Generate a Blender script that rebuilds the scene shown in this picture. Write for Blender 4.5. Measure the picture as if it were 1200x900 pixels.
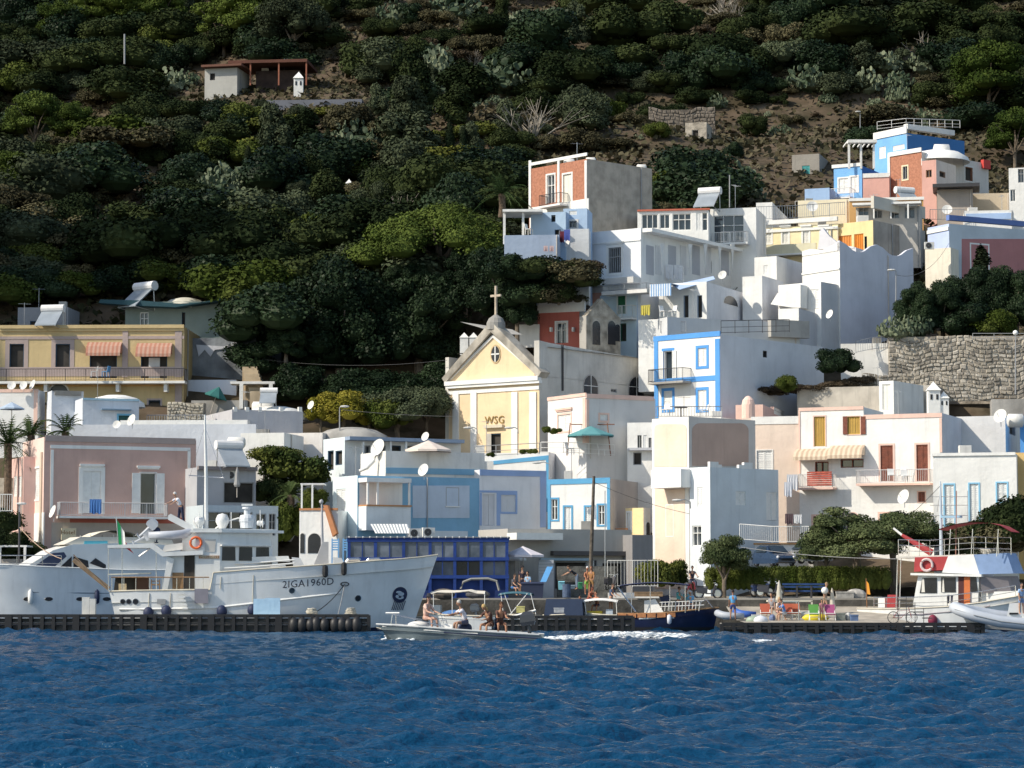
import bpy, bmesh, math, random
import numpy as np
from mathutils import Vector, Matrix
SC=bpy.context.scene
for _o in list(bpy.data.objects): bpy.data.objects.remove(_o)
COL=SC.collection
random.seed(7)
# ---------------------------------------------------------------- camera, sky, sun, exposure
PITCH=math.atan(240/3000.0); CH=2.6
cam_d=bpy.data.cameras.new('camera'); cam=bpy.data.objects.new('camera',cam_d); COL.objects.link(cam)
cam_d.sensor_width=36; cam_d.lens=90; cam_d.clip_start=1; cam_d.clip_end=4000
cam.location=(0,0,CH); cam.rotation_euler=(math.radians(90)+PITCH,0,0); SC.camera=cam
SUN_EL=math.radians(39); SUN_H=Vector((-0.92,-0.39,0)).normalized()
sun_dir=Vector((SUN_H.x*math.cos(SUN_EL),SUN_H.y*math.cos(SUN_EL),math.sin(SUN_EL)))
W=bpy.data.worlds.new('World'); SC.world=W; W.use_nodes=True
nt=W.node_tree; bg=nt.nodes['Background']; sky=nt.nodes.new('ShaderNodeTexSky'); sky.sky_type='NISHITA'
sky.sun_disc=False; sky.sun_elevation=SUN_EL; sky.sun_rotation=math.atan2(SUN_H.x,SUN_H.y)
sky.air_density=1.0; sky.dust_density=.7; sky.ozone_density=1.6
nt.links.new(sky.outputs[0],bg.inputs[0]); bg.inputs[1].default_value=0.15
sd=bpy.data.lights.new('sun','SUN'); sd.energy=3.7; sd.angle=math.radians(.5); sd.color=(1,.95,.89)
so=bpy.data.objects.new('sun',sd); COL.objects.link(so); so.location=(-100,0,150)
so.rotation_euler=sun_dir.to_track_quat('Z','Y').to_euler()
SC.view_settings.view_transform='Standard'; SC.view_settings.look='None'; SC.view_settings.gamma=1
SC.view_settings.exposure=0.32
SC.view_settings.use_white_balance=True; SC.view_settings.white_balance_temperature=7300; SC.view_settings.white_balance_tint=8
# ---------------------------------------------------------------- pixel <-> world (photo 1200x900)
cp,sp=math.cos(PITCH),math.sin(PITCH)
def ray(px,py):
    a=(px-600)/3000; b=(450-py)/3000
    return Vector((a,cp-b*sp,sp+b*cp))
def P(px,py,Y):
    d=ray(px,py); t=Y/d.y
    return Vector((d.x*t,Y,CH+d.z*t))
def pxm(Y): return 3000.0/Y
class PL:
    """vertical plane; U along, N outward (towards the viewer)"""
    def __init__(s,O,U,N): s.O=Vector(O); s.U=Vector(U).normalized(); s.N=Vector(N).normalized()
    def loc(s,px,py,off=0):
        d=ray(px,py); c=Vector((0,0,CH)); O=s.O+s.N*off
        t=(O-c).dot(s.N)/d.dot(s.N); h=c+d*t
        return ((h-s.O).dot(s.U),h.z)
    def pt(s,u,o,z): 
        v=s.O+s.U*u+s.N*o; return Vector((v.x,v.y,z))
# ---------------------------------------------------------------- materials
MC={}
def M(col,rough=.75,var=.12,scale=1.5,bump=0.0,metal=0,streak=0,spec=.4,col2=None,key='',emit=0,coat=0,stain=None):
    k=(tuple(col),rough,var,scale,bump,metal,streak,spec,tuple(col2) if col2 else None,key,coat,stain)
    if k in MC: return MC[k]
    m=bpy.data.materials.new(key or 'paint'); m.use_nodes=True; n=m.node_tree.nodes; l=m.node_tree.links
    b=n['Principled BSDF']; b.inputs['Roughness'].default_value=rough; b.inputs['Metallic'].default_value=metal
    b.inputs['Specular IOR Level'].default_value=spec; b.inputs['Coat Weight'].default_value=coat
    g=n.new('ShaderNodeNewGeometry')
    nz=n.new('ShaderNodeTexNoise'); nz.inputs['Scale'].default_value=scale; nz.inputs['Detail'].default_value=5
    l.new(g.outputs['Position'],nz.inputs['Vector'])
    r=n.new('ShaderNodeValToRGB'); c=Vector(col)
    lo=[max(0,x*(1-var*1.6)) for x in col]; hi=[min(1,x*(1+var*.6)) for x in col]
    if col2: lo=list(col2); hi=list(col)
    r.color_ramp.elements[0].position=.3; r.color_ramp.elements[0].color=(*lo,1)
    r.color_ramp.elements[1].position=.62; r.color_ramp.elements[1].color=(*hi,1)
    l.new(nz.outputs['Fac'],r.inputs['Fac']); out=r.outputs['Color']
    if streak or stain:
        mp=n.new('ShaderNodeMapping'); mp.inputs['Scale'].default_value=(2.2,2.2,.22) if streak else (.35,.35,.5)
        l.new(g.outputs['Position'],mp.inputs['Vector'])
        n2=n.new('ShaderNodeTexNoise'); n2.inputs['Scale'].default_value=1.0; n2.inputs['Detail'].default_value=7; n2.inputs['Roughness'].default_value=.65
        l.new(mp.outputs[0],n2.inputs['Vector'])
        r2=n.new('ShaderNodeValToRGB'); r2.color_ramp.elements[0].position=.52; r2.color_ramp.elements[1].position=.72
        l.new(n2.outputs['Fac'],r2.inputs['Fac'])
        mx=n.new('ShaderNodeMix'); mx.data_type='RGBA'
        ml=n.new('ShaderNodeMath'); ml.operation='MULTIPLY'; ml.inputs[1].default_value=streak or .8
        l.new(r2.outputs['Color'],ml.inputs[0]); l.new(ml.outputs[0],mx.inputs['Factor']); l.new(out,mx.inputs[6])
        sc=stain or [x*.55+.02 for x in col]; mx.inputs[7].default_value=(*sc,1); out=mx.outputs[2]
    l.new(out,b.inputs['Base Color'])
    if bump:
        bp=n.new('ShaderNodeBump'); bp.inputs['Strength'].default_value=bump; bp.inputs['Distance'].default_value=.05
        n3=n.new('ShaderNodeTexNoise'); n3.inputs['Scale'].default_value=scale*6; n3.inputs['Detail'].default_value=4
        l.new(g.outputs['Position'],n3.inputs['Vector']); l.new(n3.outputs['Fac'],bp.inputs['Height']); l.new(bp.outputs[0],b.inputs['Normal'])
    MC[k]=m; return m
def plaster(c,streak=.26,key='plaster',**k): return M(c,.9,.06,.55,.5,0,streak,.15,key=key,**k)
def flat(c,rough=.6,key='paint',**k): return M(c,rough,.05,3,key=key,**k)
WHITE=plaster((.80,.80,.78)); WHITE2=plaster((.74,.73,.70),.45); CREAM=plaster((.74,.66,.52),.2)
SHUT=flat((.78,.79,.78)); DARK=M((.018,.02,.026),.25,.3,.8,spec=.5,key='dark_opening'); GLASS=M((.03,.045,.06),.06,.3,.7,spec=.8,key='window_glass')
INNER=M((.05,.045,.04),.9,.3,1,key='dark_interior'); GREY=flat((.32,.33,.34)); METAL=flat((.45,.46,.48),.35,key='metal',metal=.7)
CONC=M((.36,.35,.33),.92,.22,.5,.5,0,.5,.15,key='concrete'); WOOD=M((.26,.12,.05),.6,.25,4,key='wood'); ROPE=flat((.5,.47,.4),.9,key='rope')
BLACK=flat((.02,.02,.022),.5,key='black_rubber'); IRON=flat((.05,.05,.055),.5,key='iron'); ROOFM=M((.30,.29,.27),.9,.25,.4,.3,0,.5,.15,key='roof_screed')
# ---------------------------------------------------------------- mesh builder
ORG={}
class MB:
    def __init__(s): s.v=[]; s.f=[]; s.m=[]
    def add(s,vs,fs,mi=0):
        b=len(s.v); s.v.extend(Vector(x) for x in vs); s.f.extend(tuple(b+i for i in f) for f in fs); s.m.extend([mi]*len(fs)); return s
    def quad(s,a,b,c,d,mi=0): return s.add([a,b,c,d],[(0,1,2,3)],mi)
    def hexa(s,p,mi=0): # p: 4 bottom, 4 top
        return s.add(p,[(3,2,1,0),(4,5,6,7),(0,1,5,4),(1,2,6,5),(2,3,7,6),(3,0,4,7)],mi)
    def box(s,pl,u0,u1,o0,o1,z0,z1,mi=0):
        q=[pl.pt(u0,o1,z0),pl.pt(u1,o1,z0),pl.pt(u1,o0,z0),pl.pt(u0,o0,z0),pl.pt(u0,o1,z1),pl.pt(u1,o1,z1),pl.pt(u1,o0,z1),pl.pt(u0,o0,z1)]
        return s.hexa(q,mi)
    def abox(s,x0,x1,y0,y1,z0,z1,mi=0):
        return s.hexa([(x0,y0,z0),(x1,y0,z0),(x1,y1,z0),(x0,y1,z0),(x0,y0,z1),(x1,y0,z1),(x1,y1,z1),(x0,y1,z1)],mi)
    def prism(s,pl,poly,o0,o1,mi=0): # poly list of (u,z) counter-clockwise seen from outside
        n=len(poly); b=[pl.pt(u,o1,z) for u,z in poly]+[pl.pt(u,o0,z) for u,z in poly]
        fs=[tuple(range(n)),tuple(range(2*n-1,n-1,-1))]+[(i,n+i,n+(i+1)%n,(i+1)%n) for i in range(n)]
        return s.add(b,fs,mi)
    def ppoly(s,pl,pts,off,o0,o1,mi=0): return s.prism(pl,[pl.loc(x,y,off) for x,y in pts],o0,o1,mi)
    def vprism(s,poly,z0,z1,mi=0): # poly of (x,y)
        n=len(poly); b=[(x,y,z0) for x,y in poly]+[(x,y,z1) for x,y in poly]
        return s.add(b,[tuple(range(n-1,-1,-1)),tuple(range(n,2*n))]+[(i,(i+1)%n,n+(i+1)%n,n+i) for i in range(n)],mi)
    def tube(s,pts,r,n=6,mi=0,cap=True):
        pts=[Vector(p) for p in pts]; rs=r if isinstance(r,(list,tuple)) else [r]*len(pts); b=len(s.v); up0=None
        for i,p in enumerate(pts):
            d=(pts[min(i+1,len(pts)-1)]-pts[max(i-1,0)]); d=d.normalized() if d.length>1e-6 else Vector((0,0,1))
            a=Vector((0,0,1)) if abs(d.z)<.9 else Vector((1,0,0))
            x=d.cross(a).normalized(); y=d.cross(x)
            for k in range(n):
                t=2*math.pi*k/n; s.v.append(p+(x*math.cos(t)+y*math.sin(t))*rs[i])
        for i in range(len(pts)-1):
            for k in range(n):
                s.f.append((b+i*n+k,b+i*n+(k+1)%n,b+(i+1)*n+(k+1)%n,b+(i+1)*n+k)); s.m.append(mi)
        if cap:
            s.f.append(tuple(b+k for k in range(n))[::-1]); s.m.append(mi)
            s.f.append(tuple(b+(len(pts)-1)*n+k for k in range(n))); s.m.append(mi)
        return s
    def cyl(s,c,r0,r1,h,n=16,mi=0): c=Vector(c); return s.tube([c,c+Vector((0,0,h))],[r0,r1],n,mi)
    def lathe(s,c,prof,n=16,mi=0,ax=None): # prof [(r,h)]; ax optional (X,Y,Z axes)
        c=Vector(c); X,Y,Z=ax or (Vector((1,0,0)),Vector((0,1,0)),Vector((0,0,1))); b=len(s.v)
        for r,h in prof:
            for k in range(n):
                t=2*math.pi*k/n; s.v.append(c+X*(r*math.cos(t))+Y*(r*math.sin(t))+Z*h)
        for i in range(len(prof)-1):
            for k in range(n): s.f.append((b+i*n+k,b+i*n+(k+1)%n,b+(i+1)*n+(k+1)%n,b+(i+1)*n+k)); s.m.append(mi)
        return s
    def ball(s,c,r,n=10,mi=0,ax=None):
        rx=r if isinstance(r,(tuple,list)) else (r,r,r)
        return s.lathe(c,[(0.001,-1)]+[(math.cos(a),math.sin(a)) for a in [(-.5+(i+1)/n)*math.pi for i in range(n-1)]]+[(0.001,1)],max(8,n),mi,
            (Vector((rx[0],0,0)),Vector((0,rx[1],0)),Vector((0,0,rx[2])))) if ax is None else s.lathe(c,[(0.001,-1)]+[(math.cos(a),math.sin(a)) for a in [(-.5+(i+1)/n)*math.pi for i in range(n-1)]]+[(0.001,1)],max(8,n),mi,(ax[0]*rx[0],ax[1]*rx[1],ax[2]*rx[2]))
    def sheet(s,grid,mi=0,thick=0.0): # grid[i][j] of points
        b=len(s.v); R=len(grid); C=len(grid[0])
        for row in grid: s.v.extend(Vector(p) for p in row)
        for i in range(R-1):
            for j in range(C-1): s.f.append((b+i*C+j,b+i*C+j+1,b+(i+1)*C+j+1,b+(i+1)*C+j)); s.m.append(mi)
        if thick:
            g2=[[Vector(p)-Vector((0,0,thick)) for p in row] for row in grid]; s.sheet([r[::-1] for r in g2],mi)
        return s
    def build(s,name,mat,parent=None,origin=None,smooth=False):
        org=ORG[parent.name] if parent is not None else Vector(origin if origin is not None else ((min(v.x for v in s.v)+max(v.x for v in s.v))/2,(min(v.y for v in s.v)+max(v.y for v in s.v))/2,min(v.z for v in s.v)))
        me=bpy.data.meshes.new(name); me.from_pydata([v-org for v in s.v],[],s.f)
        for m in (mat if isinstance(mat,(list,tuple)) else [mat]): me.materials.append(m)
        if any(s.m): me.polygons.foreach_set('material_index',s.m)
        if smooth: me.polygons.foreach_set('use_smooth',[True]*len(s.f))
        me.update()
        o=bpy.data.objects.new(name,me); COL.objects.link(o)
        if parent is not None: o.parent=parent
        else: o.location=org
        ORG[o.name]=org; return o
def tag(o,label=None,cat=None,group=None,kind=None):
    if label: o['label']=label
    if cat: o['category']=cat
    if group: o['group']=group
    if kind: o['kind']=kind
    return o
def thing(name,label,cat,loc,group=None):
    o=bpy.data.objects.new(name,None); o.empty_display_size=.3; COL.objects.link(o); o.location=loc; ORG[o.name]=Vector(loc)
    return tag(o,label,cat,group)
def copy_tree(o,parent=None):
    c=o.copy(); COL.objects.link(c)
    if parent is not None: c.parent=parent
    ORG[c.name]=ORG[o.name]
    for ch in [x for x in KIDS(o)]: copy_tree(ch,c)
    return c
def KIDS(o): return list(o.children)
PROTO={}
def inst(key,make,loc,rz=0,label=None,group=None,scale=None):
    """first call builds the thing at the origin and moves it; later calls copy it"""
    if key not in PROTO:
        o=make(); PROTO[key]=o
    else: o=copy_tree(PROTO[key])
    o.location=loc; o.rotation_euler=(0,0,rz)
    if scale: o.scale=scale if isinstance(scale,(tuple,list)) else (scale,)*3
    if label: o['label']=label
    if group: o['group']=group
    return o
# ---------------------------------------------------------------- terrain
def wz(px,py,Y): p=P(px,py,Y); return (p.x,Y,p.z)
CPT=[]
def cp_(px,Y,z): CPT.append(((px-600)*Y/3000.0,Y,z))
for px in (-1500,-300,300,900,1500,2700): cp_(px,176,2.0); cp_(px,168,1.6)
for px,z in ((-200,4),(100,4),(300,3.4),(500,2.8),(700,2.8),(900,4.2),(1080,4.6),(1400,5)): cp_(px,184,z)
for px,Y,z in ((-150,200,11),(60,200,12.5),(230,198,11),(350,196,9.5),(480,196,10),(650,198,11.5),(800,196,9),(1000,192,8),(1200,192,7),(1400,195,8),
  (60,213,21),(300,213,20.5),(440,207,15.5),(560,213,19),(700,212,20),(800,207,17),(1000,205,17),(1180,205,17),(1350,205,17),
  (1100,216,23.5),(1200,216,23.5),(1000,222,26.5),(880,222,27.5),(740,218,28),(640,218,29),(500,221,28.5),(300,224,29),(100,224,29),(-100,224,29),
  (920,240,34),(1050,240,35),(1180,238,33),(1350,238,33),(950,262,42.5),(1100,266,43),(1250,262,41),(820,250,38),(700,250,41)):
    cp_(px,Y,z)
for px,py,Y in ((0,200,262),(200,215,258),(400,215,262),(560,200,262),(650,150,285),(780,190,268),(0,110,325),(200,110,325),(400,110,325),(600,100,325),(800,110,320),(900,150,298),(1050,130,300),(1200,120,300),
  (-200,110,325),(1400,110,310),(0,0,400),(300,-5,400),(600,0,395),(900,0,390),(1200,0,375),(1500,-20,370),(-300,0,400)):
    CPT.append(wz(px,py,Y))
for px in (-1200,-300,600,1500,2400): cp_(px,600,175); cp_(px,900,250)
for px,Y,z in ((-1400,220,30),(-1400,330,80),(-1400,400,105),(2600,220,26),(2600,300,55),(2600,400,100)): cp_(px,Y,z)
CA=np.array(CPT); CX=CA[:,:2]/100.0
def _U(r2): return np.where(r2>1e-12,.5*r2*np.log(np.maximum(r2,1e-12)),0)
_n=len(CX); _K=_U(((CX[:,None]-CX[None])**2).sum(-1))+np.eye(_n)*.002
_Pm=np.hstack([np.ones((_n,1)),CX]); _A=np.zeros((_n+3,_n+3)); _A[:_n,:_n]=_K; _A[:_n,_n:]=_Pm; _A[_n:,:_n]=_Pm.T
_w=np.linalg.solve(_A,np.concatenate([CA[:,2],np.zeros(3)]))
_rs=np.random.RandomState(3); _ph=_rs.rand(24,3)
def hgt(x,y):
    x=np.asarray(x,float); y=np.asarray(y,float); q=np.stack([x,y],-1)/100.0
    k=_U(((q[...,None,:]-CX)**2).sum(-1)); z=k@_w[:_n]+_w[_n]+q@_w[_n+1:]
    a=np.clip((y-215)/60,0,1)
    nz=0
    for i in range(24):
        L=4.0*1.17**i; an=_ph[i,0]*6.283; nz=nz+ (L/30)*.42*np.sin((x*math.cos(an)+y*math.sin(an))*6.283/L+_ph[i,1]*6.28)
    z=z+nz*a*.8
    z=z+100*np.exp(-((x+108)/23)**2-((y-192)/20)**2)*np.clip((y-176)/10,0,1)  # unseen headland added at left to shade the village's left side
    # land ends at a quay wall
    return z
def gz(x,y): return float(hgt(x,y))
def march(px,py,y0=200,y1=800):
    Y=np.arange(y0,y1,.6); d=ray(px,py); t=Y/d.y
    z=CH+d.z*t; h=hgt(d.x*t,Y); i=np.argmax(h>=z)
    if h[i]<z[i]: return None
    return Vector((d.x*t[i],Y[i],h[i]))
def terrain():
    ys=np.concatenate([np.arange(176,300,1.6),np.arange(300,460,3.2),np.geomspace(460,1500,30)])
    us=np.concatenate([-np.geomspace(160,.0001+76,14)[:-1],np.arange(-76,76.1,1.6),np.geomspace(77.5,160,14)])
    Xs=us[None,:]*(ys[:,None]/230.0)*1.0
    Xs=np.where(abs(us[None,:])>76,us[None,:]*(ys[:,None]/230.0)*(abs(us[None,:])/76)**1.2,Xs)
    Yg=np.repeat(ys[:,None],len(us),1); Z=hgt(Xs,Yg); Z=np.where(Yg>900,np.minimum(Z,250+0*Z),Z); Z=np.maximum(Z,1.8)
    v=np.stack([Xs,Yg,Z],-1).reshape(-1,3); R,C=len(ys),len(us)
    i=np.arange(R-1)[:,None]*C+np.arange(C-1)[None]; f=np.stack([i,i+1,i+1+C,i+C],-1).reshape(-1,4)
    me=bpy.data.meshes.new('hillside'); me.from_pydata(v.tolist(),[],f.tolist()); me.update()
    me.polygons.foreach_set('use_smooth',[True]*len(f))
    o=bpy.data.objects.new('hillside',me); COL.objects.link(o); o['kind']='structure'
    m=M((.115,.085,.06),.95,.2,.3,1.0,col2=(.04,.036,.022),key='dry_hillside',spec=.1,stain=(.16,.13,.095)); me.materials.append(m)
    return o
terrain()
# quay land: one paved slab with a wall to the water
QZ=2.0
mb=MB(); mb.vprism([(-230,177),(-6,177),(-6,166),(-1.5,164.5),(60,163.5),(260,163.5),(260,200),(-230,200)][::1],-1.5,QZ)
tag(mb.build('quay',M((.33,.31,.28),.9,.15,.4,.4,0,.3,.2,key='quay_paving')),kind='structure')
mb=MB(); mb.abox(-6,60,163.3,163.45,-1,1.9); tag(mb.build('quay_wall',M((.10,.095,.085),.9,.35,1.2,.6,0,.6,.2,key='shadow_dark_concrete')),kind='structure')  # dark facing; shadow and clutter along the wall are put into its colour
mb=MB(); mb.vprism([(-2,170),(60,170),(90,180),(90,200),(-2,200)],QZ-.5,QZ+.004+0.02)
tag(mb.build('waterfront_road',M((.20,.20,.20),.9,.15,.5,.3,key='asphalt')),kind='structure')
# ---------------------------------------------------------------- water
def water():
    R,C=760,860
    pyr=np.linspace(715,960,R); Y=7800.0/(pyr-690); 
    Y=7800.0/(np.linspace(960,731,R)-690)
    us=np.linspace(-1,1,C); X=us[None]*(Y[:,None]*.30+8); Yg=np.repeat(Y[:,None],C,1)
    rs=np.random.RandomState(11); z=np.zeros_like(X)
    for i in range(110):
        L=.26*(4.2/.26)**(rs.rand()**1.15); k=6.283/L; th=rs.normal(-1.25,.5); A=.0088*L**.78*(1.45 if L>1.3 else 1)
        ph=rs.rand()*6.28; w=(X*math.cos(th)+Yg*math.sin(th))*k+ph
        z+=A*(np.sin(w)+.28*np.cos(2*w))
    gust=.75+.35*np.sin(X*.11+Yg*.05+1)*np.sin(Yg*.07-X*.03)
    z*=gust
    v=np.stack([X,Yg,z],-1).reshape(-1,3)
    i=np.arange(R-1)[:,None]*C+np.arange(C-1)[None]; f=np.stack([i,i+1,i+1+C,i+C],-1).reshape(-1,4)
    b=len(v); ex=[(-900,-200,-.25),(900,-200,-.25),(900,186,-.25),(-900,186,-.25)]
    me=bpy.data.meshes.new('sea'); me.from_pydata(v.tolist()+ex,[],f.tolist()+[(b,b+1,b+2,b+3)])
    me.polygons.foreach_set('use_smooth',[True]*(len(f)+1)); me.update()
    o=bpy.data.objects.new('sea',me); COL.objects.link(o); o['kind']='structure'
    m=bpy.data.materials.new('sea_water'); m.use_nodes=True; n=m.node_tree.nodes; l=m.node_tree.links; p=n['Principled BSDF']
    p.inputs['Base Color'].default_value=(.001,.046,.112,1); p.inputs['Roughness'].default_value=.16; p.inputs['IOR'].default_value=1.28
    g=n.new('ShaderNodeNewGeometry'); nz=n.new('ShaderNodeTexNoise'); nz.inputs['Scale'].default_value=7; nz.inputs['Detail'].default_value=5
    mp=n.new('ShaderNodeMapping'); mp.inputs['Scale'].default_value=(.7,1,1); l.new(g.outputs['Position'],mp.inputs[0]); l.new(mp.outputs[0],nz.inputs['Vector'])
    bp=n.new('ShaderNodeBump'); bp.inputs['Strength'].default_value=1.0; bp.inputs['Distance'].default_value=.1
    l.new(nz.outputs['Fac'],bp.inputs['Height']); l.new(bp.outputs[0],p.inputs['Normal'])
    me.materials.append(m)
water()
# ---------------------------------------------------------------- buildings
def arch_poly(u0,u1,z0,z1,n=10):
    r=(u1-u0)/2; zc=z1-r if z1-z0>r else z0; h=z1-zc
    return [(u0,z0),(u1,z0)]+[((u0+u1)/2+r*math.cos(math.pi*i/n),zc+h*math.sin(math.pi*i/n)) for i in range(n+1)]
class Bld:
    def __init__(s,name,label,cat,c,yt,yb,Y,th,l=None,r=None,Lm=None,Rm=None,mat=WHITE,matR=None,group=None,roof=True,down=4,parapet=.35,toppath=None):
        th=math.radians(th); s.K=P(c,yt,Y); s.zt=s.K.z; s.zb=P(c,yb,Y).z-down
        O=(s.K.x,Y,0); s.L=PL(O,(math.cos(th),-math.sin(th),0),(-math.sin(th),-math.cos(th),0))
        s.R=PL(O,(math.sin(th),math.cos(th),0),(math.cos(th),-math.sin(th),0))
        s.lw=Lm if Lm else -s.L.loc(l,yt)[0]; s.rw=Rm if Rm else s.R.loc(r,yt)[0]
        s.mats=[mat,matR or mat]; s.op={'L':[],'R':[]}; s.root=thing(name,label,cat,(s.K.x,Y,s.zb),group); s.par=parapet; s.roofc=roof
    def pl(s,f): return s.L if f=='L' else s.R
    def rect(s,f,x0,y0,x1,y1):
        p=s.pl(f); ym=(y0+y1)/2; xm=(x0+x1)/2
        return p.loc(x0,ym)[0],p.loc(x1,ym)[0],p.loc(xm,y1)[1],p.loc(xm,y0)[1]
    def done(s):
        rr=random.Random(int(s.K.x*7+s.K.z*13)); hh=s.zt-s.zb
        if s.roofc and s.lw>3.2 and s.rw>2.5:
            if rr.random()<.6:
                p=s.R if s.rw>4 else s.L; u=(s.rw*rr.uniform(.1,.9) if s.rw>4 else -s.lw*rr.uniform(.03,.1)); f='R' if s.rw>4 else 'L'
                if not any(o[0]-.2<u<o[1]+.2 for o in s.op[f]): MB().tube([p.pt(u,.07,s.zb),p.pt(u,.07,s.zt-.15),p.pt(u,.0,s.zt-.05)],.05,5).build('drainpipe',rr.choice((plaster((.55,.5,.45)),GREY,WHITE2)),s.root)
            if rr.random()<.5:
                q=s.L.pt(-s.lw*rr.uniform(.2,.8),-.8,s.zt-s.par); m=MB(); h_=rr.uniform(1.6,2.6); m.tube([q,q+Vector((0,0,h_))],.022,4); dx=Vector((math.cos(h_*9),math.sin(h_*9),0)); m.tube([q+Vector((0,0,h_-.1))-dx*.5,q+Vector((0,0,h_-.1))+dx*.5],.012,3); cr_=dx.cross(Vector((0,0,1)))
                for i in range(5): c_=q+Vector((0,0,h_-.1))+dx*(-.5+.25*i); m.tube([c_-cr_*(.3-.04*i),c_+cr_*(.3-.04*i)],.008,3)
                m.build('antenna',METAL,s.root)
            if rr.random()<.45:
                q=s.L.pt(-s.lw*rr.uniform(.15,.85),-1.2,s.zt-s.par); w_=rr.uniform(.3,.5); m=MB().abox(q.x-w_,q.x+w_,q.y-w_*.8,q.y+w_*.8,q.z,q.z+s.par+rr.uniform(.3,.7)); m.build('roof_box',rr.choice((WHITE2,CONC)),s.root)
        for f,(a,b),mi in (('L',(-s.lw,0),0),('R',(0,s.rw),1)):
            p=s.pl(f); mb=MB(); us=sorted({a,b,*[q for o in s.op[f] for q in o[:2] if a<q<b]}); zs=sorted({s.zb,s.zt,*[q for o in s.op[f] for q in o[2:4] if s.zb<q<s.zt]})
            for i in range(len(us)-1):
                for j in range(len(zs)-1):
                    um=(us[i]+us[i+1])/2; zm=(zs[j]+zs[j+1])/2
                    if any(o[0]<um<o[1] and o[2]<zm<o[3] for o in s.op[f]): continue
                    mb.quad(p.pt(us[i],0,zs[j]),p.pt(us[i+1],0,zs[j]),p.pt(us[i+1],0,zs[j+1]),p.pt(us[i],0,zs[j+1]))
            for u0,u1,z0,z1,d in s.op[f]:
                mb.quad(p.pt(u0,0,z0),p.pt(u0,0,z1),p.pt(u0,-d,z1),p.pt(u0,-d,z0)); mb.quad(p.pt(u1,0,z0),p.pt(u1,-d,z0),p.pt(u1,-d,z1),p.pt(u1,0,z1))
                mb.quad(p.pt(u0,0,z0),p.pt(u0,-d,z0),p.pt(u1,-d,z0),p.pt(u1,0,z0)); mb.quad(p.pt(u0,0,z1),p.pt(u1,0,z1),p.pt(u1,-d,z1),p.pt(u0,-d,z1))
                mb.quad(p.pt(u0,-d,z0),p.pt(u1,-d,z0),p.pt(u1,-d,z1),p.pt(u0,-d,z1))
            if f=='R':
                # back and far sides
                A=s.L.pt(-s.lw,0,0); B=A+s.R.U*s.rw; C=s.R.pt(s.rw,0,0); z0,z1=s.zb,s.zt
                for q,w in ((A,B),(B,C)):
                    mb.quad((q.x,q.y,z0),(w.x,w.y,z0),(w.x,w.y,z1),(q.x,q.y,z1))
            mb.build('wall',s.mats[mi],s.root)
        if s.roofc:
            mb=MB(); A=s.L.pt(-s.lw,0,0); K=s.L.pt(0,0,0); C=s.R.pt(s.rw,0,0); B=A+s.R.U*s.rw; t=.22; U=s.L.U; V=s.R.U
            o=[A,K,C,B]; inn=[A+U*t+V*t,K-U*t+V*t,C-U*t-V*t,B+U*t-V*t]; zt=s.zt; zi=s.zt-s.par
            for i in range(4):
                j=(i+1)%4; mb.quad((o[i].x,o[i].y,zt),(o[j].x,o[j].y,zt),(inn[j].x,inn[j].y,zt),(inn[i].x,inn[i].y,zt))
                mb.quad((inn[i].x,inn[i].y,zt),(inn[j].x,inn[j].y,zt),(inn[j].x,inn[j].y,zi),(inn[i].x,inn[i].y,zi))
            mb.quad(*[(q.x,q.y,zi) for q in inn]); mb.build('roof',ROOFM if s.roofc is True else s.roofc,s.root)
        return s
    def box(s,f,name,x0,y0,x1,y1,mat,o0=-.05,o1=.04,label=None,**k):
        u0,u1,z0,z1=s.rect(f,x0,y0,x1,y1); o=MB().box(s.pl(f),u0,u1,o0,o1,z0,z1).build(name,mat,s.root); 
        if label: o['label']=label
        return o
    def poly(s,f,name,pts,mat,o0=-.05,o1=.04,off=0,parent=None): return MB().ppoly(s.pl(f),pts,off,o0,o1).build(name,mat,parent or s.root)
    def win(s,f,x0,y0,x1,y1,k='G',col=None,trim=None,tw=.14,door=False,label=None,cornice=False,sill=None,div=2):
        u0,u1,z0,z1=s.rect(f,x0,y0,x1,y1); p=s.pl(f); col=col or SHUT; d=.28
        nm='door' if door else 'window'; w=u1-u0; h=z1-z0
        fr=MB(); t=min(.07,w*.1)
        if k in('A','AG'):
            pl=arch_poly(u0,u1,z0,z1); fr.prism(p,[( (u-(u0+u1)/2)*1.12+(u0+u1)/2, z0+(z-z0)*1.06) for u,z in pl],-.1,.03); F=fr.build(nm,trim or col,s.root)
            MB().prism(p,pl,-.05,.045).build('pane',DARK,F)
            m=MB(); zc=z1-w/2 if h>w/2 else z0+h*.2
            if k=='AG':
                m.box(p,(u0+u1)/2-.03,(u0+u1)/2+.03,.02,.07,z0,z1); m.box(p,u0,u1,.02,.075,z0+h*.45,z0+h*.45+.05)
                m.build('glazing_bar',col,F)
            return F
        s.op[f].append((u0,u1,z0,z1,d))
        fr.box(p,u0,u0+t,-d+.01,-.05,z0,z1); fr.box(p,u1-t,u1,-d+.01,-.05,z0,z1); fr.box(p,u0+t,u1-t,-d+.01,-.05,z1-t,z1)
        if not door: fr.box(p,u0+t,u1-t,-d+.01,-.05,z0,z0+t)
        if k in('G',):
            for i in range(1,div): fr.box(p,u0+w*i/div-.025,u0+w*i/div+.025,-d+.01,-.06,z0,z1-t)
            if h>1.3: fr.box(p,u0+t,u1-t,-d+.01,-.07,z0+h*.62,z0+h*.62+.05)
        F=fr.build(nm,col,s.root)
        if label: F['label']=label
        if k in('G','D','O'): MB().box(p,u0+.01,u1-.01,-d+.005,-d+.03,z0+.01,z1-.01).build('pane',GLASS if k!='D' else INNER,F)
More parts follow.
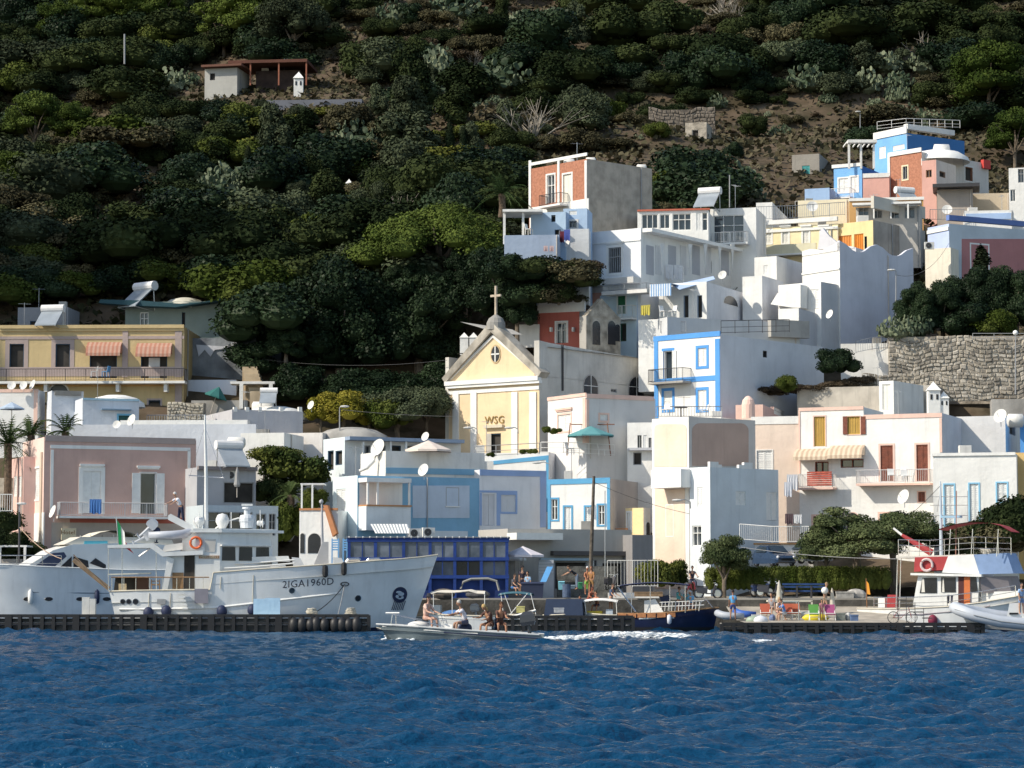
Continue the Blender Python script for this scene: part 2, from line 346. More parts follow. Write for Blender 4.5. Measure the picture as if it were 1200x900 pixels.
        def leaf(a,b,o,hinge=None):
            m=MB(); tt=.06; m.box(p,a,a+tt,o,o+.045,z0+.03,z1-.03); m.box(p,b-tt,b,o,o+.045,z0+.03,z1-.03)
            for q in (z0+.03,z0+h*.5-.04,z1-.03-.08): m.box(p,a+tt,b-tt,o,o+.043,q,q+.08)
            nl=max(4,int(h/.16))
            m.box(p,a+tt,b-tt,o,o+.012,z0+.1,z1-.1)
            for i in range(nl):
                q=z0+.12+(h-.25)*i/nl; m.box(p,a+tt,b-tt,o+.012,o+.034,q,q+.05)
            m.build('shutter',col,F)
        um=(u0+u1)/2
        if k=='S': leaf(u0+.01,um-.008,-.08); leaf(um+.008,u1-.01,-.08)
        elif k=='O': leaf(u0-w*.5,u0-.02,.03); leaf(u1+.02,u1+w*.5,.03)
        elif k=='P': MB().box(p,u0+.02,um-.01,-.14,-.09,z0+.02,z1-.03).box(p,um+.01,u1-.02,-.14,-.09,z0+.02,z1-.03).build('panel',col,F)
        elif k=='C':
            m=MB(); n=10
            for i in range(n): m.box(p,u0+w*i/n+.01,u0+w*(i+1)/n-.01,-.12,-.1+.03*(i%2),z0+.02,z1-.02)
            m.build('curtain',col,F)
        if trim:
            m=MB(); m.box(p,u0-tw,u0,-.02,.035,z0-(0 if door else tw),z1+tw); m.box(p,u1,u1+tw,-.02,.035,z0-(0 if door else tw),z1+tw); m.box(p,u0,u1,-.02,.034,z1,z1+tw)
            if not door: m.box(p,u0,u1,-.02,.034,z0-tw,z0)
            m.build('surround',trim,F)
        if cornice: MB().box(p,u0-.25,u1+.25,-.02,.16,z1+.35,z1+.5).box(p,u0-.18,u1+.18,-.02,.09,z1+.25,z1+.35).build('cornice',trim or WHITE,F)
        if sill: MB().box(p,u0-.1,u1+.1,-.02,.12,z0-.08,z0).build('sill',sill,F)
        return F
    def balcony(s,f,x0,x1,y,depth=1.1,rh=1.0,slab=None,rail=None,solid=None,th=.16,gap=.13,label=None):
        p=s.pl(f); u0=p.loc(x0,y,depth)[0]; u1=p.loc(x1,y,depth)[0]; z=p.loc((x0+x1)/2,y,depth)[1]
        B=MB().box(p,u0,u1,-.05,depth,z-th,z).build('balcony',slab or WHITE,s.root)
        if label: B['label']=label
        if solid: 
            MB().box(p,u0,u1,depth-.12,depth+.01,z-th,z+rh).box(p,u0-.01,u0+.11,0,depth-.12,z-th,z+rh).box(p,u1-.11,u1+.01,0,depth-.12,z-th,z+rh).build('parapet',solid,B)
        else: 
            mb=MB(); railing(mb,[p.pt(u0+.04,0,z),p.pt(u0+.04,depth-.05,z),p.pt(u1-.04,depth-.05,z),p.pt(u1-.04,0,z)],rh,gap); mb.build('railing',rail or METAL,B)
        return B
def railing(mb,pts,h=1.0,gap=.13,r=.014,mid=False,bars=True):
    for a,b in zip(pts,pts[1:]):
        a=Vector(a); b=Vector(b); L=(b-a).length; Z=Vector((0,0,1))
        mb.tube([a+Z*h,b+Z*h],.028,4); mb.tube([a+Z*.08,b+Z*.08],.02,4)
        if mid:
            mb.tube([a+Z*h*.5,b+Z*h*.5],.018,4)
        n=max(1,int(L/1.5))
        for i in range(n+1):
            q=a.lerp(b,i/n); mb.tube([q,q+Z*h],.025,4)
        if bars:
            n=max(1,int(L/gap))
            for i in range(1,n): q=a.lerp(b,i/n); mb.tube([q+Z*.08,q+Z*h],r,3,cap=False)
# colours
C_PINK=plaster((.60,.36,.30)); C_PINKL=plaster((.78,.55,.47)); C_YEL=plaster((.58,.45,.25)); C_YELL=plaster((.85,.68,.38),.15); C_MAUVE=plaster((.42,.34,.32))
C_LB=plaster((.22,.43,.60),.12); C_BLUE=plaster((.10,.33,.72),.15); C_BLUET=plaster((.12,.38,.62),.15); C_PERI=plaster((.30,.42,.66),.1); C_PB=plaster((.60,.72,.80)); C_SAND=plaster((.72,.58,.46)); C_TAN=plaster((.55,.40,.32))
C_BRICK=M((.46,.21,.14),.95,.14,5,.6,0,.3,.1,key='brick_plaster'); C_RED=plaster((.55,.13,.09)); C_STONE=M((.42,.38,.32),.95,.35,1.2,.9,0,.6,.1,key='rubble_stone'); C_OR=flat((.8,.28,.05),.8)
BRN=flat((.16,.055,.03),.6); GRN=flat((.03,.12,.08),.6); DKB=flat((.03,.07,.12),.6)
WPI=plaster((.80,.76,.72),.3)
# --- front row, left: pink house
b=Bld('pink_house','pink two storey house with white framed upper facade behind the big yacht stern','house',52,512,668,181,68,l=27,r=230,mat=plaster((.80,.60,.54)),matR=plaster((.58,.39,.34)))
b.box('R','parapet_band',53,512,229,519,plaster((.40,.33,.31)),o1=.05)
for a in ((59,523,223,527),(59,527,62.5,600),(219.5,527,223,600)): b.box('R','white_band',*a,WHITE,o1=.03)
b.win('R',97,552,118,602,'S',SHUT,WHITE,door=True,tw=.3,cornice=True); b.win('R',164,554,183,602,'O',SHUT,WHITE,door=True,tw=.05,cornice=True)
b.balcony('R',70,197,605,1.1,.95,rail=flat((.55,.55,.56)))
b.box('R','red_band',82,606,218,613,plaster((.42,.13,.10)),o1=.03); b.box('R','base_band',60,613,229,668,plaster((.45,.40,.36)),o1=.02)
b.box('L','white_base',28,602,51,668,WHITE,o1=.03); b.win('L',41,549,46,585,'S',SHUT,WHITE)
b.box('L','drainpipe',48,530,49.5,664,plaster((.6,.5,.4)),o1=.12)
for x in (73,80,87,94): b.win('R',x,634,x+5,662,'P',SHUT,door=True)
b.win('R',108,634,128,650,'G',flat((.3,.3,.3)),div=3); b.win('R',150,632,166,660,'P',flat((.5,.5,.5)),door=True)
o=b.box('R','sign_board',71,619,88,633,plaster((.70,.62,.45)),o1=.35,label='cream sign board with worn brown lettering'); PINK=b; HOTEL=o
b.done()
w=Bld('pink_house_wing','lower pink wing with closed white shutters left of the pink house','house',28,535,668,183.5,68,l=11,Rm=4,mat=plaster((.74,.50,.45))); w.win('L',16,558,20,582,'S',SHUT); w.win('L',22,558,26,582,'S',SHUT); w.done()
# --- yellow villa
b=Bld('yellow_villa','long yellow palazzo with dark doors and red striped awnings','house',216,383,505,208,2,Lm=19,Rm=9,mat=C_YEL,matR=plaster((.5,.38,.2)))
for a in ((0,381,216,385,.25),(0,385,216,388,.15),(0,394,216,397.5,.06),(0,430,215,441,.04)): b.box('L','cornice' if a[4]>.1 else 'grey_band',*a[:4],C_MAUVE if a[4]<.1 else C_YEL,o1=a[4])
for a in ((143.5,388,150,442),(205,388,213,442),(205,448,213,500)): b.box('L','pilaster',*a,C_MAUVE,o1=.08)
b.win('L',11,403,28,441,'D',DKB,C_MAUVE,door=True,tw=.35); b.win('L',65,403,82,441,'D',DKB,C_MAUVE,door=True,tw=.35)
b.win('L',105,412,137,443,'D',DKB,door=True); b.win('L',165,412,196,443,'D',DKB,door=True)
MB().box(b.L,*b.rect('L',174,419,187,443)[:2],-.15,-.1,*b.rect('L',174,419,187,443)[2:]).build('net_curtain',flat((.6,.6,.6)),b.root)
b.win('L',58,450,80,480,'A',DKB,WHITE); b.win('L',174,469,188,490,'D',DKB,C_MAUVE,door=True); b.box('L','orange_band',0,447,204,453,plaster((.62,.38,.16)),o1=.02)
b.balcony('L',-40,216.5,446.5,1.2,1.0,slab=WHITE,rail=IRON,th=.2)
for x in (54,138,194): MB().prism(b.L,[b.L.loc(x,460),b.L.loc(x+4,460),b.L.loc(x+4,449.5),b.L.loc(x,449.5)],0,.9).build('bracket',WHITE,b.root)
AWR=flat((.44,.20,.14),.9,key='awning_cloth'); AWW=flat((.50,.31,.24),.9,key='awning_stripe')
def striped_awning(bl,f,x0,y0,x1,y1,out,label,group=None,c1=AWR,c2=AWW,n=16,drop=.25,flatend=None):
    u0,u1,z0,z1=bl.rect(f,x0,y0,x1,y1); p=bl.pl(f); mb=MB()
    for i in range(n):
        a=u0+(u1-u0)*i/n; c=u0+(u1-u0)*(i+1)/n; zz=z0+drop
        mb.add([p.pt(a,.05,z1),p.pt(c,.05,z1),p.pt(c,out*.7,(z1+zz)/2+.1*(z1-zz)),p.pt(a,out*.7,(z1+zz)/2+.1*(z1-zz)),p.pt(c,out,zz),p.pt(a,out,zz),p.pt(c,out+.01,z0),p.pt(a,out+.01,z0)],[(0,3,2,1),(3,5,4,2),(5,7,6,4)],i%2)
    for u in (u0,u1): mb.add([p.pt(u,.05,z1),p.pt(u,out*.7,(z1+zz)/2+.1*(z1-zz)),p.pt(u,out,zz),p.pt(u,.05,zz)],[(0,1,2,3)],0)
    o=mb.build('awning',[c1,c2]); return tag(o,label,'awning',group)
striped_awning(b,'L',103,401,143,418,.9,'red striped awning left of the middle pilaster on the yellow palazzo'); striped_awning(b,'L',161,402,202,419,.9,'red striped awning at the right end of the yellow palazzo')
b.done(); VILLA=b
# --- low white houses below the villa
b=Bld('white_house','white house with pink roof edge and pink corner strip at the left frame edge','house',45,457,505,201,4,Lm=7,r=53,mat=WHITE); b.box('L','pink_edge',-20,456,45,460,C_PINKL,o1=.04); b.box('L','pink_corner',39.5,460,44,505,C_PINKL,o1=.03); b.done()
b=Bld('portico_house','white house with dark green door under a sloping white canopy','house',92,461,510,202,-20,l=55,r=98,mat=plaster((.62,.66,.72))); b.win('L',68,474,82,495,'P',flat((.02,.07,.07)),WHITE,door=True); b.win('L',55.5,470,60,495,'P',flat((.03,.15,.17)),door=True)
MB().ppoly(b.L,[(55,461),(92,472),(92,474),(55,463)],0,0,1.6).build('canopy',WHITE,b.root)
mb=MB(); mb.ppoly(b.L,[(86,480),(88,480),(112,508),(109,508)],.8,.6,1.6); mb.build('stair',DKB,b.root); b.done()
b=Bld('white_dome_house','low white and pale blue house with green door and low dome','house',163,468,510,198,-20,l=97,Rm=5,mat=plaster((.66,.70,.76)),parapet=.1); b.win('L',139,487,153,508,'P',flat((.02,.10,.09)),plaster((.2,.5,.7)),door=True)
b.box('L','blue_coping',97,467,163,469.5,plaster((.4,.6,.72)),o1=.08); b.box('L','shelf',118,479.5,153,481,flat((.2,.3,.4)),o1=.4)
q=P(136,468,200); MB().lathe((q.x,q.y,b.zt-.5),[(2.3,0),(2.2,.35),(1.6,.75),(.8,.95),(.001,1.0)],20).build('dome',WHITE,b.root,smooth=True); b.done()
# --- stone wall + grey terraces
def slab(name,label,cat,c,yt,yb,Y,th,l,r=None,Rm=3,mat=WHITE,**k):
    b=Bld(name,label,cat,c,yt,yb,Y,th,l=l,r=r,Rm=None if r else Rm,mat=mat,**k); return b
def stones(root,pl,u0,u1,z0f,z1f,size,mat,seed=1,name='stones',mort=None):
    rs=random.Random(seed); mb=MB(); z=min(z0f(u0),z0f(u1)); zmax=max(z1f(u0),z1f(u1),z1f((u0+u1)/2))
    while z<zmax:
        h=size*rs.uniform(.6,1.0); u=u0+rs.uniform(-.3,0)*size
        while u<u1:
            w=size*rs.uniform(.7,1.7); a,c=max(u,u0),min(u+w,u1); um=(a+c)/2
            if c-a>.1 and z+h*.4>z0f(um) and z+h*.6<z1f(um):
                d=rs.uniform(.03,.14); g=.025; j=lambda:rs.uniform(-.05,.05)*size*1.6
                wv=lambda x:size*.55*math.sin(x*.9+seed)+size*.3*math.sin(x*2.3); f=[(a+g+j(),z+g+j()+wv(a)),(c-g+j(),z+g+j()+wv(c)),(c-g+j()*1.5,z+h-g+j()+wv(c)),(a+g+j()*1.5,z+h-g+j()+wv(a))]
                f=[(x,min(max(y,z0f(um)),z1f(um)+.08)) for x,y in f]
                cu=(a+c)/2; cz=z+h/2; t=[(cu+(x-cu)*.72,cz+(y-cz)*.7) for x,y in f]
                mb.add([pl.pt(x,-.02,y) for x,y in f]+[pl.pt(x,d,y) for x,y in t],[(0,1,5,4),(1,2,6,5),(2,3,7,6),(3,0,4,7),(4,5,6,7)],rs.randrange(3))
            u+=w
        z+=h
    o=mb.build(name,mat,root); o['kind']='stuff'; return o
STM=[M((.40,.36,.30),.95,.25,2,.8,key='stone_a'),M((.30,.27,.23),.95,.3,2,.8,key='stone_b'),M((.48,.44,.38),.95,.2,2,.8,key='stone_c')]
b=slab('stone_wall','pale rubble stone wall below the right end of the yellow palazzo','wall',239,472,503,203,4,l=196,Rm=1,mat=C_STONE); stones(b.root,b.L,-b.lw,0,lambda u:b.zb+3,lambda u:b.zt,.32,[M((.5,.46,.38),.95,.2,2,.8,key='pale_stone')]*3,5); b.done()
b=slab('garden_wall','grey concrete garden wall right of the pale rubble wall','wall',290,469,500,206,4,l=224,Rm=1,mat=CONC); b.done()
b=slab('white_annex','white annex with lean-to behind the green parasol terrace','house',277,445,490,210,3,l=216,Rm=5,mat=plaster((.58,.64,.74))); b.done()
b=slab('grey_terrace','pale grey plastered house with round corner and white dome','house',355,482,515,197,-22,l=272,Rm=8,mat=plaster((.50,.50,.53))); 
q=P(323,484,200); MB().lathe((q.x,q.y,b.zt-.5),[(2.6,0),(2.5,.4),(1.8,.85),(.9,1.05),(.001,1.1)],20).build('dome',WHITE,b.root,smooth=True)
for x in (276,290,305,330,352): b.box('L','parapet_post',x-2,477,x+2,482.5,WHITE,o0=-.3,o1=.02)
b.done()
b=slab('low_white_wall','low whitewashed parapet wall beside the domed house','wall',290,492,512,194,3,l=141,Rm=2,mat=WHITE); b.done()
b=slab('low_white_wall','long white terrace edge behind the pink house roof','wall',300,497,515,192.5,3,l=60,Rm=1,mat=plaster((.6,.64,.7))); b.done()
# hill-shadowed house with tarpaulins
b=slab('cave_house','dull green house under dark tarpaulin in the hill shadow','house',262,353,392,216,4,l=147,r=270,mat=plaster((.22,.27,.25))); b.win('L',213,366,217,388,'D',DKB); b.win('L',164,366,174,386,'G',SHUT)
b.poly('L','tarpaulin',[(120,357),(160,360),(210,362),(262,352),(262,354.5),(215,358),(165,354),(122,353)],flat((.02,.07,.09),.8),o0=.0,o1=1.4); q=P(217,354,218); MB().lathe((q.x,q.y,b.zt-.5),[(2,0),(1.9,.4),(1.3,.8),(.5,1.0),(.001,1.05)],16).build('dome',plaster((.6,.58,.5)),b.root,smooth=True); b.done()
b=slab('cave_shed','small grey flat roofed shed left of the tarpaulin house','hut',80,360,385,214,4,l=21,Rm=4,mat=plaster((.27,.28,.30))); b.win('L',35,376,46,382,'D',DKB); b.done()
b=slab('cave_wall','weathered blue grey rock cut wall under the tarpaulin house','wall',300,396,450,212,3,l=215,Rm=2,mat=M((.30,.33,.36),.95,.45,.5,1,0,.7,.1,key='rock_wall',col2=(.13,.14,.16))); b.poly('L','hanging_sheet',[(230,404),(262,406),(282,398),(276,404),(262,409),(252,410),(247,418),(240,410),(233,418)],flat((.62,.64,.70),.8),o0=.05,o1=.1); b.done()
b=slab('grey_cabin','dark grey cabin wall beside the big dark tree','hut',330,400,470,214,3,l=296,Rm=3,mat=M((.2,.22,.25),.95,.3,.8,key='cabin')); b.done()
mb=MB(); q0=P(303,464,207); q1=P(291,430,209)
for i in range(8): mb.abox(q0.x+(q1.x-q0.x)*i/8-.6,q0.x+(q1.x-q0.x)*i/8+.6,206+i*.4,210,q0.z-1,q0.z+(q1.z-q0.z)*(i+1)/8)
tag(mb.build('stone_stair',M((.45,.36,.25),.9,.2,1,key='sandstone')),'narrow sandstone steps climbing beside the grey cabin','stairs')
# --- centre-left blocks
b=Bld('white_block_house','plain sunlit white block house behind the pergola garden','house',333,507,570,188,12,l=282,Rm=5,mat=WHITE); b.done()
b=Bld('white_block_house','low tan and white house with shallow domed roof behind the veranda house','house',378,507,545,193,12,l=333,r=470,mat=WPI); 
q=P(412,509,196); MB().lathe((q.x,q.y,b.zt-.5),[(3.0,0),(2.7,.45),(1.9,.85),(.9,1.05),(.001,1.1)],20).build('dome',CONC,b.root,smooth=True); b.done()
b=Bld('grey_lean_to','grey lean-to with roof heater right of the pink house','shed',300,549,600,184,-24,l=231,Rm=4,mat=plaster((.42,.43,.46))); b.win('L',262,565,298,590,'D',GREY); b.box('L','roof_edge',231,547,300,551,plaster((.25,.22,.22)),o1=.4); b.done()
b=Bld('grey_pavilion','low grey glass fronted pavilion behind the yacht wheelhouse','pavilion',326,593,650,179.5,-24,l=238,Rm=4,mat=plaster((.50,.56,.60))); b.win('L',300,602,312,628,'G',GREY); b.win('L',315,602,323,628,'G',GREY); b.win('L',244,600,296,628,'G',GREY,div=4); b.done()
b=Bld('veranda_house','white house with pale blue edges and glazed upper veranda','house',404,512,560,187,62,l=379,r=540,mat=plaster((.72,.80,.84)),matR=WHITE)
for a in ((384,528,391,551),(393,528,401,545)): b.win('L',*a,'D',DKB)
b.box('R','blue_coping',404,514,538,518,plaster((.30,.38,.50)),o0=-.3,o1=.9,label='flat veranda roof slab')
for x in (420,437,452,470,488): b.box('R','veranda_post',x,518,x+2,548,WHITE,o0=.6,o1=.75)
b.win('R',456,522,470,548,'D',DKB,door=True); b.win('R',424,522,434,547,'G',GREY); b.win('R',476,522,488,547,'G',GREY); b.win('R',440,522,452,547,'G',GREY); b.done()
b=slab('white_terrace','white terrace block with blue stripe under the cream parasol','terrace',568,531,560,183,-24,l=452,Rm=5,mat=WHITE2); b.box('L','blue_stripe',452,549,568,556,C_LB,o1=.05); b.done()
# light-blue house
b=Bld('light_blue_house','light blue house with white framed wall panel and corner loggia','house',419,557,650,177,60,l=390,r=562,mat=plaster((.66,.76,.80)),matR=C_LB)
b.poly('R','wall_panel',[(483.5,569),(550,569),(550,607),(483.5,607)],plaster((.52,.60,.70),.12),o1=.03); b.win('R',523,572,537,593,'S',plaster((.72,.78,.84),0),GREY,tw=.05,sill=WHITE)
b.box('R','white_base',476,622,548,631,plaster((.62,.68,.72)),o1=.03)
b.box('R','loggia_back',421,562,471.5,594,WHITE,o0=-.05,o1=.01); b.win('R',438,571,456,592,'G',WHITE,door=True); b.box('R','loggia_roof',420,561,472,566,WHITE,o0=0,o1=1.3); b.box('R','loggia_front',420,594,472,622,plaster((.70,.74,.76)),o0=0,o1=1.2)
b.box('R','loggia_coping',420,592.3,472.5,594,plaster((.5,.25,.12)),o0=-.01,o1=1.3)
for x in (421.5,433,470): b.box('R','loggia_post',x,564,x+1.6,593,WHITE,o0=1.05,o1=1.2)
b.win('L',394,573,405,612,'S',plaster((.72,.74,.74),0),door=False); b.done()
b=Bld('white_wing','low sunlit white wing with two arches and a terracotta edged stair','house',396,598,660,176,12,l=351,Rm=5,mat=WHITE); b.win('L',352,625,357,648,'A',GREY,WHITE2); b.win('L',361,625,376,648,'A',GREY,WHITE2); b.box('L','tile_coping',351,595.5,396,598,plaster((.50,.24,.12)),o1=.08)
MB().ppoly(b.L,[(380,592),(385,592),(396,625),(391,629)],.3,.1,.6).build('tiled_rail',plaster((.55,.24,.12)),b.root); b.done()
# periwinkle house
b=Bld('periwinkle_house','shaded white house with periwinkle blue frame and porch corner','house',640,552,650,184,-25,l=562,Rm=5,mat=plaster((.74,.75,.77)))
for a in ((562,551,640,558,.06),(633,558,640,618,.05),(562,575,606,577.5,.04),(582,577.5,586,616,.04),(586,600,606,602,.04),(562,577.5,564.5,616,.04)): b.box('L','blue_frame',*a[:4],C_PERI,o1=a[4])
b.win('L',566,579,580,616,'P',plaster((.62,.63,.66),0),door=True); b.win('L',587,580,604,600,'S',plaster((.66,.68,.71),0),C_PERI); b.done()
# blue trimmed terrace building under church
b=Bld('church_terrace','white church terrace wall with a blue stripe under its edge','terrace',643,530,600,189,16,l=530,r=745,mat=WHITE,matR=plaster((.56,.58,.63)),parapet=.05)
b.poly('L','blue_stripe',[(560,542),(643,533.5),(643,538.5),(560,546)],C_BLUET,o1=.04); b.box('L','blue_corner',640,538,643,600,C_BLUET,o1=.05); b.done()
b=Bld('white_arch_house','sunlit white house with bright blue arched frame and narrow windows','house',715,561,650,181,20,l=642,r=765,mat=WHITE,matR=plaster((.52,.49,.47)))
b.poly('L','blue_frame',[(642,562),(715,559.5),(715,566),(642,568)],C_BLUET,o1=.05); b.box('L','blue_frame',711.5,565,715,627,C_BLUET,o1=.052); b.box('L','blue_frame',642,567,645,627,C_BLUET,o1=.052)
for a,d in (((646,585,653.5,609),0),((661.5,594,669.5,622),1),((686,594,693,622),1),((701,592,708.5,615),0)): b.win('L',*a,'G' if not d else 'S',SHUT,C_BLUET,door=bool(d),tw=.12)
b.done()
b=Bld('kiosk_block','low concrete roofed shop block with shaded front on the quay','shop',740,621,690,176,-24,l=595,Rm=5,mat=plaster((.44,.42,.39)),roof=plaster((.4,.38,.35)),parapet=.05)
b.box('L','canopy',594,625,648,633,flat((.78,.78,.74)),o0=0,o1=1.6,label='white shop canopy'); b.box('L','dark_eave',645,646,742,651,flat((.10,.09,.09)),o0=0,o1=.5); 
b.win('L',604,656,612,690,'P',flat((.55,.5,.45)),door=True); b.win('L',650,658,688,690,'D',GREY,door=True,div=3); b.win('L',692,656,700,672,'G',GREY); b.win('L',706,660,738,690,'D',IRON,door=True)
b.box('L','blue_lintel',632,654,690,657,flat((.35,.48,.56)),o1=.3)
b.box('L','flyer',692,657,696,668,flat((.55,.56,.55)),o1=.05); b.done()
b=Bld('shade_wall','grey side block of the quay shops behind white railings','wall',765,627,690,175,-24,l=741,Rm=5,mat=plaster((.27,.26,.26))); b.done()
b=Bld('yellow_cottage','tiny yellow cottage with white arched door above the shops','house',754,595,650,181,40,l=733,r=762,mat=C_YELL,matR=WPI); b.win('L',735.5,601,739,622,'S',SHUT,WHITE); b.win('R',757,612,761,628,'A',SHUT,WHITE); b.box('L','planter',718,619,737,627,plaster((.55,.3,.18)),o0=.1,o1=.4); b.done()
b=Bld('white_shop_house','white cottage with glazed door right of the church annex','house',766,495,560,187,10,l=735,Rm=5,mat=WHITE); b.win('L',747,510,752,525,'G',GREY); b.win('L',754,510,758,525,'S',SHUT); b.win('L',760,513,763.5,525,'G',GREY); b.box('L','lintel',737,525,766,528,plaster((.5,.52,.56)),o1=.5); b.win('L',742,530,752,545,'D',GREY); b.done()
# pink tower house
b=Bld('beige_corner_house','beige and white corner house with recessed rounded panels and solid balcony','house',807,488,690,178,50,l=764,r=885,mat=WHITE,matR=plaster((.66,.62,.58)))
def rpoly(x0,y0,x1,y1,r,n=5,bottom=False):
    pts=[(x0,y1),(x1,y1)]
    pts+=[(x1-r+r*math.cos(a),y0+r-r*math.sin(a)) for a in [math.pi/2*i/n for i in range(n+1)]]+[(x0+r-r*math.sin(a),y0+r-r*math.cos(a)) for a in [math.pi/2*i/n for i in range(n+1)]]
    return pts
C_BEI=plaster((.80,.64,.52),.2); C_BEI2=plaster((.56,.40,.33),.2)
b.poly('L','panel',rpoly(767,497,805,547,6),C_BEI,o1=.03); b.poly('R','panel',rpoly(811,496,877,546,9),C_BEI2,o1=.03)
b.box('L','panel',768,570,803,690,C_BEI,o1=.03); b.win('L',781.5,521,790.5,547,'S',SHUT,door=True); b.win('L',781,592,789,628,'S',SHUT,WHITE,tw=.06); b.balcony('L',763,798,569,1.3,1.1,solid=WHITE)
b.win('R',822,556,828,577,'S',SHUT); b.done()
b=Bld('pale_blue_house','pale blue white lower house with scalloped parapet','house',832,547,700,176,48,l=808,r=912,mat=plaster((.72,.77,.80)),matR=plaster((.66,.71,.74)))
b.win('L',817,571,824,594,'S',SHUT); b.win('L',811,616,822,640,'G',WHITE); b.win('R',862,576,874,592,'S',SHUT); b.win('R',898,577,911,610,'S',SHUT,door=True)
p=b.R; mb=MB()
for x0,x1,h in ((832,842,6),(842,846,3),(866,872,4),(872,882,7),(882,912,0)):
    if h: 
        u0=p.loc(x0,545)[0]; u1=p.loc(x1,545)[0]; mb.box(p,u0,u1,-.22,0.003,b.zt-.03,b.zt+h*.06)
mb.build('scallop_parapet',WHITE,b.root); b.done()
b=Bld('beige_terrace_house','beige house wall with diagonal shadow behind the corner house','house',938,489,660,187,14,l=870,Rm=6,mat=plaster((.78,.64,.54),.2),matR=WHITE); b.box('L','white_coping',880,488,938,497,WHITE,o1=.05); b.win('L',887,528,905,552,'S',SHUT,WHITE,tw=.08); b.done()
b=Bld('pink_roof_house','salmon pink rooftop house with small shuttered window','house',894,474,500,192,14,l=862,r=935,mat=plaster((.80,.56,.48),.2),matR=plaster((.62,.42,.38),.2)); b.win('R',907,480,921,488,'S',SHUT); b.done()
q=P(877,490,190.5); MB().cyl((q.x,q.y,q.z-1),.5,.5,2.0,14).lathe((q.x,q.y,q.z+1),[(.5,0),(.42,.35),(.2,.6),(.001,.68)],14).build('pink_chimney',plaster((.80,.56,.48),.2)); tag(bpy.data.objects['pink_chimney'],'rounded pink chimney stack on the salmon rooftop','chimney')
# white house with awnings
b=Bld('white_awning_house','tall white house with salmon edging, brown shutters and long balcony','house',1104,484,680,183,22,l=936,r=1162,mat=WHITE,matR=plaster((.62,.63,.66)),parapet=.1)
b.box('L','upper_block',937,478,1012,488,WHITE,o0=-6,o1=.004)
for a in ((936,477,1012,481,.06),(1012,485,1104,490,.05),(1101,490,1104,530,.05),(936,481,938,555,.05)): b.box('L','salmon_edge',*a[:4],C_PINKL,o1=a[4])
CUR=flat((.55,.36,.10),.9,key='curtain'); RW=M((.20,.06,.035),.55,.2,4,key='brown_shutter')
b.win('L',954,488,967,523,'C',CUR,C_PINKL,door=True,tw=.08); b.win('L',993,488,1008,509,'C',CUR,C_PINKL,tw=.06)
for x0,x1 in ((988,993),(1009,1014.5)): b.box('L','shutter',x0,488,x1,509,RW,o1=.07)
b.win('L',955,541,971,555,'G',RW,door=True); b.win('L',985,538,1012,548,'G',RW); b.win('L',1032,522,1046.5,564,'S',RW,C_PINKL,door=True); b.win('L',1074,521,1087.5,564,'S',RW,C_PINKL,door=True)
b.win('L',1076,576.5,1084,588,'S',RW,C_PINKL,tw=.08); b.win('L',953,605,965,622,'G',RW,C_PINKL); b.win('L',993,601,1006,620,'A',plaster((.5,.2,.06)),C_PINKL); b.win('L',1031,602,1043,622,'G',flat((.2,.4,.4)),C_PINKL); b.win('L',982,597,989,614,'AG',GREY,C_PINKL)
b.balcony('L',1003,1090,566,1.1,.95,slab=C_PINKL,rail=flat((.6,.6,.6))); B2=b.balcony('L',935,976,571,1.1,.95,slab=C_PINKL,rail=WHITE); 
u0=b.L.loc(946,570,1.1)[0]; u1=b.L.loc(975,570,1.1)[0]; z=b.L.loc(960,570,1.1)[1]; mb=MB()
for i in range(7): mb.box(b.L,u0,u1,1.12,1.15,z+.05+i*.15,z+.17+i*.15)
mb.build('screen_slats',M((.45,.10,.07),.8,.3,3,key='red_screen'),b.root)
BEI=flat((.66,.55,.42),.9,key='beige_cloth'); BEI2=flat((.50,.38,.28),.9,key='beige_cloth_stripe')
striped_awning(b,'L',934,526,974,540,1.1,'beige striped awning over the red screened balcony',c1=BEI,c2=BEI2,n=14); striped_awning(b,'L',974,522,1014,538,1.1,'curved beige awning over the brown kitchen window',c1=BEI,c2=BEI2,n=14)
b.done(); AWH=b
b=Bld('white_blue_window_house','low white house with light blue framed shutters at right','house',1191,532,660,177,14,l=1093,Rm=6,mat=WHITE); b.box('L','coping',1092,530.5,1190,534,WHITE,o1=.1)
LB2=plaster((.28,.58,.80),.1)
b.win('L',1107,568,1118,615,'S',SHUT,LB2,tw=.1); b.win('L',1136.5,567,1147,625,'S',SHUT,LB2,tw=.1); b.win('L',1168.5,566,1180,588,'S',SHUT,LB2,tw=.1); b.done()
b=Bld('ochre_house','narrow strip of ochre house at the right frame edge','house',1230,530,660,178,14,l=1190,Rm=6,mat=plaster((.72,.50,.22))); b.done()
b=Bld('back_white_house','grey white house with roof shed behind the low blue window house','house',1178,487,560,188,20,l=1120,r=1210,mat=plaster((.68,.68,.68)),matR=WHITE2); b.win('R',1183,497,1190,510,'D',GREY); b.done()
b=Bld('blue_house_strip','bright blue wall strip at the right edge above the white house','house',1240,487,540,186,14,l=1195,Rm=3,mat=C_BLUE); b.done()
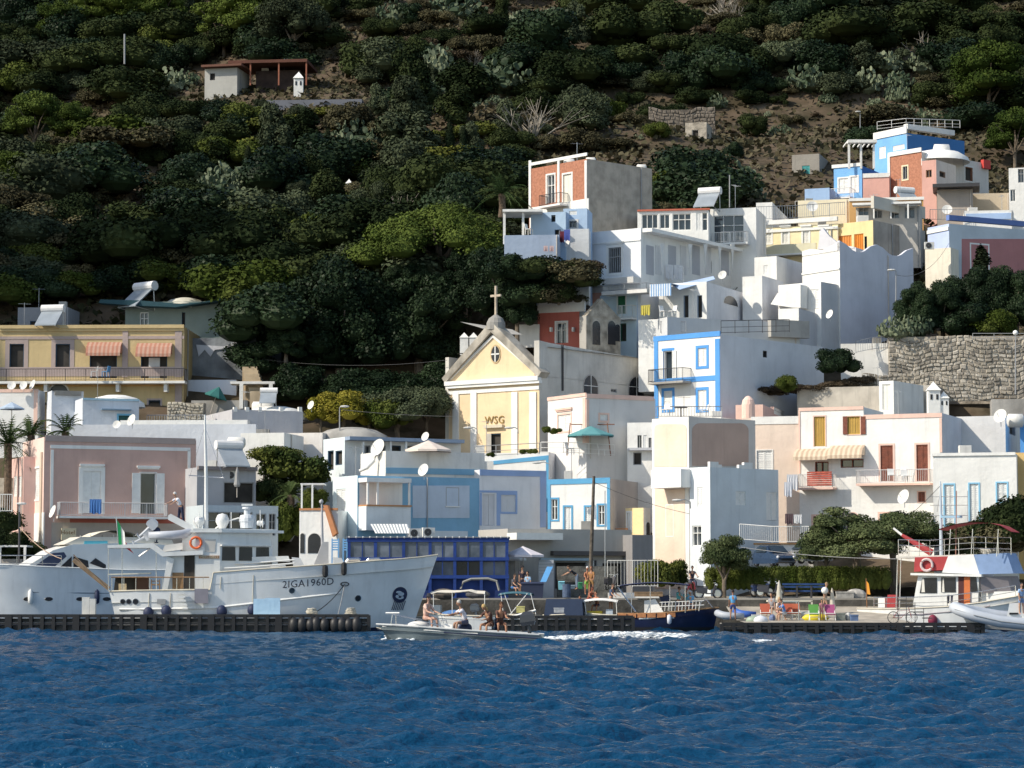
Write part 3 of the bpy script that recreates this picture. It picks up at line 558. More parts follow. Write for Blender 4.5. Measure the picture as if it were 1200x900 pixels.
# ---------------------------------------------------------------- church
C_CH=plaster((.80,.62,.41),.3); CHG=M((.60,.58,.54),.95,.12,.5,.6,0,.5,.1,key='church_side'); 
b=Bld('church','small yellow gabled church with white pilasters, stone cross and grey side nave','church',632,440,545,195,38,l=526,r=772,mat=C_CH,matR=CHG,roof=False)
p=b.L; A=p.loc(526,443); ap=p.loc(583,374); K=(0,b.zt); lw=b.lw
zA=b.zt; um=-lw/2; hz=ap[1]-b.zt-1.2
MB().prism(p,[(-lw,zA),(0,zA),(um,zA+hz)],-.6,-.0).build('gable',C_CH,b.root)
mb=MB()
for s in (-1,1): # raking cornice, grey stone
    e=(um+s*(lw/2+.12),zA-.15); a=(um,zA+hz+.2)
    nx=Vector((a[0]-e[0],a[1]-e[1])).normalized(); pr=Vector((-nx.y,nx.x))*(.5 if s<0 else -.5)
    q=[e,a,(a[0]+0*pr.x,a[1]+.85),(e[0]+pr.x,e[1]+pr.y)]
    if s>0: q=[q[0],q[3],q[2],q[1]]
    mb.prism(p,q,-.8,.35)
mb.build('raking_cornice',M((.42,.39,.34),.95,.3,.8,.7,0,.6,.1,key='weathered_cornice'),b.root)
mb=MB()
for s in (-1,1):
    e=(um+s*(lw/2+.2),zA+.05); a=(um,zA+hz); mb.prism(p,[e,a,(a[0],a[1]-.22),(e[0]-s*.35,e[1])] if s>0 else [e,(e[0]+.35,e[1]),(a[0],a[1]-.22),a],.0,.12)
mb.build('gable_moulding',WHITE,b.root)
MB().box(p,-lw-.15,.12,-.1,.4,zA-.38,zA-.05).box(p,-lw-.1,.2,-.1,.3,zA-.6,zA-.38).build('cornice',WHITE,b.root)
zb=b.zb
b.box('L','frieze',526,455,632,459.5,WHITE,o1=.08)
for x0,x1 in ((531,538),(552,559),(600,607),(621,629)): b.box('L','pilaster',x0,459.5,x1,545,WHITE,o1=.1)
b.win('L',571,508,587,545,'D',DKB,None,door=True); b.box('L','door_leaf',571,508,576,545,plaster((.45,.43,.40)),o0=0,o1=.05); b.box('L','inscription_ledge',569,498,591,501.5,plaster((.62,.56,.45)),o1=.3)
# letters W S G
def text_on(pl,px,py,txt,size,mat,name,parent,off=.06,extrude=.02,font=None):
    c=bpy.data.curves.new(name,'FONT'); c.body=txt; c.size=size; c.extrude=extrude; c.align_x='CENTER'; c.align_y='CENTER'; c.space_character=1.05; c.resolution_u=2
    t=bpy.data.objects.new(name,c); COL.objects.link(t); dg=bpy.context.evaluated_depsgraph_get(); dg.update()
    me=bpy.data.meshes.new_from_object(t.evaluated_get(dg)); bpy.data.objects.remove(t)
    u,z=pl.loc(px,py,off); o=pl.pt(u,off,z); X=pl.U; Zv=Vector((0,0,1)); org=ORG[parent.name]
    for v in me.vertices: v.co=o+X*v.co.x+Zv*v.co.y+pl.N*v.co.z-org
    me.materials.clear(); me.materials.append(mat); ob=bpy.data.objects.new(name,me); COL.objects.link(ob); ob.parent=parent; ORG[ob.name]=org; return ob
GOLD=flat((.28,.19,.06),.6); text_on(p,579.5,492.5,'WSG',.85,GOLD,'golden_lettering',b.root)
# oculus
u,z=p.loc(581,415); pol=[(u+.42*math.cos(t*math.pi/8),z+.62*math.sin(t*math.pi/8)) for t in range(16)]; po2=[(u+.52*math.cos(t*math.pi/8),z+.74*math.sin(t*math.pi/8)) for t in range(16)]
F=MB().prism(p,po2,-.05,.05).build('oculus_frame',plaster((.55,.42,.25)),b.root); MB().prism(p,pol,0,.06).build('pane',DARK,F); MB().box(p,u-.05,u+.05,.06,.1,z-.6,z+.6).box(p,u-.4,u+.4,.06,.1,z-.05,z+.05).build('glazing_bar',WHITE,F)
# nave
RP=b.R; rw=b.rw
MB().prism(PL(RP.O,RP.U,RP.N),[(0,b.zt-.05),(rw,b.zt-.05),(rw,b.zt+2.2),(1.3,b.zt+2.6),(0,b.zt+2.7)],-.5,.0).build('nave_wall',CHG,b.root)
NV=PL(RP.pt(0,0,0),RP.U,RP.N)
mb=MB(); zn=b.zt+2.25; n=20
for i in range(n):
    a=1.0+(rw-1.0)*i/n; c=1.0+(rw-1.0)*(i+1)/n
    mb.add([NV.pt(a,.2,zn),NV.pt(c,.2,zn),NV.pt(c,-lw/2,b.zt+hz*.72),NV.pt(a,-lw/2,b.zt+hz*.72),NV.pt(c,-lw,zn),NV.pt(a,-lw,zn)],[(0,1,2,3),(3,2,4,5)])
mb.build('nave_roof',M((.22,.20,.18),.95,.35,.7,.6,0,.6,.1,key='church_roof'),b.root)
mb=MB()
for a in (3,6.5,8,11,14): mb.add([NV.pt(a,.22,zn+.06),NV.pt(a+.3,.22,zn+.06),NV.pt(a+.6,-lw/2,b.zt+hz*.72+.06),NV.pt(a+.3,-lw/2,b.zt+hz*.72+.06)],[(0,1,2,3)])
mb.build('roof_rib',WHITE2,b.root)
b.win('R',684,440,700,463,'AG',WHITE,plaster((.42,.40,.38))); b.win('R',737,442,754,464,'AG',WHITE,plaster((.42,.40,.38))); b.win('R',716,456,723,460,'G',GREY)
b.box('R','drainpipe',658,404,659.3,458,IRON,o1=.12)
MB().box(p,-lw-.35,-lw,-5,-.0,b.zb,b.zt+1.9).build('side_pier',CHG,b.root)
# cross on a drum
top=p.pt(um,-.3,zA+hz+.8)
cr=MB().lathe(top-Vector((0,0,.4)),[(.75,0),(.72,.55),(.55,.9),(.2,1.15),(.1,1.2)],14).build('cross_base',CONC,b.root)
zt=top.z+.6; mb=MB(); lp=PL((top.x,top.y,0),p.U,p.N); mb.box(lp,-.08,.08,-.08,.08,zt,zt+2.45).box(lp,-.5,-.08,-.07,.07,zt+1.6,zt+1.77).box(lp,.08,.5,-.07,.07,zt+1.6,zt+1.77)
mb.build('cross',M((.45,.38,.30),.9,.2,2,key='cross_stone'),b.root)
b.done(); CHURCH=b
for x,hh in ((544,12),(555,13)):
    q=P(x,402,204); mb=MB(); mb.abox(q.x-.33,q.x+.33,203.6,204.3,q.z-1,q.z+.4); 
    mb.add([(q.x-.38,203.55,q.z+.4),(q.x+.38,203.55,q.z+.4),(q.x+.38,204.35,q.z+.4),(q.x-.38,204.35,q.z+.4),(q.x,203.95,q.z+.85)],[(0,1,4),(1,2,4),(2,3,4),(3,0,4)])
    tag(mb.build('chimney',WHITE),'little white house shaped chimney, %s of the pair beside the church gable'%('left' if x<550 else 'right'),'chimney')
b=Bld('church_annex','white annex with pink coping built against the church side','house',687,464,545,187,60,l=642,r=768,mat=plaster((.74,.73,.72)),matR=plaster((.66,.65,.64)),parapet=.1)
b.box('L','pink_coping',642,463,687,467,C_PINKL,o1=.06); b.box('R','pink_coping',687,463,766,468,C_PINKL,o1=.06); b.box('L','pink_corner',683.5,466,687,520,C_PINKL,o1=.065); b.box('R','pink_corner',687,468,690,520,C_PINKL,o1=.055)
b.win('L',654,486,669,505,'S',SHUT,C_PINKL,cornice=True); b.win('R',703,486,712,493,'S',SHUT,C_PINKL); b.done()
# red house and ruined stone arches
b=Bld('red_house','small red house with white parapet behind the church roof','house',679,362,410,206,22,l=630,Rm=5,mat=plaster((.50,.15,.12)),matR=CONC); b.box('L','white_parapet',630,352,685,366,WHITE,o0=-.3,o1=.06); b.win('L',652,378,664,402,'G',flat((.75,.75,.72)),WHITE,door=True); 
for x in (646,672): b.box('L','wall_lamp',x,384,x+2,389,WHITE,o1=.4)
b.done()
b=Bld('stone_arch_ruin','small grey stone gable with three open arches behind the nave','ruin',687,370,405,203,50,l=679,r=727,mat=CONC,matR=C_STONE,roof=False); rp=b.R; rw=b.rw
MB().prism(rp,[(0,b.zt),(rw,b.zt),(rw*.45,b.zt+1.5)],-.5,.02).build('stone_gable',C_STONE,b.root)
for x in (694,712): b.win('R',x,376,x+9,404,'A',DARK,STM[2])
b.win('R',721,380,726,400,'A',DARK,STM[2]); b.done()
b=Bld('white_hut','small white flat roofed hut between the church cross and the red house','hut',632,380,400,207,10,l=607,Rm=4,mat=WHITE2); b.done()
q=P(583,385,200); tag(MB().add([P(539,377,203),P(600,386,201),P(612,392,199),P(590,392,199)],[(0,1,2,3)]).build('shade_sail',flat((.4,.39,.37))),'grey shade sail stretched behind the church cross','sail')
# blue house
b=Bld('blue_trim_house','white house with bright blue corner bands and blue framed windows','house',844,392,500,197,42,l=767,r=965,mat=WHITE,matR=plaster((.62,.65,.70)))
for a in ((766,391,844,397,.06),(838.5,397,844,490,.055),(767,397,771.5,490,.055),(771.5,442,838.5,448,.05)): b.box('L','blue_band',*a[:4],C_BLUE,o1=a[4])
b.win('L',778,411,788,444,'O',SHUT,C_BLUE,door=True,tw=.2); b.win('L',818,408,828,429,'S',SHUT,C_BLUE,tw=.22); b.win('L',778,458,788,480,'S',SHUT,C_BLUE,tw=.22); b.win('L',818,457,828,480,'S',SHUT,C_BLUE,tw=.22)
b.balcony('L',759,800,447,1.1,1.0,slab=CONC,rail=IRON); b.win('R',894,411,899,419,'D',IRON); b.done()
b=slab('white_front_terrace','white terrace wall with thin railing below the blue trimmed house','terrace',845,489,500,190,30,l=766,Rm=3,mat=WHITE); b.done()
# middle cluster
b=Bld('light_blue_upper_house','pale blue house with green shuttered door and wide white balcony','house',746,344,405,209,30,l=703,r=800,mat=plaster((.60,.74,.82)),matR=plaster((.50,.60,.72))); b.win('L',724,346,733,368,'S',flat((.02,.16,.07)),WHITE,door=True,tw=.1); b.win('L',727,379,734,400,'D',GRN)
b.balcony('L',705,758,340,1.3,.5,slab=WHITE,rail=METAL,th=.3); b.balcony('L',724,741,372,.8,1,rail=WHITE); b.win('R',766,345,771,360,'D',IRON); b.done()
b=Bld('red_strip_house','narrow salmon red wall left of the pale blue house','house',704,343,370,211,20,l=683,Rm=3,mat=plaster((.65,.35,.27))); b.box('L','white_pier',683,338,689,352,WHITE,o1=.3); b.done()
b=Bld('white_villa','large white villa with tall shuttered window and curtained terrace','house',751,267,345,209,34,l=689,r=888,mat=plaster((.78,.80,.82)),matR=WHITE)
b.win('L',713,290,728,320,'G',GREY,WHITE,tw=.2,cornice=True,div=6); b.box('L','string_course',689,283,751,284.5,WHITE,o1=.08); b.box('L','terrace_edge',690,328,751,335,plaster((.6,.6,.58)),o0=0,o1=1.2)
for i,x in enumerate((757,768,783,797,811,826,845)): b.box('R','porch_panel',x,288,x+(7 if i%2 else 9),322,plaster((.66,.66,.66) if i%2 else (.46,.47,.5)),o1=.02+.01*(i%2))
b.win('R',784,293,789,310,'D',DARK,door=True); b.win('R',830,306,834,320,'D',DARK,door=True)
for x in (762,795,813,830,845): b.poly('R','curtain',[(x,287),(x+5,287),(x+3,300),(x+2.4,320),(x+1.6,300)],flat((.7,.7,.68),.9),o0=.9,o1=.95)
b.box('R','canopy_beam',752,281,866,285,WHITE,o0=0,o1=1.0); 
b.done()
b=Bld('white_villa_upper_floor','glazed upper floor of the large white villa with red roof edge','house',749,246,290,219,8,Lm=.01+0.5,Rm=3,mat=WHITE) if 0 else None
b=Bld('glazed_penthouse','white rooftop floor with a row of sliding windows','house',830,246,275,219,9,l=747,r=836,mat=WHITE); b.win('L',752,251,771,268,'G',WHITE,div=3); b.win('L',773,251,785,268,'G',WHITE,div=2); b.win('L',788,250,810,270,'G',WHITE,div=3); b.win('L',816,249,822,270,'S',SHUT); b.win('L',823,249,829,270,'G',WHITE,div=1); b.box('L','red_edge',747,245,832,247,plaster((.5,.15,.1)),o1=.15); b.done()
b=Bld('white_garage_house','white block with wide shaded terrace opening beside the roof water heater','house',886,243,330,221,14,l=832,Rm=6,mat=WHITE); b.win('L',836,252,872,285,'G',WHITE,div=3); b.balcony('L',834,876,284,1.0,.9,rail=WHITE); b.done()
# vault house
b=Bld('vaulted_white_house','white vaulted house with blue striped awning terrace','house',828,330,400,207,25,l=772,r=935,mat=WHITE,matR=plaster((.74,.75,.78)))
b.win('R',848,347,864,357,'A',plaster((.2,.3,.36)),WHITE2); b.win('L',801,346,807,372,'D',plaster((.3,.38,.48)),door=True); b.win('L',817,346,823,372,'D',plaster((.3,.38,.48)),door=True)
b.done()
AWB=flat((.20,.38,.66),.85); 
striped_awning(b,'L',772,335,797,350,2.0,'blue and white striped awning over the vaulted house terrace',c1=flat((.75,.8,.85),.9),c2=AWB,n=18,drop=1.0)
b=Bld('white_terrace_block','white terrace block with railings left of the blue trimmed roof','terrace',772,374,400,203,20,l=748,r=805,mat=WHITE); b.done()
b=Bld('white_terrace_block','low whitewashed terrace wall with grey planters behind the blue trimmed house','terrace',937,379,405,206,-24,l=782,Rm=4,mat=plaster((.58,.60,.62)),parapet=.1)
b.box('L','grey_planter',900,376,945,396,CONC,o1=.5); b.done()
b=Bld('white_cube_house','stepped white cube house with small shutters in the white cluster','house',910,300,370,216,30,l=884,r=944,mat=WHITE,matR=WHITE2); b.win('L',895,311,900,321,'S',SHUT); b.done()
b=Bld('white_cube_house','lower white wall stepping down to the vaulted house','house',893,323,370,213,28,l=870,r=932,mat=WHITE,matR=plaster((.7,.71,.74))); b.done()
b=Bld('sloping_white_house','white house with sloping parapet and sunlit stair wall','house',962,330,400,211,38,l=912,r=982,mat=WHITE,matR=plaster((.62,.62,.63))); b.win('L',950,339,960,362,'S',SHUT,door=True)
b.poly('L','sloping_wall',[(912,358),(920,345),(947,335),(947,362),(938,362)],WHITE,o0=.1,o1=1.2); b.done()
b=Bld('white_cube_house','small sunlit white cube house in front of the sloping white wall','house',936,361,395,207,25,l=912,r=972,mat=WHITE,matR=plaster((.6,.6,.62))); b.done()
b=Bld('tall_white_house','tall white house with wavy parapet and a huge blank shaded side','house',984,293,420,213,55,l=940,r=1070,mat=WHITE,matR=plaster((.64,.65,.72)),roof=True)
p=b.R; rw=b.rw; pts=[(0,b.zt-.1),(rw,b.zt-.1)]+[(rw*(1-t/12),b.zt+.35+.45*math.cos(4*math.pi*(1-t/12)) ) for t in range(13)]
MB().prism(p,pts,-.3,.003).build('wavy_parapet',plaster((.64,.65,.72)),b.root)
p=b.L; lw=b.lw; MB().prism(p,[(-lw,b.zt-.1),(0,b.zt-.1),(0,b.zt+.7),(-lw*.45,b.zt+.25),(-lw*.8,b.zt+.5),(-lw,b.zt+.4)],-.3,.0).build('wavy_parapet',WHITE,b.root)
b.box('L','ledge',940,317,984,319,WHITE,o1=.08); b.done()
b=Bld('white_peak_wall','white wall rising to a curved peak behind the tall white house','wall',1003,290,340,222,30,l=958,Rm=2,mat=plaster((.7,.7,.74))); p=b.L
MB().ppoly(p,[(958,292),(1003,292),(1000,289),(985,287),(972,277),(964,267),(962,268)],0,-.4,0).build('curved_peak',plaster((.7,.7,.74)),b.root); b.done()
# yellow palace
CY=plaster((.86,.74,.48),.2); CYG=M((.38,.35,.31),.95,.25,.4,.6,0,.8,.1,key='yellow_side_stained')
b=Bld('cream_palazzo','long cream palazzo with balustraded balcony in the upper village','house',982,262,335,227,24,l=880,Rm=4,mat=CY); 
for a in ((880,257,982,262,.3),(880,268,982,271,.12)): b.box('L','cornice',*a[:4],WHITE,o1=a[4])
for x in (897,917,941,962): b.win('L',x,270,x+7,285,'S',flat((.72,.72,.68)),WHITE,cornice=True)
b.box('L','balustrade',884,288,960,300,plaster((.72,.68,.5)),o0=.8,o1=1.0); b.box('L','balcony_slab',884,299,960,301,WHITE,o0=0,o1=1.1)
for x in (917,941): b.win('L',x,288,x+6,302,'S',flat((.7,.7,.66)),door=True)
b.done()
b=Bld('ochre_house','pale ochre house with orange cloth and a stained grey side','house',1023,258,330,225,40,l=980,r=1084,mat=plaster((.84,.66,.36),.3),matR=CYG)
b.win('L',983,276,998,290,'C',plaster((.66,.26,.08))) ; b.win('L',1001,274,1012,296,'C',flat((.70,.24,.04),.9)); b.win('L',1013,277,1016,292,'D',DKB)
b.box('R','white_band',1024,236,1084,250,plaster((.6,.57,.5)),o0=-.3,o1=.02); b.done()
b=Bld('roof_room','shaded roof room under a thin slab on the ochre house','house',1078,241,262,228,12,l=1003,Rm=4,mat=plaster((.5,.48,.45)));
for x in (1006,1022,1042,1060): b.win('L',x,243,x+12,256,'G',GREY,div=2)
b.box('L','roof_slab',1000,239,1080,241.5,WHITE,o0=0,o1=1.2)
for x in (1024,1044,1064): b.box('L','post',x,241,x+1.8,258,WHITE,o0=1,o1=1.15)
b.done()
b=Bld('roof_hut','small white roof hut above the cream palazzo','hut',905,237,262,231,14,l=886,r=925,mat=WHITE); b.done()
b=Bld('cream_step_house','low cream house with glazed terrace and roof heater','house',995,233,262,236,14,l=935,r=1000,mat=plaster((.80,.72,.54),.2),matR=WHITE); b.done()
b=Bld('orange_wall_house','ochre back wall framed in white behind the roof heater','house',1082,233,258,234,8,l=995,Rm=3,mat=plaster((.62,.36,.15),.3)); b.box('L','white_frame',995,231.5,1083,235,WHITE,o1=.1); b.done()
# upper blue
b=Bld('blue_hill_house','bright blue house with pergola terrace high in the village','house',1010,194,260,252,28,l=977,r=1042,mat=plaster((.20,.46,.80),.15),matR=plaster((.06,.18,.50),.15)); b.box('L','white_edge',975,192,1010,196,WHITE,o1=.1); b.win('L',983,209,994,225,'S',SHUT,WHITE); b.win('L',997,207,1005,226,'S',SHUT,WHITE,door=True); b.balcony('L',943,996,232,1.2,.9,rail=WHITE); b.done()
b=Bld('blue_step_house','pale blue front terrace of the blue hill house','terrace',972,220,250,250,20,l=943,Rm=4,mat=plaster((.36,.52,.76),.2)); b.done()
b=Bld('blue_upper_floor','upper blue floor with white shutters and roof pergola','house',1063,156,215,258,55,l=1024,r=1130,mat=plaster((.20,.46,.80),.15),matR=plaster((.06,.20,.46),.15)); b.box('L','white_parapet',1024,152,1063,160,WHITE,o1=.1); b.box('R','white_parapet',1063,149,1118,155,WHITE,o0=-.5,o1=.1); b.win('L',1030,172,1038,186,'S',SHUT); b.win('L',1046,170,1060,176,'S',SHUT); b.done()
mb=MB(); mb.abox(0,0.01,0,.01,0,.01); mb=MB()
for x in (995,1009,1024): q=P(x,186,252); mb.abox(q.x-.1,q.x+.1,251.9,252.1,q.z-1,P(x,168,252).z)
q0=P(993,168,252); q1=P(1027,166,252); mb.abox(q0.x,q1.x,251.5,252.3,q0.z,q0.z+.3); 
for i in range(7): x=q0.x+(q1.x-q0.x)*i/6; mb.abox(x-.05,x+.05,252.3,255,q0.z+.1,q0.z+.25)
tag(mb.build('pergola',WHITE),'white post pergola on the blue hill house terrace','pergola')
b=Bld('pink_low_house','salmon pink low block with white edge beside the blue hill house','house',1042,205,262,248,12,l=1011,Rm=3,mat=plaster((.74,.42,.36),.2)); b.box('L','white_edge',1011,203,1042,208,WHITE,o1=.08); b.done()
b=Bld('brown_domed_house','brown and pink house with white domed roof','house',1080,178,262,246,48,l=1042,r=1158,mat=C_BRICK,matR=plaster((.66,.62,.58),.4)); b.box('L','white_edge',1041,176,1080,181,WHITE,o1=.1); b.box('L','white_edge',1041,181,1043.5,240,WHITE,o1=.09); b.win('L',1058,195,1063.5,210,'G',GREY,plaster((.8,.7,.5))); b.win('R',1131,196,1140,212,'D',plaster((.3,.15,.1)),WHITE2); b.box('R','red_disc_panel',1150,188,1158,198,flat((.6,.05,.04)),o1=.3); b.box('R','white_panel',1080,188,1106,196,WHITE,o1=.02)
q=P(1098,176,249); MB().lathe((q.x,q.y,b.zt-.6),[(3.2,0),(3.0,.45),(2.2,.95),(1.1,1.2),(.001,1.3)],22).build('dome',WHITE,b.root,smooth=True); b.done(); DOMEH=b
b=Bld('pink_annex','weathered pink annex with two small shuttered windows','house',1097,187,262,243,35,l=1080,r=1120,mat=plaster((.62,.36,.31),.6),matR=plaster((.68,.60,.54),.4)); b.win('L',1085,199,1092,208,'G',plaster((.35,.2,.12))); b.win('R',1101,201,1108,208,'D',plaster((.3,.2,.15))); b.done()
b=Bld('grey_lean_shed','grey lean-to shed under a dark slab roof on the hill','shed',1140,221,262,240,10,l=1098,Rm=4,mat=plaster((.42,.37,.33))); b.box('L','dark_roof',1093,217,1148,221,IRON,o0=-3,o1=1.2); b.done()
b=Bld('grey_hut','small grey stone hut with green door on the dry slope','hut',960,180,225,262,18,l=928,r=985,mat=plaster((.30,.28,.25),.5)); b.win('L',940,194,949,217,'S',flat((.05,.32,.32)),door=True); b.done()
b=Bld('white_wall_house','low white house with pale blue wall below the brown domed house','house',1188,246,280,236,8,l=1130,Rm=4,mat=WHITE); b.box('L','blue_band',1132,250,1185,257,plaster((.4,.55,.8)),o1=.05); b.done()
b=Bld('white_edge_house','white house with gridded window at the right frame edge','house',1215,196,262,240,12,l=1182,Rm=5,mat=WHITE); b.win('L',1193,198,1200,214,'G',GREY,div=2); b.win('L',1184,222,1190,236,'G',WHITE); b.done()
b=Bld('beige_strip_house','beige terrace house between the white wall house and the grey shed','house',1185,226,262,243,8,l=1134,Rm=4,mat=plaster((.55,.47,.36))); b.done()
b=Bld('rose_house','large rose house framed in pale blue with white shuttered window','house',1112,262,350,224,62,l=1087,r=1235,mat=plaster((.46,.55,.78),.15),matR=plaster((.55,.62,.68),.1))
b.poly('R','rose_panel',[(1127,280),(1232,280),(1232,345),(1127,345)],plaster((.48,.22,.22),.25),o1=.03); b.box('R','blue_parapet',1112,257,1235,263,plaster((.14,.22,.48),.1),o0=-.4,o1=.05); b.win('R',1138,287,1158,330,'S',SHUT,WHITE); b.box('L','white_coping',1087,268,1112,272,WHITE,o1=.1); b.done()
b=Bld('cream_annex','pale cream annex with an air conditioner below the rose house','house',1114,290,355,222,30,l=1084,Rm=2,mat=plaster((.80,.74,.62),.4)); b.done()
# brick house
b=Bld('brick_house','red brick faced house with white frames and a bare grey side','house',688,186,292,218.5,48,l=620,r=764,mat=C_BRICK,matR=M((.46,.41,.35),.95,.15,1.2,.8,0,.4,.1,key='bare_block'))
for a in ((620,185,688,188.5,.06),(685.5,188,688,255,.055),(620,188,622.5,245,.055),(653.5,188,656,240,.05)): b.box('L','white_frame',*a[:4],WHITE,o1=a[4])
b.win('L',641,205,650,238,'G',WHITE,WHITE,door=True); b.win('L',660,204,670,238,'P',flat((.72,.70,.62)),WHITE,door=True); b.balcony('L',631,656,240,1.0,.95,slab=WHITE,rail=IRON); 
b.box('L','white_base',621,238,690,262,WHITE,o1=.03); b.done()
BRICK=b
b=Bld('blue_cottage','shaded pale blue cottage with covered terrace below the brick house','house',663,248,300,207,14,l=622,r=690,mat=plaster((.42,.56,.72)),matR=plaster((.42,.55,.74))); b.win('L',646,252,651,260,'D',DKB); b.win('L',650,269,657,276,'D',DKB); b.done()
b=Bld('blue_cottage_annex','small blue annex with two windows under the brick house','house',688,244,300,208,10,l=660,Rm=3,mat=plaster((.42,.56,.74))); b.win('L',667,259,676,267,'G',GREY,WHITE2); b.win('L',667,247,676,252,'S',SHUT); b.done()
b=Bld('white_low_wall','white terrace parapet with washing line beside the blue cottage','wall',690,268,300,207,6,l=655,Rm=2,mat=plaster((.62,.64,.66))); b.done()
mb=MB()
for x in (591,613): q=P(x,272,206.5); mb.abox(q.x-.1,q.x+.1,206.4,206.6,q.z-1,P(x,249,206.5).z)
q0=P(589,249,206.5); q1=P(636,249,206.5); mb.abox(q0.x,q1.x,206,209.5,q0.z,q0.z+.2)
tag(mb.build('terrace_roof',WHITE),'flat white terrace roof on posts left of the blue cottage','pergola')
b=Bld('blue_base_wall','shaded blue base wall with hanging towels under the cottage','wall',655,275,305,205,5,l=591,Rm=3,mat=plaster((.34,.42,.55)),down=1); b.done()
# retaining walls right
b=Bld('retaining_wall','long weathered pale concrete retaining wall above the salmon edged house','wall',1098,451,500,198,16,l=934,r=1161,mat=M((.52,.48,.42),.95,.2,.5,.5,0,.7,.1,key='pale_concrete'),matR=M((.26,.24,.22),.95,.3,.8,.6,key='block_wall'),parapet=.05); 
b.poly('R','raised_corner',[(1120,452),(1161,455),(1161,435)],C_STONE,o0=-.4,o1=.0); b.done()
b=Bld('white_stair_hut','white roof stair hut with a pale door in front of the retaining wall','hut',1047,446,490,193,32,l=1030,r=1082,mat=WHITE,matR=WHITE2); b.win('L',1034,450,1044,480,'P',flat((.7,.7,.66)),door=True); b.done()
b=Bld('stone_garden_wall','tall rubble stone garden wall under the dark trees','wall',1240,393,500,206,6,l=1041,Rm=3,mat=C_STONE,roof=False,down=0)
x0=-b.lw; sl=lambda u:b.zt-1.0+( .9 if u<x0+3.5 else 0); stones(b.root,b.L,x0,0,lambda u:b.zb,lambda u:b.zt,.42,STM,9); 
b.done()
b=Bld('lower_stone_wall','low rubble stone wall with slanting top in front of the stone garden wall','wall',1165,440,470,202,6,l=1010,Rm=3,mat=C_STONE,roof=False,down=0); stones(b.root,b.L,-b.lw,0,lambda u:b.zb,lambda u:b.zt+.2,.34,STM,12); b.done()
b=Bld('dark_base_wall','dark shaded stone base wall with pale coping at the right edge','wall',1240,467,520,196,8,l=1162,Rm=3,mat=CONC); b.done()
b=Bld('white_low_block','low white wall block between the tall white house and the stone wall','wall',1042,402,425,208,10,l=985,Rm=3,mat=WHITE2,parapet=.05); b.done()
# hillside hut
b=Bld('hill_shack','white hillside cabin with a reddish roof among the pines','hut',278,79,112,322,12,l=240,Rm=5,mat=plaster((.42,.42,.40))); b.box('L','red_roof',238,76.5,285,79,plaster((.16,.08,.06)),o0=-3,o1=.8); b.win('L',246,86,252,94,'D',IRON); b.done()
b=Bld('hill_veranda','dark wooden veranda roofed in red tile next to the hillside cabin','hut',352,82,112,324,6,l=300,Rm=5,mat=M((.06,.04,.035),.9,.3,1,key='dark_planks')); b.box('L','tile_roof',272,74.5,364,78,plaster((.13,.06,.045)),o0=-5,o1=2.5); 
for x in (297,330,362): b.box('L','post',x,77,x+1.6,104,plaster((.3,.12,.08)),o0=2.2,o1=2.35)
b.done()
b=Bld('hill_terrace_wall','grey blue terrace wall below the hillside cabin','wall',424,116,134,312,4,l=300,Rm=2,mat=plaster((.16,.17,.20)),roof=False); b.done()
b=Bld('blue_hill_shed','dark blue shed on the terraces among the bushes','shed',520,126,145,302,8,l=492,Rm=3,mat=plaster((.08,.14,.24))); b.done()
b=Bld('stone_terrace_wall','tumbled dry stone terrace wall on the dry slope','wall',838,128,142,292,4,l=760,Rm=2,mat=M((.15,.13,.11),.95,.3,2,.8,key='dull_mortar'),roof=False); stones(b.root,b.L,-b.lw,0,lambda u:b.zb+2,lambda u:b.zt+.3,.5,[M((.20,.17,.14),.95,.3,2,.8,key='dull_stone')]*3,21); b.done()
b=Bld('ruined_hut','small ruined stone hut on the dry slope','ruin',828,143,168,285,14,l=803,Rm=4,mat=C_STONE); b.win('L',811,152,819,166,'D',plaster((.45,.42,.38)),door=True); b.done()
b=Bld('hilltop_house','half hidden house corner at the top right edge of the hill','house',1112,-10,8,372,10,l=1078,Rm=4,mat=plaster((.5,.38,.3))); b.done()
# ---------------------------------------------------------------- vegetation
def leafmat(name,c1,c2,rough=.9,scale=.55):
    m=bpy.data.materials.new(name); m.use_nodes=True; n=m.node_tree.nodes; l=m.node_tree.links; p=n['Principled BSDF']; p.inputs['Roughness'].default_value=rough; p.inputs['Specular IOR Level'].default_value=.06
    tc=n.new('ShaderNodeTexCoord'); nz=n.new('ShaderNodeTexNoise'); nz.inputs['Scale'].default_value=scale; nz.inputs['Detail'].default_value=4; l.new(tc.outputs['Object'],nz.inputs['Vector'])
    r=n.new('ShaderNodeValToRGB'); r.color_ramp.elements[0].position=.35; r.color_ramp.elements[0].color=(*c1,1); r.color_ramp.elements[1].position=.65; r.color_ramp.elements[1].color=(*c2,1)
    oi=n.new('ShaderNodeObjectInfo'); ad=n.new('ShaderNodeMath'); ad.operation='MULTIPLY_ADD'; ad.inputs[1].default_value=.30; ad.inputs[2].default_value=-.15
    a2=n.new('ShaderNodeMath'); l.new(oi.outputs['Random'],ad.inputs[0]); l.new(ad.outputs[0],a2.inputs[0]); l.new(nz.outputs['Fac'],a2.inputs[1]); l.new(a2.outputs[0],r.inputs['Fac']); l.new(r.outputs[0],p.inputs['Base Color'])
    p.inputs['Subsurface Weight'].default_value=0
    return m
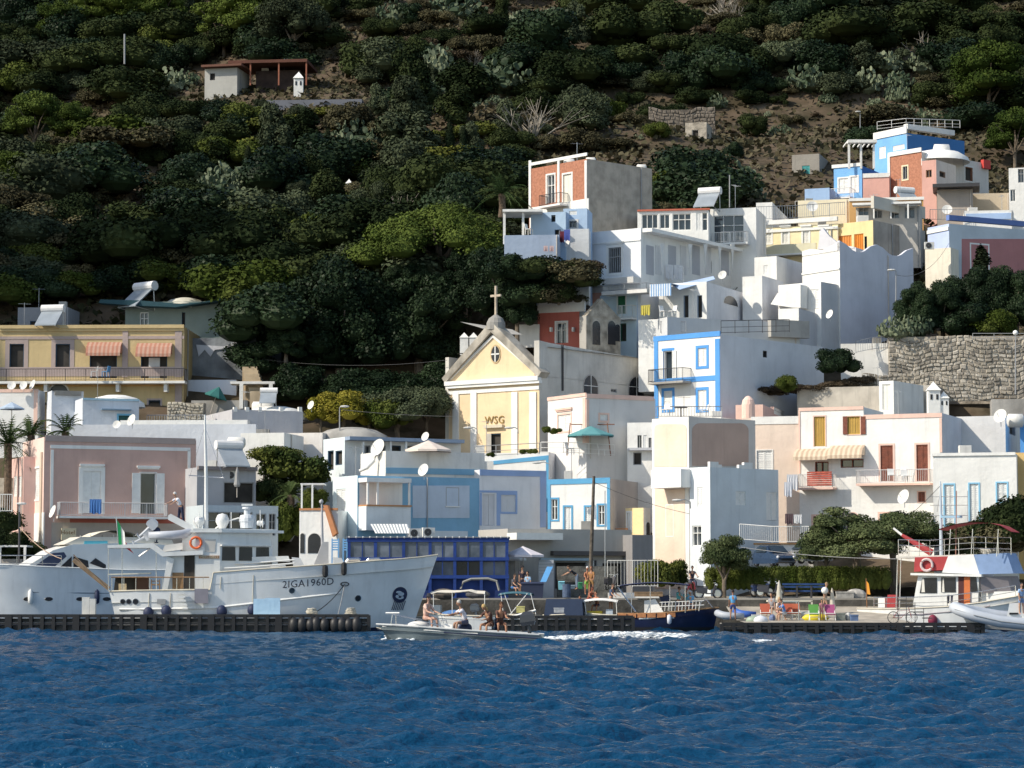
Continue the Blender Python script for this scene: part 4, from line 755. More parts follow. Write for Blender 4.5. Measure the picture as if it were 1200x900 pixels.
LM={'maquis':leafmat('maquis_leaf',(.014,.023,.009),(.045,.060,.022)),'olive':leafmat('olive_leaf',(.032,.042,.024),(.085,.105,.06)),'pine':leafmat('pine_needles',(.028,.048,.010),(.095,.130,.030)),
 'dark':leafmat('dark_leaf',(.010,.020,.010),(.030,.050,.024),.45),'dry':leafmat('dry_twigs',(0.056,0.043,0.028),(0.105,0.081,0.056),.9),'cypress':leafmat('cypress_leaf',(0.012,0.022,0.011),(0.028,0.037,0.019)),
 'scrub':leafmat('scrub_leaf',(.045,.042,.024),(.11,.10,.055),.9,.5),'pear':leafmat('pear_pad',(.05,.075,.045),(.20,.23,.15),.5,1.5),'bright':leafmat('bright_leaf',(0.043,0.062,0.012),(0.099,0.118,0.031)),'yellow':leafmat('yellow_leaf',(.16,.15,.02),(.30,.26,.05)),'tamarisk':leafmat('tamarisk_leaf',(.045,.065,.028),(.12,.145,.065)),'palm':leafmat('palm_frond',(.03,.055,.02),(.08,.11,.04)),'grape':leafmat('ivy_leaf',(.03,.05,.015),(.12,.13,.03))}
BARK=M((.16,.13,.10),.95,.3,2,.6,key='bark')
def crown_arrays(lobes,n,size,seed,droop=0,up=.3):
    rs=np.random.RandomState(seed); L=np.array(lobes,float); n=int(n*2.9); size=size*.56 # cx cy cz rx ry rz
    a=(L[:,3]*L[:,4]+L[:,3]*L[:,5]+L[:,4]*L[:,5]); k=rs.choice(len(L),n,p=a/a.sum())
    d=rs.normal(size=(n,3)); d/=np.linalg.norm(d,axis=1)[:,None]; d[:,2]=np.where(d[:,2]<-.35,-d[:,2],d[:,2])
    r=rs.uniform(.62,1.14,n); c=L[k,:3]+d*L[k,3:]*r[:,None]
    nr=d*.8+rs.normal(size=(n,3))*.55; nr[:,2]+=up; nr/=np.linalg.norm(nr,axis=1)[:,None]
    t=np.cross(nr,rs.normal(size=(n,3))); t/=np.linalg.norm(t,axis=1)[:,None]; b=np.cross(nr,t)
    s=size*rs.uniform(.55,1.35,n)[:,None]; 
    v=np.stack([c-t*s*.5-b*s*.25,c+t*s*.1-b*s*.5,c+t*s*.6+b*s*.1,c-t*s*.05+b*s*.5],1).reshape(-1,3)
    f=np.arange(n*4).reshape(-1,4); return v,f
def core(mb,lobes,k=.78):
    for x,y,z,a,b_,c in lobes: mb.ball((x,y,z),(a*k,b_*k,c*k),6)
def crown_mesh(lobes,n,size,seed,mat,core_k=.8,up=.3):
    v,f=crown_arrays(lobes,n,size,seed,up=up); mb=MB(); 
    if core_k: core(mb,lobes,core_k)
    b=len(mb.v); V=[tuple(x) for x in mb.v]+v.tolist(); F=list(mb.f)+(f+b).tolist()
    me=bpy.data.meshes.new('crown'); me.from_pydata(V,[],F); me.materials.append(mat); me.update(); return me
def rlobes(rs,n,R,H,base,flat_=.8,sz=(.35,.6)):
    out=[]
    for i in range(n):
        a=rs.uniform(0,6.28); r=R*math.sqrt(rs.uniform(0,1))*.7; s=rs.uniform(*sz)*R; zz=base+rs.uniform(.25,1)*(H-base-s*.5)*(1-.45*(r/R)**2)
        out.append((r*math.cos(a),r*math.sin(a)*.9,zz,s,s,s*flat_))
    return out
MESH={}
def make_tree_mesh(kind,var):
    """unit heights in metres; returns (crown mesh, trunk mesh or None, height)"""
    key=(kind,var)
    if key in MESH: return MESH[key]
    rs=random.Random(hash(kind)%1000+var*17 if 0 else sum(map(ord,kind))*31+var*17); tr=None
    if kind=='bush': lob=rlobes(rs,9,2.2,2.8,.2,.75); cm=crown_mesh(lob,2600,.27,var,LM['maquis']); H=3.0
    elif kind=='darkbush': lob=rlobes(rs,10,2.4,3.2,.2,.8); cm=crown_mesh(lob,2600,.30,var+50,LM['dark']); H=3.4
    elif kind=='greybush': lob=rlobes(rs,9,2.2,2.6,.2,.75); cm=crown_mesh(lob,2600,.25,var+70,LM['olive']); H=2.9
    elif kind=='dry': lob=rlobes(rs,8,1.8,1.6,.1,.6); cm=crown_mesh(lob,1500,.22,var+90,LM['dry'],.55); H=1.8
    elif kind=='scrub': lob=rlobes(rs,12,2.3,1.9,.1,.7,(.2,.4)); cm=crown_mesh(lob,2200,.2,var+110,LM['scrub'],.45,.4); H=2.1
    elif kind=='tallshrub': lob=rlobes(rs,12,1.4,3.6,.3,1.3,(.3,.5)); cm=crown_mesh(lob,2400,.25,var+130,LM['maquis'] if var%2 else LM['olive'],.6,.2); H=3.9
    elif kind=='dead':
        mb=MB(); 
        for i in range(16):
            a=rs.uniform(0,6.28); e=rs.uniform(.5,1.3); L_=rs.uniform(1.6,3); d_=Vector((math.cos(a)*math.cos(e),math.sin(a)*math.cos(e),math.sin(e))); p1=d_*L_*.5; mb.tube([(0,0,-.3),p1,d_*L_+Vector((rs.uniform(-.4,.4),rs.uniform(-.4,.4),0))],[.06,.04,.015],4)
            for j in range(3): mb.tube([p1*rs.uniform(.7,1.6),p1*rs.uniform(1.3,1.8)+Vector((rs.uniform(-.7,.7),rs.uniform(-.7,.7),rs.uniform(.2,.7)))],[.025,.01],3)
        cm=bpy.data.meshes.new('branches'); cm.from_pydata([tuple(x) for x in mb.v],[],mb.f); cm.materials.append(M((.30,.27,.23),.9,.2,3,key='dead_wood')); H=3
    elif kind=='brightbush': lob=rlobes(rs,9,2.0,2.6,.2,.8); cm=crown_mesh(lob,2400,.28,var+30,LM['bright']); H=2.8
    elif kind=='pine': lob=[(x,y,z,a,b,c*.7) for x,y,z,a,b,c in rlobes(rs,30,3.6,6.8,1.6,.9,(.22,.40))]; cm=crown_mesh(lob,6500,.27,var,LM['pine'],.72,.5); H=6.8
    elif kind=='dome_pine': lob=[(5.6*math.cos(a)*r,4.4*math.sin(a)*r,3.3+3.2*(1-r*r)+rs.uniform(-.9,.4),1.6,1.5,1.1) for a,r in [(rs.uniform(0,6.28),math.sqrt(rs.uniform(0,1))) for _ in range(46)]]; cm=crown_mesh(lob,15000,.30,var,LM['pine'],.72,.5); H=7.8
    elif kind=='broad': lob=rlobes(rs,40,6.2,11,1.0,.85,(.2,.34)); cm=crown_mesh(lob,17000,.42,var,LM['dark'],.75,.2); H=11.5
    elif kind=='olive': lob=rlobes(rs,16,3,4.6,1.2,.85,(.25,.45)); cm=crown_mesh(lob,5000,.24,var,LM['olive'],.7,.3); H=5
    elif kind=='yellowtree': lob=rlobes(rs,14,2.4,4.6,.4,1.0,(.3,.45)); cm=crown_mesh(lob,5200,.24,var,LM['yellow'],.7,.3); H=4.9
    elif kind=='vine': lob=rlobes(rs,10,2.2,1.6,.1,.6,(.3,.5)); cm=crown_mesh(lob,2200,.26,var,LM['grape'],.6,.5); H=1.9
    elif kind=='cypress': lob=[(rs.uniform(-.1,.1),rs.uniform(-.1,.1),z,.75*(1-((z-2.2)/5.2)**2*.9)+.08,.75*(1-((z-2.2)/5.2)**2*.9)+.08,.9) for z in [.6+i*.6 for i in range(10)]]; cm=crown_mesh(lob,3200,.2,var,LM['cypress'],.8,.5); H=6.8
    elif kind=='tamarisk': lob=rlobes(rs,26,2.7,3.9,1.4 if var==0 else .1,.6,(.18,.34)); cm=crown_mesh(lob,9000,.15,var,LM['tamarisk'],.45,.5); H=4.0
    elif kind=='hedge': lob=[(x*.55,rs.uniform(-.3,.3),.9,.6,.8,.75) for x in range(-8,9)]; cm=crown_mesh(lob,7000,.17,var,LM['bright'],.85,.2); H=1.7
    elif kind=='ruggedfir': lob=[(rs.uniform(-.9,.9)*(1-z/8),rs.uniform(-.9,.9)*(1-z/8),z,rs.uniform(.6,1.1)*(1.05-z/8.5),rs.uniform(.6,1.1)*(1.05-z/8.5),.7) for z in [.8+i*.27 for i in range(26)]]; cm=crown_mesh(lob,7000,.26,var,LM['cypress'],.7,.4); H=8.2
    elif kind=='pear':
        n=150; R=1.9; V=[];F=[]; r_=np.random.RandomState(var+5)
        for i in range(n):
            a=r_.rand()*6.28; rr=R*math.sqrt(r_.rand()); z=.2+r_.rand()*2.0*(1-(rr/R)**2*.6); c=np.array([rr*math.cos(a),rr*math.sin(a)*.7,z])
            az=r_.rand()*6.28; nr=np.array([math.cos(az),math.sin(az),r_.uniform(-.2,.5)]); nr/=np.linalg.norm(nr); upv=np.array([0,0,1.])+r_.normal(size=3)*.5; t=np.cross(nr,upv); t/=np.linalg.norm(t); u=np.cross(t,nr)
            s=r_.uniform(.14,.27); b=len(V); K=7
            for sgn in (1,-1):
                for k in range(K): q=2*math.pi*k/K; V.append(tuple(c+t*math.cos(q)*s*.62+u*math.sin(q)*s+nr*.03*sgn))
            F.append(tuple(b+k for k in range(K))); F.append(tuple(b+2*K-1-k for k in range(K)))
            for k in range(K): F.append((b+k,b+K+k,b+K+(k+1)%K,b+(k+1)%K))
        t_=MB(); [t_.tube([(0,0,-.4),(1.7*math.cos(a)*.6,1.1*math.sin(a)*.6,.5),(1.8*math.cos(a),1.2*math.sin(a),.9)],.16,5) for a in (0,1,2,3,4,5.2)]; t_.ball((0,0,.5),(1.3,.9,.6),6); b=len(V); V+=[tuple(q) for q in t_.v]; F+=[tuple(b+i for i in f) for f in t_.f]
        cm=bpy.data.meshes.new('pads'); cm.from_pydata(V,[],F); cm.materials.append(LM['pear']); H=2.3
    if kind in('pine','dome_pine','broad','olive','tamarisk','yellowtree'):
        mb=MB(); top={'pine':4,'dome_pine':4.8,'broad':6,'olive':2.6,'tamarisk':2.3,'yellowtree':2}[kind]; r0={'dome_pine':.35,'broad':.5}.get(kind,.17)
        mb.tube([(0,0,-1.5),(.05,0,top*.35),(.2*rs.uniform(-1,1),.1,top*.7),(0,0,top)],[r0*1.3,r0,r0*.8,r0*.4],8)
        for i in range(6): 
            a=i*1.05+rs.uniform(0,.5); R=top*.6; mb.tube([(0,0,top*rs.uniform(.35,.7)),(R*.45*math.cos(a),R*.45*math.sin(a),top*.85),(R*math.cos(a),R*math.sin(a),top*1.12)],[r0*.55,r0*.35,r0*.12],5)
        tr=bpy.data.meshes.new('trunk'); tr.from_pydata([tuple(x) for x in mb.v],[],mb.f); tr.materials.append(BARK)
    MESH[key]=(cm,tr,H); return MESH[key]
NAMES={'bush':('maquis_bush','bush'),'darkbush':('dark_bush','bush'),'greybush':('grey_bush','bush'),'dry':('dry_bush','bush'),'brightbush':('green_bush','bush'),'pine':('pine_tree','tree'),'dome_pine':('umbrella_pine','tree'),'broad':('broadleaf_tree','tree'),'olive':('olive_tree','tree'),'yellowtree':('yellow_green_tree','tree'),'vine':('vine_plant','plant'),'cypress':('cypress_tree','tree'),'tamarisk':('tamarisk_tree','tree'),'hedge':('hedge','hedge'),'ruggedfir':('dark_conifer','tree'),'scrub':('scrub_bush','bush'),'tallshrub':('tall_shrub','shrub'),'dead':('bare_shrub','shrub'),'pear':('prickly_pear','cactus')}
def plant(kind,var,loc,h,label,group=None,rz=None,wx=1.0):
    cm,tr,H=make_tree_mesh(kind,var); nm,cat=NAMES[kind]; s=h/H
    if tr is None:
        o=bpy.data.objects.new(nm,cm); COL.objects.link(o)
    else:
        o=bpy.data.objects.new(nm,None); COL.objects.link(o); c=bpy.data.objects.new('crown',cm); COL.objects.link(c); c.parent=o; t=bpy.data.objects.new('trunk',tr); COL.objects.link(t); t.parent=o
    o.location=loc; o.rotation_euler=(0,0,rz if rz is not None else random.uniform(0,6.28)); o.scale=(s*wx,s*wx,s); return tag(o,label,cat,group)
def PT(kind,px,py,hpx,label,Y=None,var=0,group=None,wx=1.0,rz=None):
    """plant whose foot shows at the pixel; on the hillside unless a depth is given"""
    q=P(px,py,Y) if Y else march(px,py)
    if q is None: return
    return plant(kind,var,q,hpx*q.y/3000,label,group,rz,wx)
# big named trees
PT('dome_pine',515,350,112,'bright green umbrella pine with a wide dome crown left of the church',218,wx=1.12,rz=0)
PT('broad',545,362,75,'dark tree below the umbrella pine crown, nearest the church cross',214,var=0,wx=.9); PT('broad',480,368,70,'dark tree hiding the trunk of the umbrella pine',215,var=2,wx=.9)
for i,(x,y,Y) in enumerate(((345,470,208),(420,478,206),(455,472,206.5),(495,470,206.5),(520,462,207),(300,440,211),(405,470,207))): PT('darkbush',x,y,40,'dark bush on the shaded bank behind the yellow green tree',Y,var=i%4,group='dark bushes on the bank left of the church',wx=1.3)
PT('broad',400,465,165,'huge dark broadleaf tree filling the slope left of the church',213,var=0,wx=.95)
PT('broad',490,455,140,'dark green broadleaf tree directly behind the church gable',214,var=1,wx=.9)
PT('broad',590,390,120,'shaded dark tree behind the church cross',208,var=2,wx=.8)
PT('broad',655,352,44,'dark tree in the gully under the blue cottage',204.3,var=1,wx=.8)
PT('yellowtree',402,507,56,'yellow green tree on the terrace left of the church',199,wx=1.35); PT('yellowtree',432,507,46,'second yellow green tree, between the first and the olive',199.3,var=1,wx=1.1); PT('brightbush',452,507,40,'bright green bush before the dense green tree',198.8,var=1,wx=1.1)
PT('yellowtree',376,500,40,'small yellowish shrub tree at the left of the terrace trees',199,var=1)
PT('broad',440,510,52,'dense green tree between the yellow tree and the church',200,var=2,wx=1.0)
PT('olive',466,515,66,'grey green olive tree right of the dense green tree',199,wx=1.35); PT('olive',500,512,66,'grey green olive tree touching the church facade corner',201,var=1,wx=.95)
PT('darkbush',350,470,48,'round dark bush below the grey cabin',207,wx=1.0); PT('broad',335,425,42,'dark green small tree over the rock cut wall',209,var=1,wx=1.2)
PT('vine',345,575,50,'bushy creeper growing on the pergola by the white block house',187,wx=.8); PT('bush',320,598,45,'dark garden bush below the creeper pergola',185,var=1,wx=.8); PT('brightbush',335,640,55,'tall garden shrub behind the yacht bow rail',181,var=1,wx=.6); PT('brightbush',366,600,34,'light garden shrub on the white wing terrace',181,var=2,wx=.7)
PT('vine',325,545,30,'leafy creeper spilling over the pergola edge',186,var=1)
PT('broad',606,395,84,'dark tree rising behind the white hut roof',206,var=1,wx=.7)
for i,(x,y,h,k,l_) in enumerate(((600,330,34,'darkbush','dark bush under the flat terrace roof'),(622,332,36,'bush','leafy bush under the left of the base wall'),(645,335,36,'darkbush','dark bush under the middle of the base wall'),(668,338,40,'scrub','brown scrub below the washing line'),(684,340,36,'bush','green bush left of the villa corner'),(612,360,40,'darkbush','dark hollow bush behind the red house, left'),(640,362,36,'bush','hollow bush behind the red house, middle'),(665,360,34,'scrub','yellowish scrub behind the red house, right'),(678,322,22,'dry','dry brown shrub at the villa foot'))): PT(k,x,y,h,l_,204.2+.15*i,var=i%4,wx=1.4)
for i,(x,y,h) in enumerate(((-5,360,40),(25,352,36),(60,350,34),(95,348,30),(130,346,32),(165,344,34),(200,344,40),(235,346,44),(265,350,50),(290,372,60),(310,400,60),(0,325,34),(40,318,34),(85,316,34),(130,312,36),(175,312,36),(220,312,40),(265,318,46),(305,330,50),(20,285,30),(70,282,30),(250,290,40))): PT('darkbush' if i%3 else 'brightbush',x,y,h*1.15,('bush','dark bush')[i%2]+(' in the top',' in the middle',' in the lowest')[i%3]+' hedge row '+('at the left edge','above the first balcony door','above the awnings','left of the tarpaulin house','over the tarpaulin house','right of the tarpaulin house')[min(5,max(0,int(x//55)))],219+(360-y)*.22,var=i%4,group='hedge rows above the yellow palazzo',wx=1.3)
# cypresses and conifers at right
PT('broad',1075,400,70,'green tree behind the stone garden wall',209,var=0,wx=.8); PT('broad',1105,400,72,'dense dark green tree right of the green wall tree',210,var=1,wx=.8)
PT('broad',1118,398,82,'dark ragged tree above the middle of the stone wall',212,var=2,wx=.75); PT('ruggedfir',1152,398,112,'tallest dark pointed conifer before the rose house',213,var=1,wx=2.0); PT('broad',1160,398,92,'broad dark tree under the pointed conifer',211.6,var=1,wx=.75); PT('broad',1190,400,95,'dark tree at the right frame edge above the stone wall',211,var=2,wx=.8)
PT('brightbush',1165,397,35,'bright green bush behind the fence on the stone wall',207.5,var=1); PT('darkbush',1130,397,45,'dark bush behind the stone wall fence',208.5,var=1)
for i,(x,y,h) in enumerate(((1050,396,28),(1064,394,26),(1078,392,30))): PT('pear',x,y,h,'prickly pear clump on the stone wall top, %s of three'%('leftmost','middle','rightmost')[i],207.5+i*.4,var=i%3)
PT('darkbush',975,438,32,'dark green bush beside the blank side of the blue trimmed house',201,var=1); PT('darkbush',990,436,28,'dark leafy bush by the white gate below the tall white house',201.5,var=2); PT('brightbush',922,460,24,'small bright green bush at the foot of the blue trimmed house',199,wx=.8)
for i in range(7): PT('dry',905+i*17,462+random.uniform(-3,3)-(8 if i>4 else 0),14,'tuft of dry yellow grass below the blue trimmed house',201+i*.2,var=i%2,group='dry grass tufts below the blue trimmed house',wx=1.5)
# waterfront trees
PT('tamarisk',848,702,82,'tamarisk tree with thin trunk on the quay left of the parked cars',169,wx=.74,rz=.4)
PT('tamarisk',1003,672,84,'wide tamarisk right of the parked cars',172,var=1,wx=1.35); PT('tamarisk',968,668,72,'tamarisk standing just right of the parked cars',173,var=2,wx=.8); PT('tamarisk',1048,672,80,'tamarisk left of the red hulled boat mast',174,var=0,wx=1.2,rz=2)
PT('darkbush',1060,640,42,'dark leafy tree behind the tamarisks',177,var=2,wx=.9); PT('tamarisk',1105,650,40,'tamarisk behind the red canopy of the trawler',176,var=1,wx=1.1)
PT('bush',1185,650,70,'brown rocky outcrop shrub at the right edge above the trawler',174,var=2,wx=.9); PT('tamarisk',1135,662,52,'pale tamarisk between the trawler mast and its canopy',175,var=2,wx=1.2); PT('scrub',1165,655,50,'dry brown shrub behind the trawler mast',175,var=0,wx=1.3)
mb=None
for i,(x,l_) in enumerate(((885,'left half of the clipped green hedge'),(935,'middle of the clipped hedge behind the blue bench'),(985,'right end of the clipped hedge'))): PT('hedge',x,697,33,l_,171+i*.1,rz=0,wx=.62)
PT('vine',770,690,44,'creeper on the railings beside the beige corner house',171,var=1,wx=.5); PT('vine',790,690,40,'thin climbing plant against the beige corner house',172,wx=.45)
PT('bush',640,560,14,'low plants under the church terrace railing',190,var=0) if 0 else None
# hill trees named
HILL=[('pine',110,52,70,'pale green pine crown at the upper left of the hill'),('pine',150,50,75,'pine right of the upper left pine crown'),('pine',190,45,72,'tall pine in the upper left pine row'),('pine',70,60,60,'leftmost small pine in the upper left row'),
('pine',262,68,85,'pine with bare trunk above the hillside cabin'),('pine',300,68,90,'second bare trunk pine behind the hillside cabin'),('olive',345,72,82,'broad grey green tree right of the cabin pines'),('pine',40,185,85,'layered pine at the left edge of the hill'),('pine',20,245,70,'dark pine with a leaning trunk at the left edge'),('pine',90,180,62,'layered pine right of the edge pine'),
('darkbush',95,82,42,'dome shaped dark bush left of the cabin'),('darkbush',185,86,40,'large rounded dark bush below the pine row'),('bush',440,100,60,'large maquis dome right of the grey green tree'),('darkbush',480,30,26,'lone dark round bush near the top of the dry slope'),
('cypress',383,205,55,'slim cypress on the terraces'),('cypress',470,215,48,'cypress left of the cypress pair'),('cypress',527,195,52,'taller cypress of the pair'),('cypress',543,195,46,'shorter cypress of the pair'),('cypress',290,215,44,'short dark cypress left of the terraces'),('cypress',497,222,42,'squat cypress below the pair'),
('olive',440,262,50,'grey olive tree above the umbrella pine'),('olive',480,262,42,'pale olive tree right of the chimney pot'),('olive',350,240,30,'frosted grey shrub tree on the shaded slope'),('brightbush',500,262,34,'light green tree behind the umbrella pine'),
('pine',1160,150,105,'large rounded pine at the right edge of the hill'),('pine',1190,200,80,'dark pine below the large right edge pine'),('brightbush',712,142,30,'bright green bush on the dry slope above the brick house'),('brightbush',770,165,24,'bright green bush left of the ruined hut'),
('brightbush',790,245,46,'round bright green tree right of the brick house'),('darkbush',752,262,30,'dark bush against the bare side of the brick house'),('darkbush',860,185,20,'small dark round bush alone on the dry slope'),('bush',835,250,34,'bush between the brick house tree and the white garage')]
for i,(k,x,y,h,lb) in enumerate(HILL): PT(k,x,y,h,lb,var=i%3)
for i,(x,y) in enumerate(((340,150),(395,150),(420,152),(385,158))): PT('yellowtree',x+10,y,16,'small yellow leaved terrace tree, one of a short row',var=i%2,group='yellow leaved trees on the terrace',wx=1.4)
PT('yellowtree',498,245,30,'orange tinged shrub left of the umbrella pine top'); PT('yellowtree',525,246,28,'orange tinged shrub behind the umbrella pine top',var=1)
# scattered maquis by picture-space density on the real slope
rs=random.Random(42); placed=[]
def dryzone(x,y): # open dry ground in the photo
    return (y<70 and 60<x<150 and 0) or (x>715 and 112<y<222 and x<1010 and y>146-(x-715)*.12) or (430<x<640 and y<38 and rs.random()<.5) or (y>190 and 20<x<190 and y<262 and rs.random()<.75) or (1030<x<1110 and y<60 and rs.random()<.3)
cands=[]
yy=-34
while yy<345:
    step=13.5+ (yy+22)*.03; xx=-150+rs.uniform(0,20)
    while xx<1350:
        x=xx+rs.uniform(-9,9); y=yy+rs.uniform(-6,6); xx+=22+ (yy+22)*.03
        if y>75 and x>1015 and y>150: continue
        if x>590 and y>262: continue
        if x>620 and y>178 and x<765: continue
        if x>860 and y>232: continue
        if 225<x<430 and 76<y<128: continue
        if x<300 and y>325: continue
        if 890<x<1010 and 165<y<260: continue
        if 795<x<845 and 140<y<185: continue
        if dryzone(x,y):
            if rs.random()<.45: continue
            r=rs.random(); cands.append((x,y,'dry' if r<.5 else 'scrub' if r<.68 else 'pear' if r<.9 else 'bush')); continue
        r=rs.random(); zn=math.sin(x*.021+y*.017)+math.sin(x*.013-y*.031+1.3)+.6*math.sin(x*.05+y*.043)
        pearz=(140<x<220 and 80<y<140) or (180<x<330 and 190<y<260) or (500<x<600 and 60<y<120) or (370<x<470 and 150<y<190) or (780<x<1010 and 120<y<215) or (600<x<660 and y<60) or (950<x<1100 and 60<y<150) or (780<x<870 and 205<y<245)
        terr=280<x<600 and 105<y<235; top=y<75 and x>400
        if rs.random()<(.14 if terr or top else .04): continue
        if (x<-35 or x>1235) and rs.random()<.35: continue
        if pearz and r<.6: k='pear'
        elif top and zn<.2: k='scrub' if r<.5 else 'dry' if r<.75 else 'bush' if r<.95 else 'dead'
        elif terr: k='vine' if r<.28 else 'greybush' if r<.45 else 'brightbush' if r<.58 else 'tallshrub' if r<.75 else 'scrub' if r<.88 else 'darkbush'
        elif zn>.9: k='darkbush' if r<.6 else 'bush' if r<.9 else 'tallshrub'
        elif zn>-.2: k='bush' if r<.55 else 'darkbush' if r<.75 else 'tallshrub' if r<.87 else 'scrub'
        elif zn>-1: k='greybush' if r<.35 else 'scrub' if r<.65 else 'bush' if r<.85 else 'dead' if r<.9 else 'brightbush'
        else: k='scrub' if r<.4 else 'dry' if r<.6 else 'tallshrub' if r<.75 else 'greybush'
        cands.append((x,y,k))
    yy+=step
cnt={}; KD={'bush':('mid green maquis bush','maquis bushes on the hillside',3.2),'darkbush':('dark rounded bush','dark bushes on the hillside',3.6),'greybush':('grey green bush','grey bushes on the hillside',3.0),'dry':('brown dry shrub','dry shrubs on the slope',1.3),'brightbush':('fresh green bush','fresh green bushes on the hillside',2.8),'pear':('pale padded prickly pear clump','prickly pears on the slope',2.3),'scrub':('low brownish scrub bush','scrub bushes on the hillside',2.2),'tallshrub':('tall narrow shrub','tall shrubs on the hillside',4.2),'dead':('bare grey branched shrub','bare shrubs on the hillside',2.6),'vine':('leafy low terrace plant','terrace plants on the hillside',1.9)}
def zone(x,y):
    c='left edge of the hill' if x<110 else 'far left hillside' if x<230 else None
    if y<75: return 'at the top of the hill above '+('the left frame edge' if x<120 else 'the pine row' if x<235 else 'the hillside cabin' if x<370 else 'the grey green tree' if x<500 else 'the terraces' if x<620 else 'the brick house' if x<760 else 'the dry slope' if x<950 else 'the blue hill house' if x<1100 else 'the right edge pine')
    if y<150: return ('beside the layered edge pines' if x<120 else 'left of the hillside cabin' if x<235 else 'under the hillside cabin' if x<430 else 'on the upper terraces' if x<600 else 'above the brick house' if x<760 else 'on the upper dry slope' if x<920 else 'above the grey stone hut' if x<1050 else 'below the right edge pine')
    if y<225: return ('on the bare bank at the left edge' if x<120 else 'right of the bare left bank' if x<240 else 'left of the slim cypress' if x<380 else 'around the cypress pair' if x<560 else 'left of the brick house' if x<640 else 'beside the ruined hut' if x<900 else 'behind the upper blue houses')
    return ('above the yellow palazzo' if x<130 else 'over the tarpaulin house' if x<260 else 'in the dark hollow left of the big tree' if x<380 else 'above the umbrella pine' if x<590 else 'behind the white villa')
_dz=lambda x,y:715<x<1010 and 112<y<222
for x,y,k in sorted(cands,key=lambda c:-c[1]):
    q=march(x,y+8)
    if q is None: continue
    h=KD[k][2]*(rs.choice((.4,.5,.7,.9)) if _dz(x,y) else rs.choice((.6,.8,1,1.1,1.3,1.5,1.9)))*rs.uniform(.85,1.15)
    cnt[k]=cnt.get(k,0)+1
    if cnt[k]>290: continue
    plant(k,rs.randrange(4),q-Vector((0,0,.3)),h,KD[k][0]+' '+zone(x,y),KD[k][1],rs.uniform(0,6.28),rs.uniform(.8,1.6))
print('bushes',cnt)
# undergrowth that nobody could count
def undergrowth():
    r=np.random.RandomState(5); n=135000; px=r.uniform(-230,1430,n); Y=r.uniform(216,430,n); X=(px-600)*Y/3000; Z=hgt(X,Y)
    pyv=690-3000*(Z-CH)/Y
    dens=.5+.5*np.sin(X*.21+Y*.13)*np.sin(X*.09-Y*.17+2)
    dryz=(px>700)&(px<1130)&(pyv>95)&(pyv<240)
    dry2=(px<200)&(pyv>190)&(pyv<300)
    keep=(r.rand(n)<np.where(dryz|dry2,.45,.6+.4*dens)); X,Y,Z,px,pyv=[a[keep] for a in (X,Y,Z,px,pyv)]; n=len(X)
    c=np.stack([X,Y,Z+r.uniform(0,.6,n)],-1); nr=r.normal(size=(n,3)); nr[:,2]=abs(nr[:,2])+.3; nr/=np.linalg.norm(nr,axis=1)[:,None]
    t=np.cross(nr,r.normal(size=(n,3))); t/=np.linalg.norm(t,axis=1)[:,None]; b=np.cross(nr,t); s=r.uniform(.3,.8,n)[:,None]
    v=np.stack([c-t*s*.5-b*s*.25,c+t*s*.1-b*s*.5,c+t*s*.6+b*s*.1,c-t*s*.05+b*s*.5],1).reshape(-1,3)
    me=bpy.data.meshes.new('undergrowth'); me.from_pydata(v.tolist(),[],np.arange(n*4).reshape(-1,4).tolist()); me.materials.append(leafmat('undergrowth_leaf',(.035,.038,.02),(.11,.095,.06),.9,.06)); o=bpy.data.objects.new('undergrowth',me); COL.objects.link(o)
    tag(o,'low scrub and grass covering the hillside between the bushes','undergrowth',kind='stuff')
undergrowth()
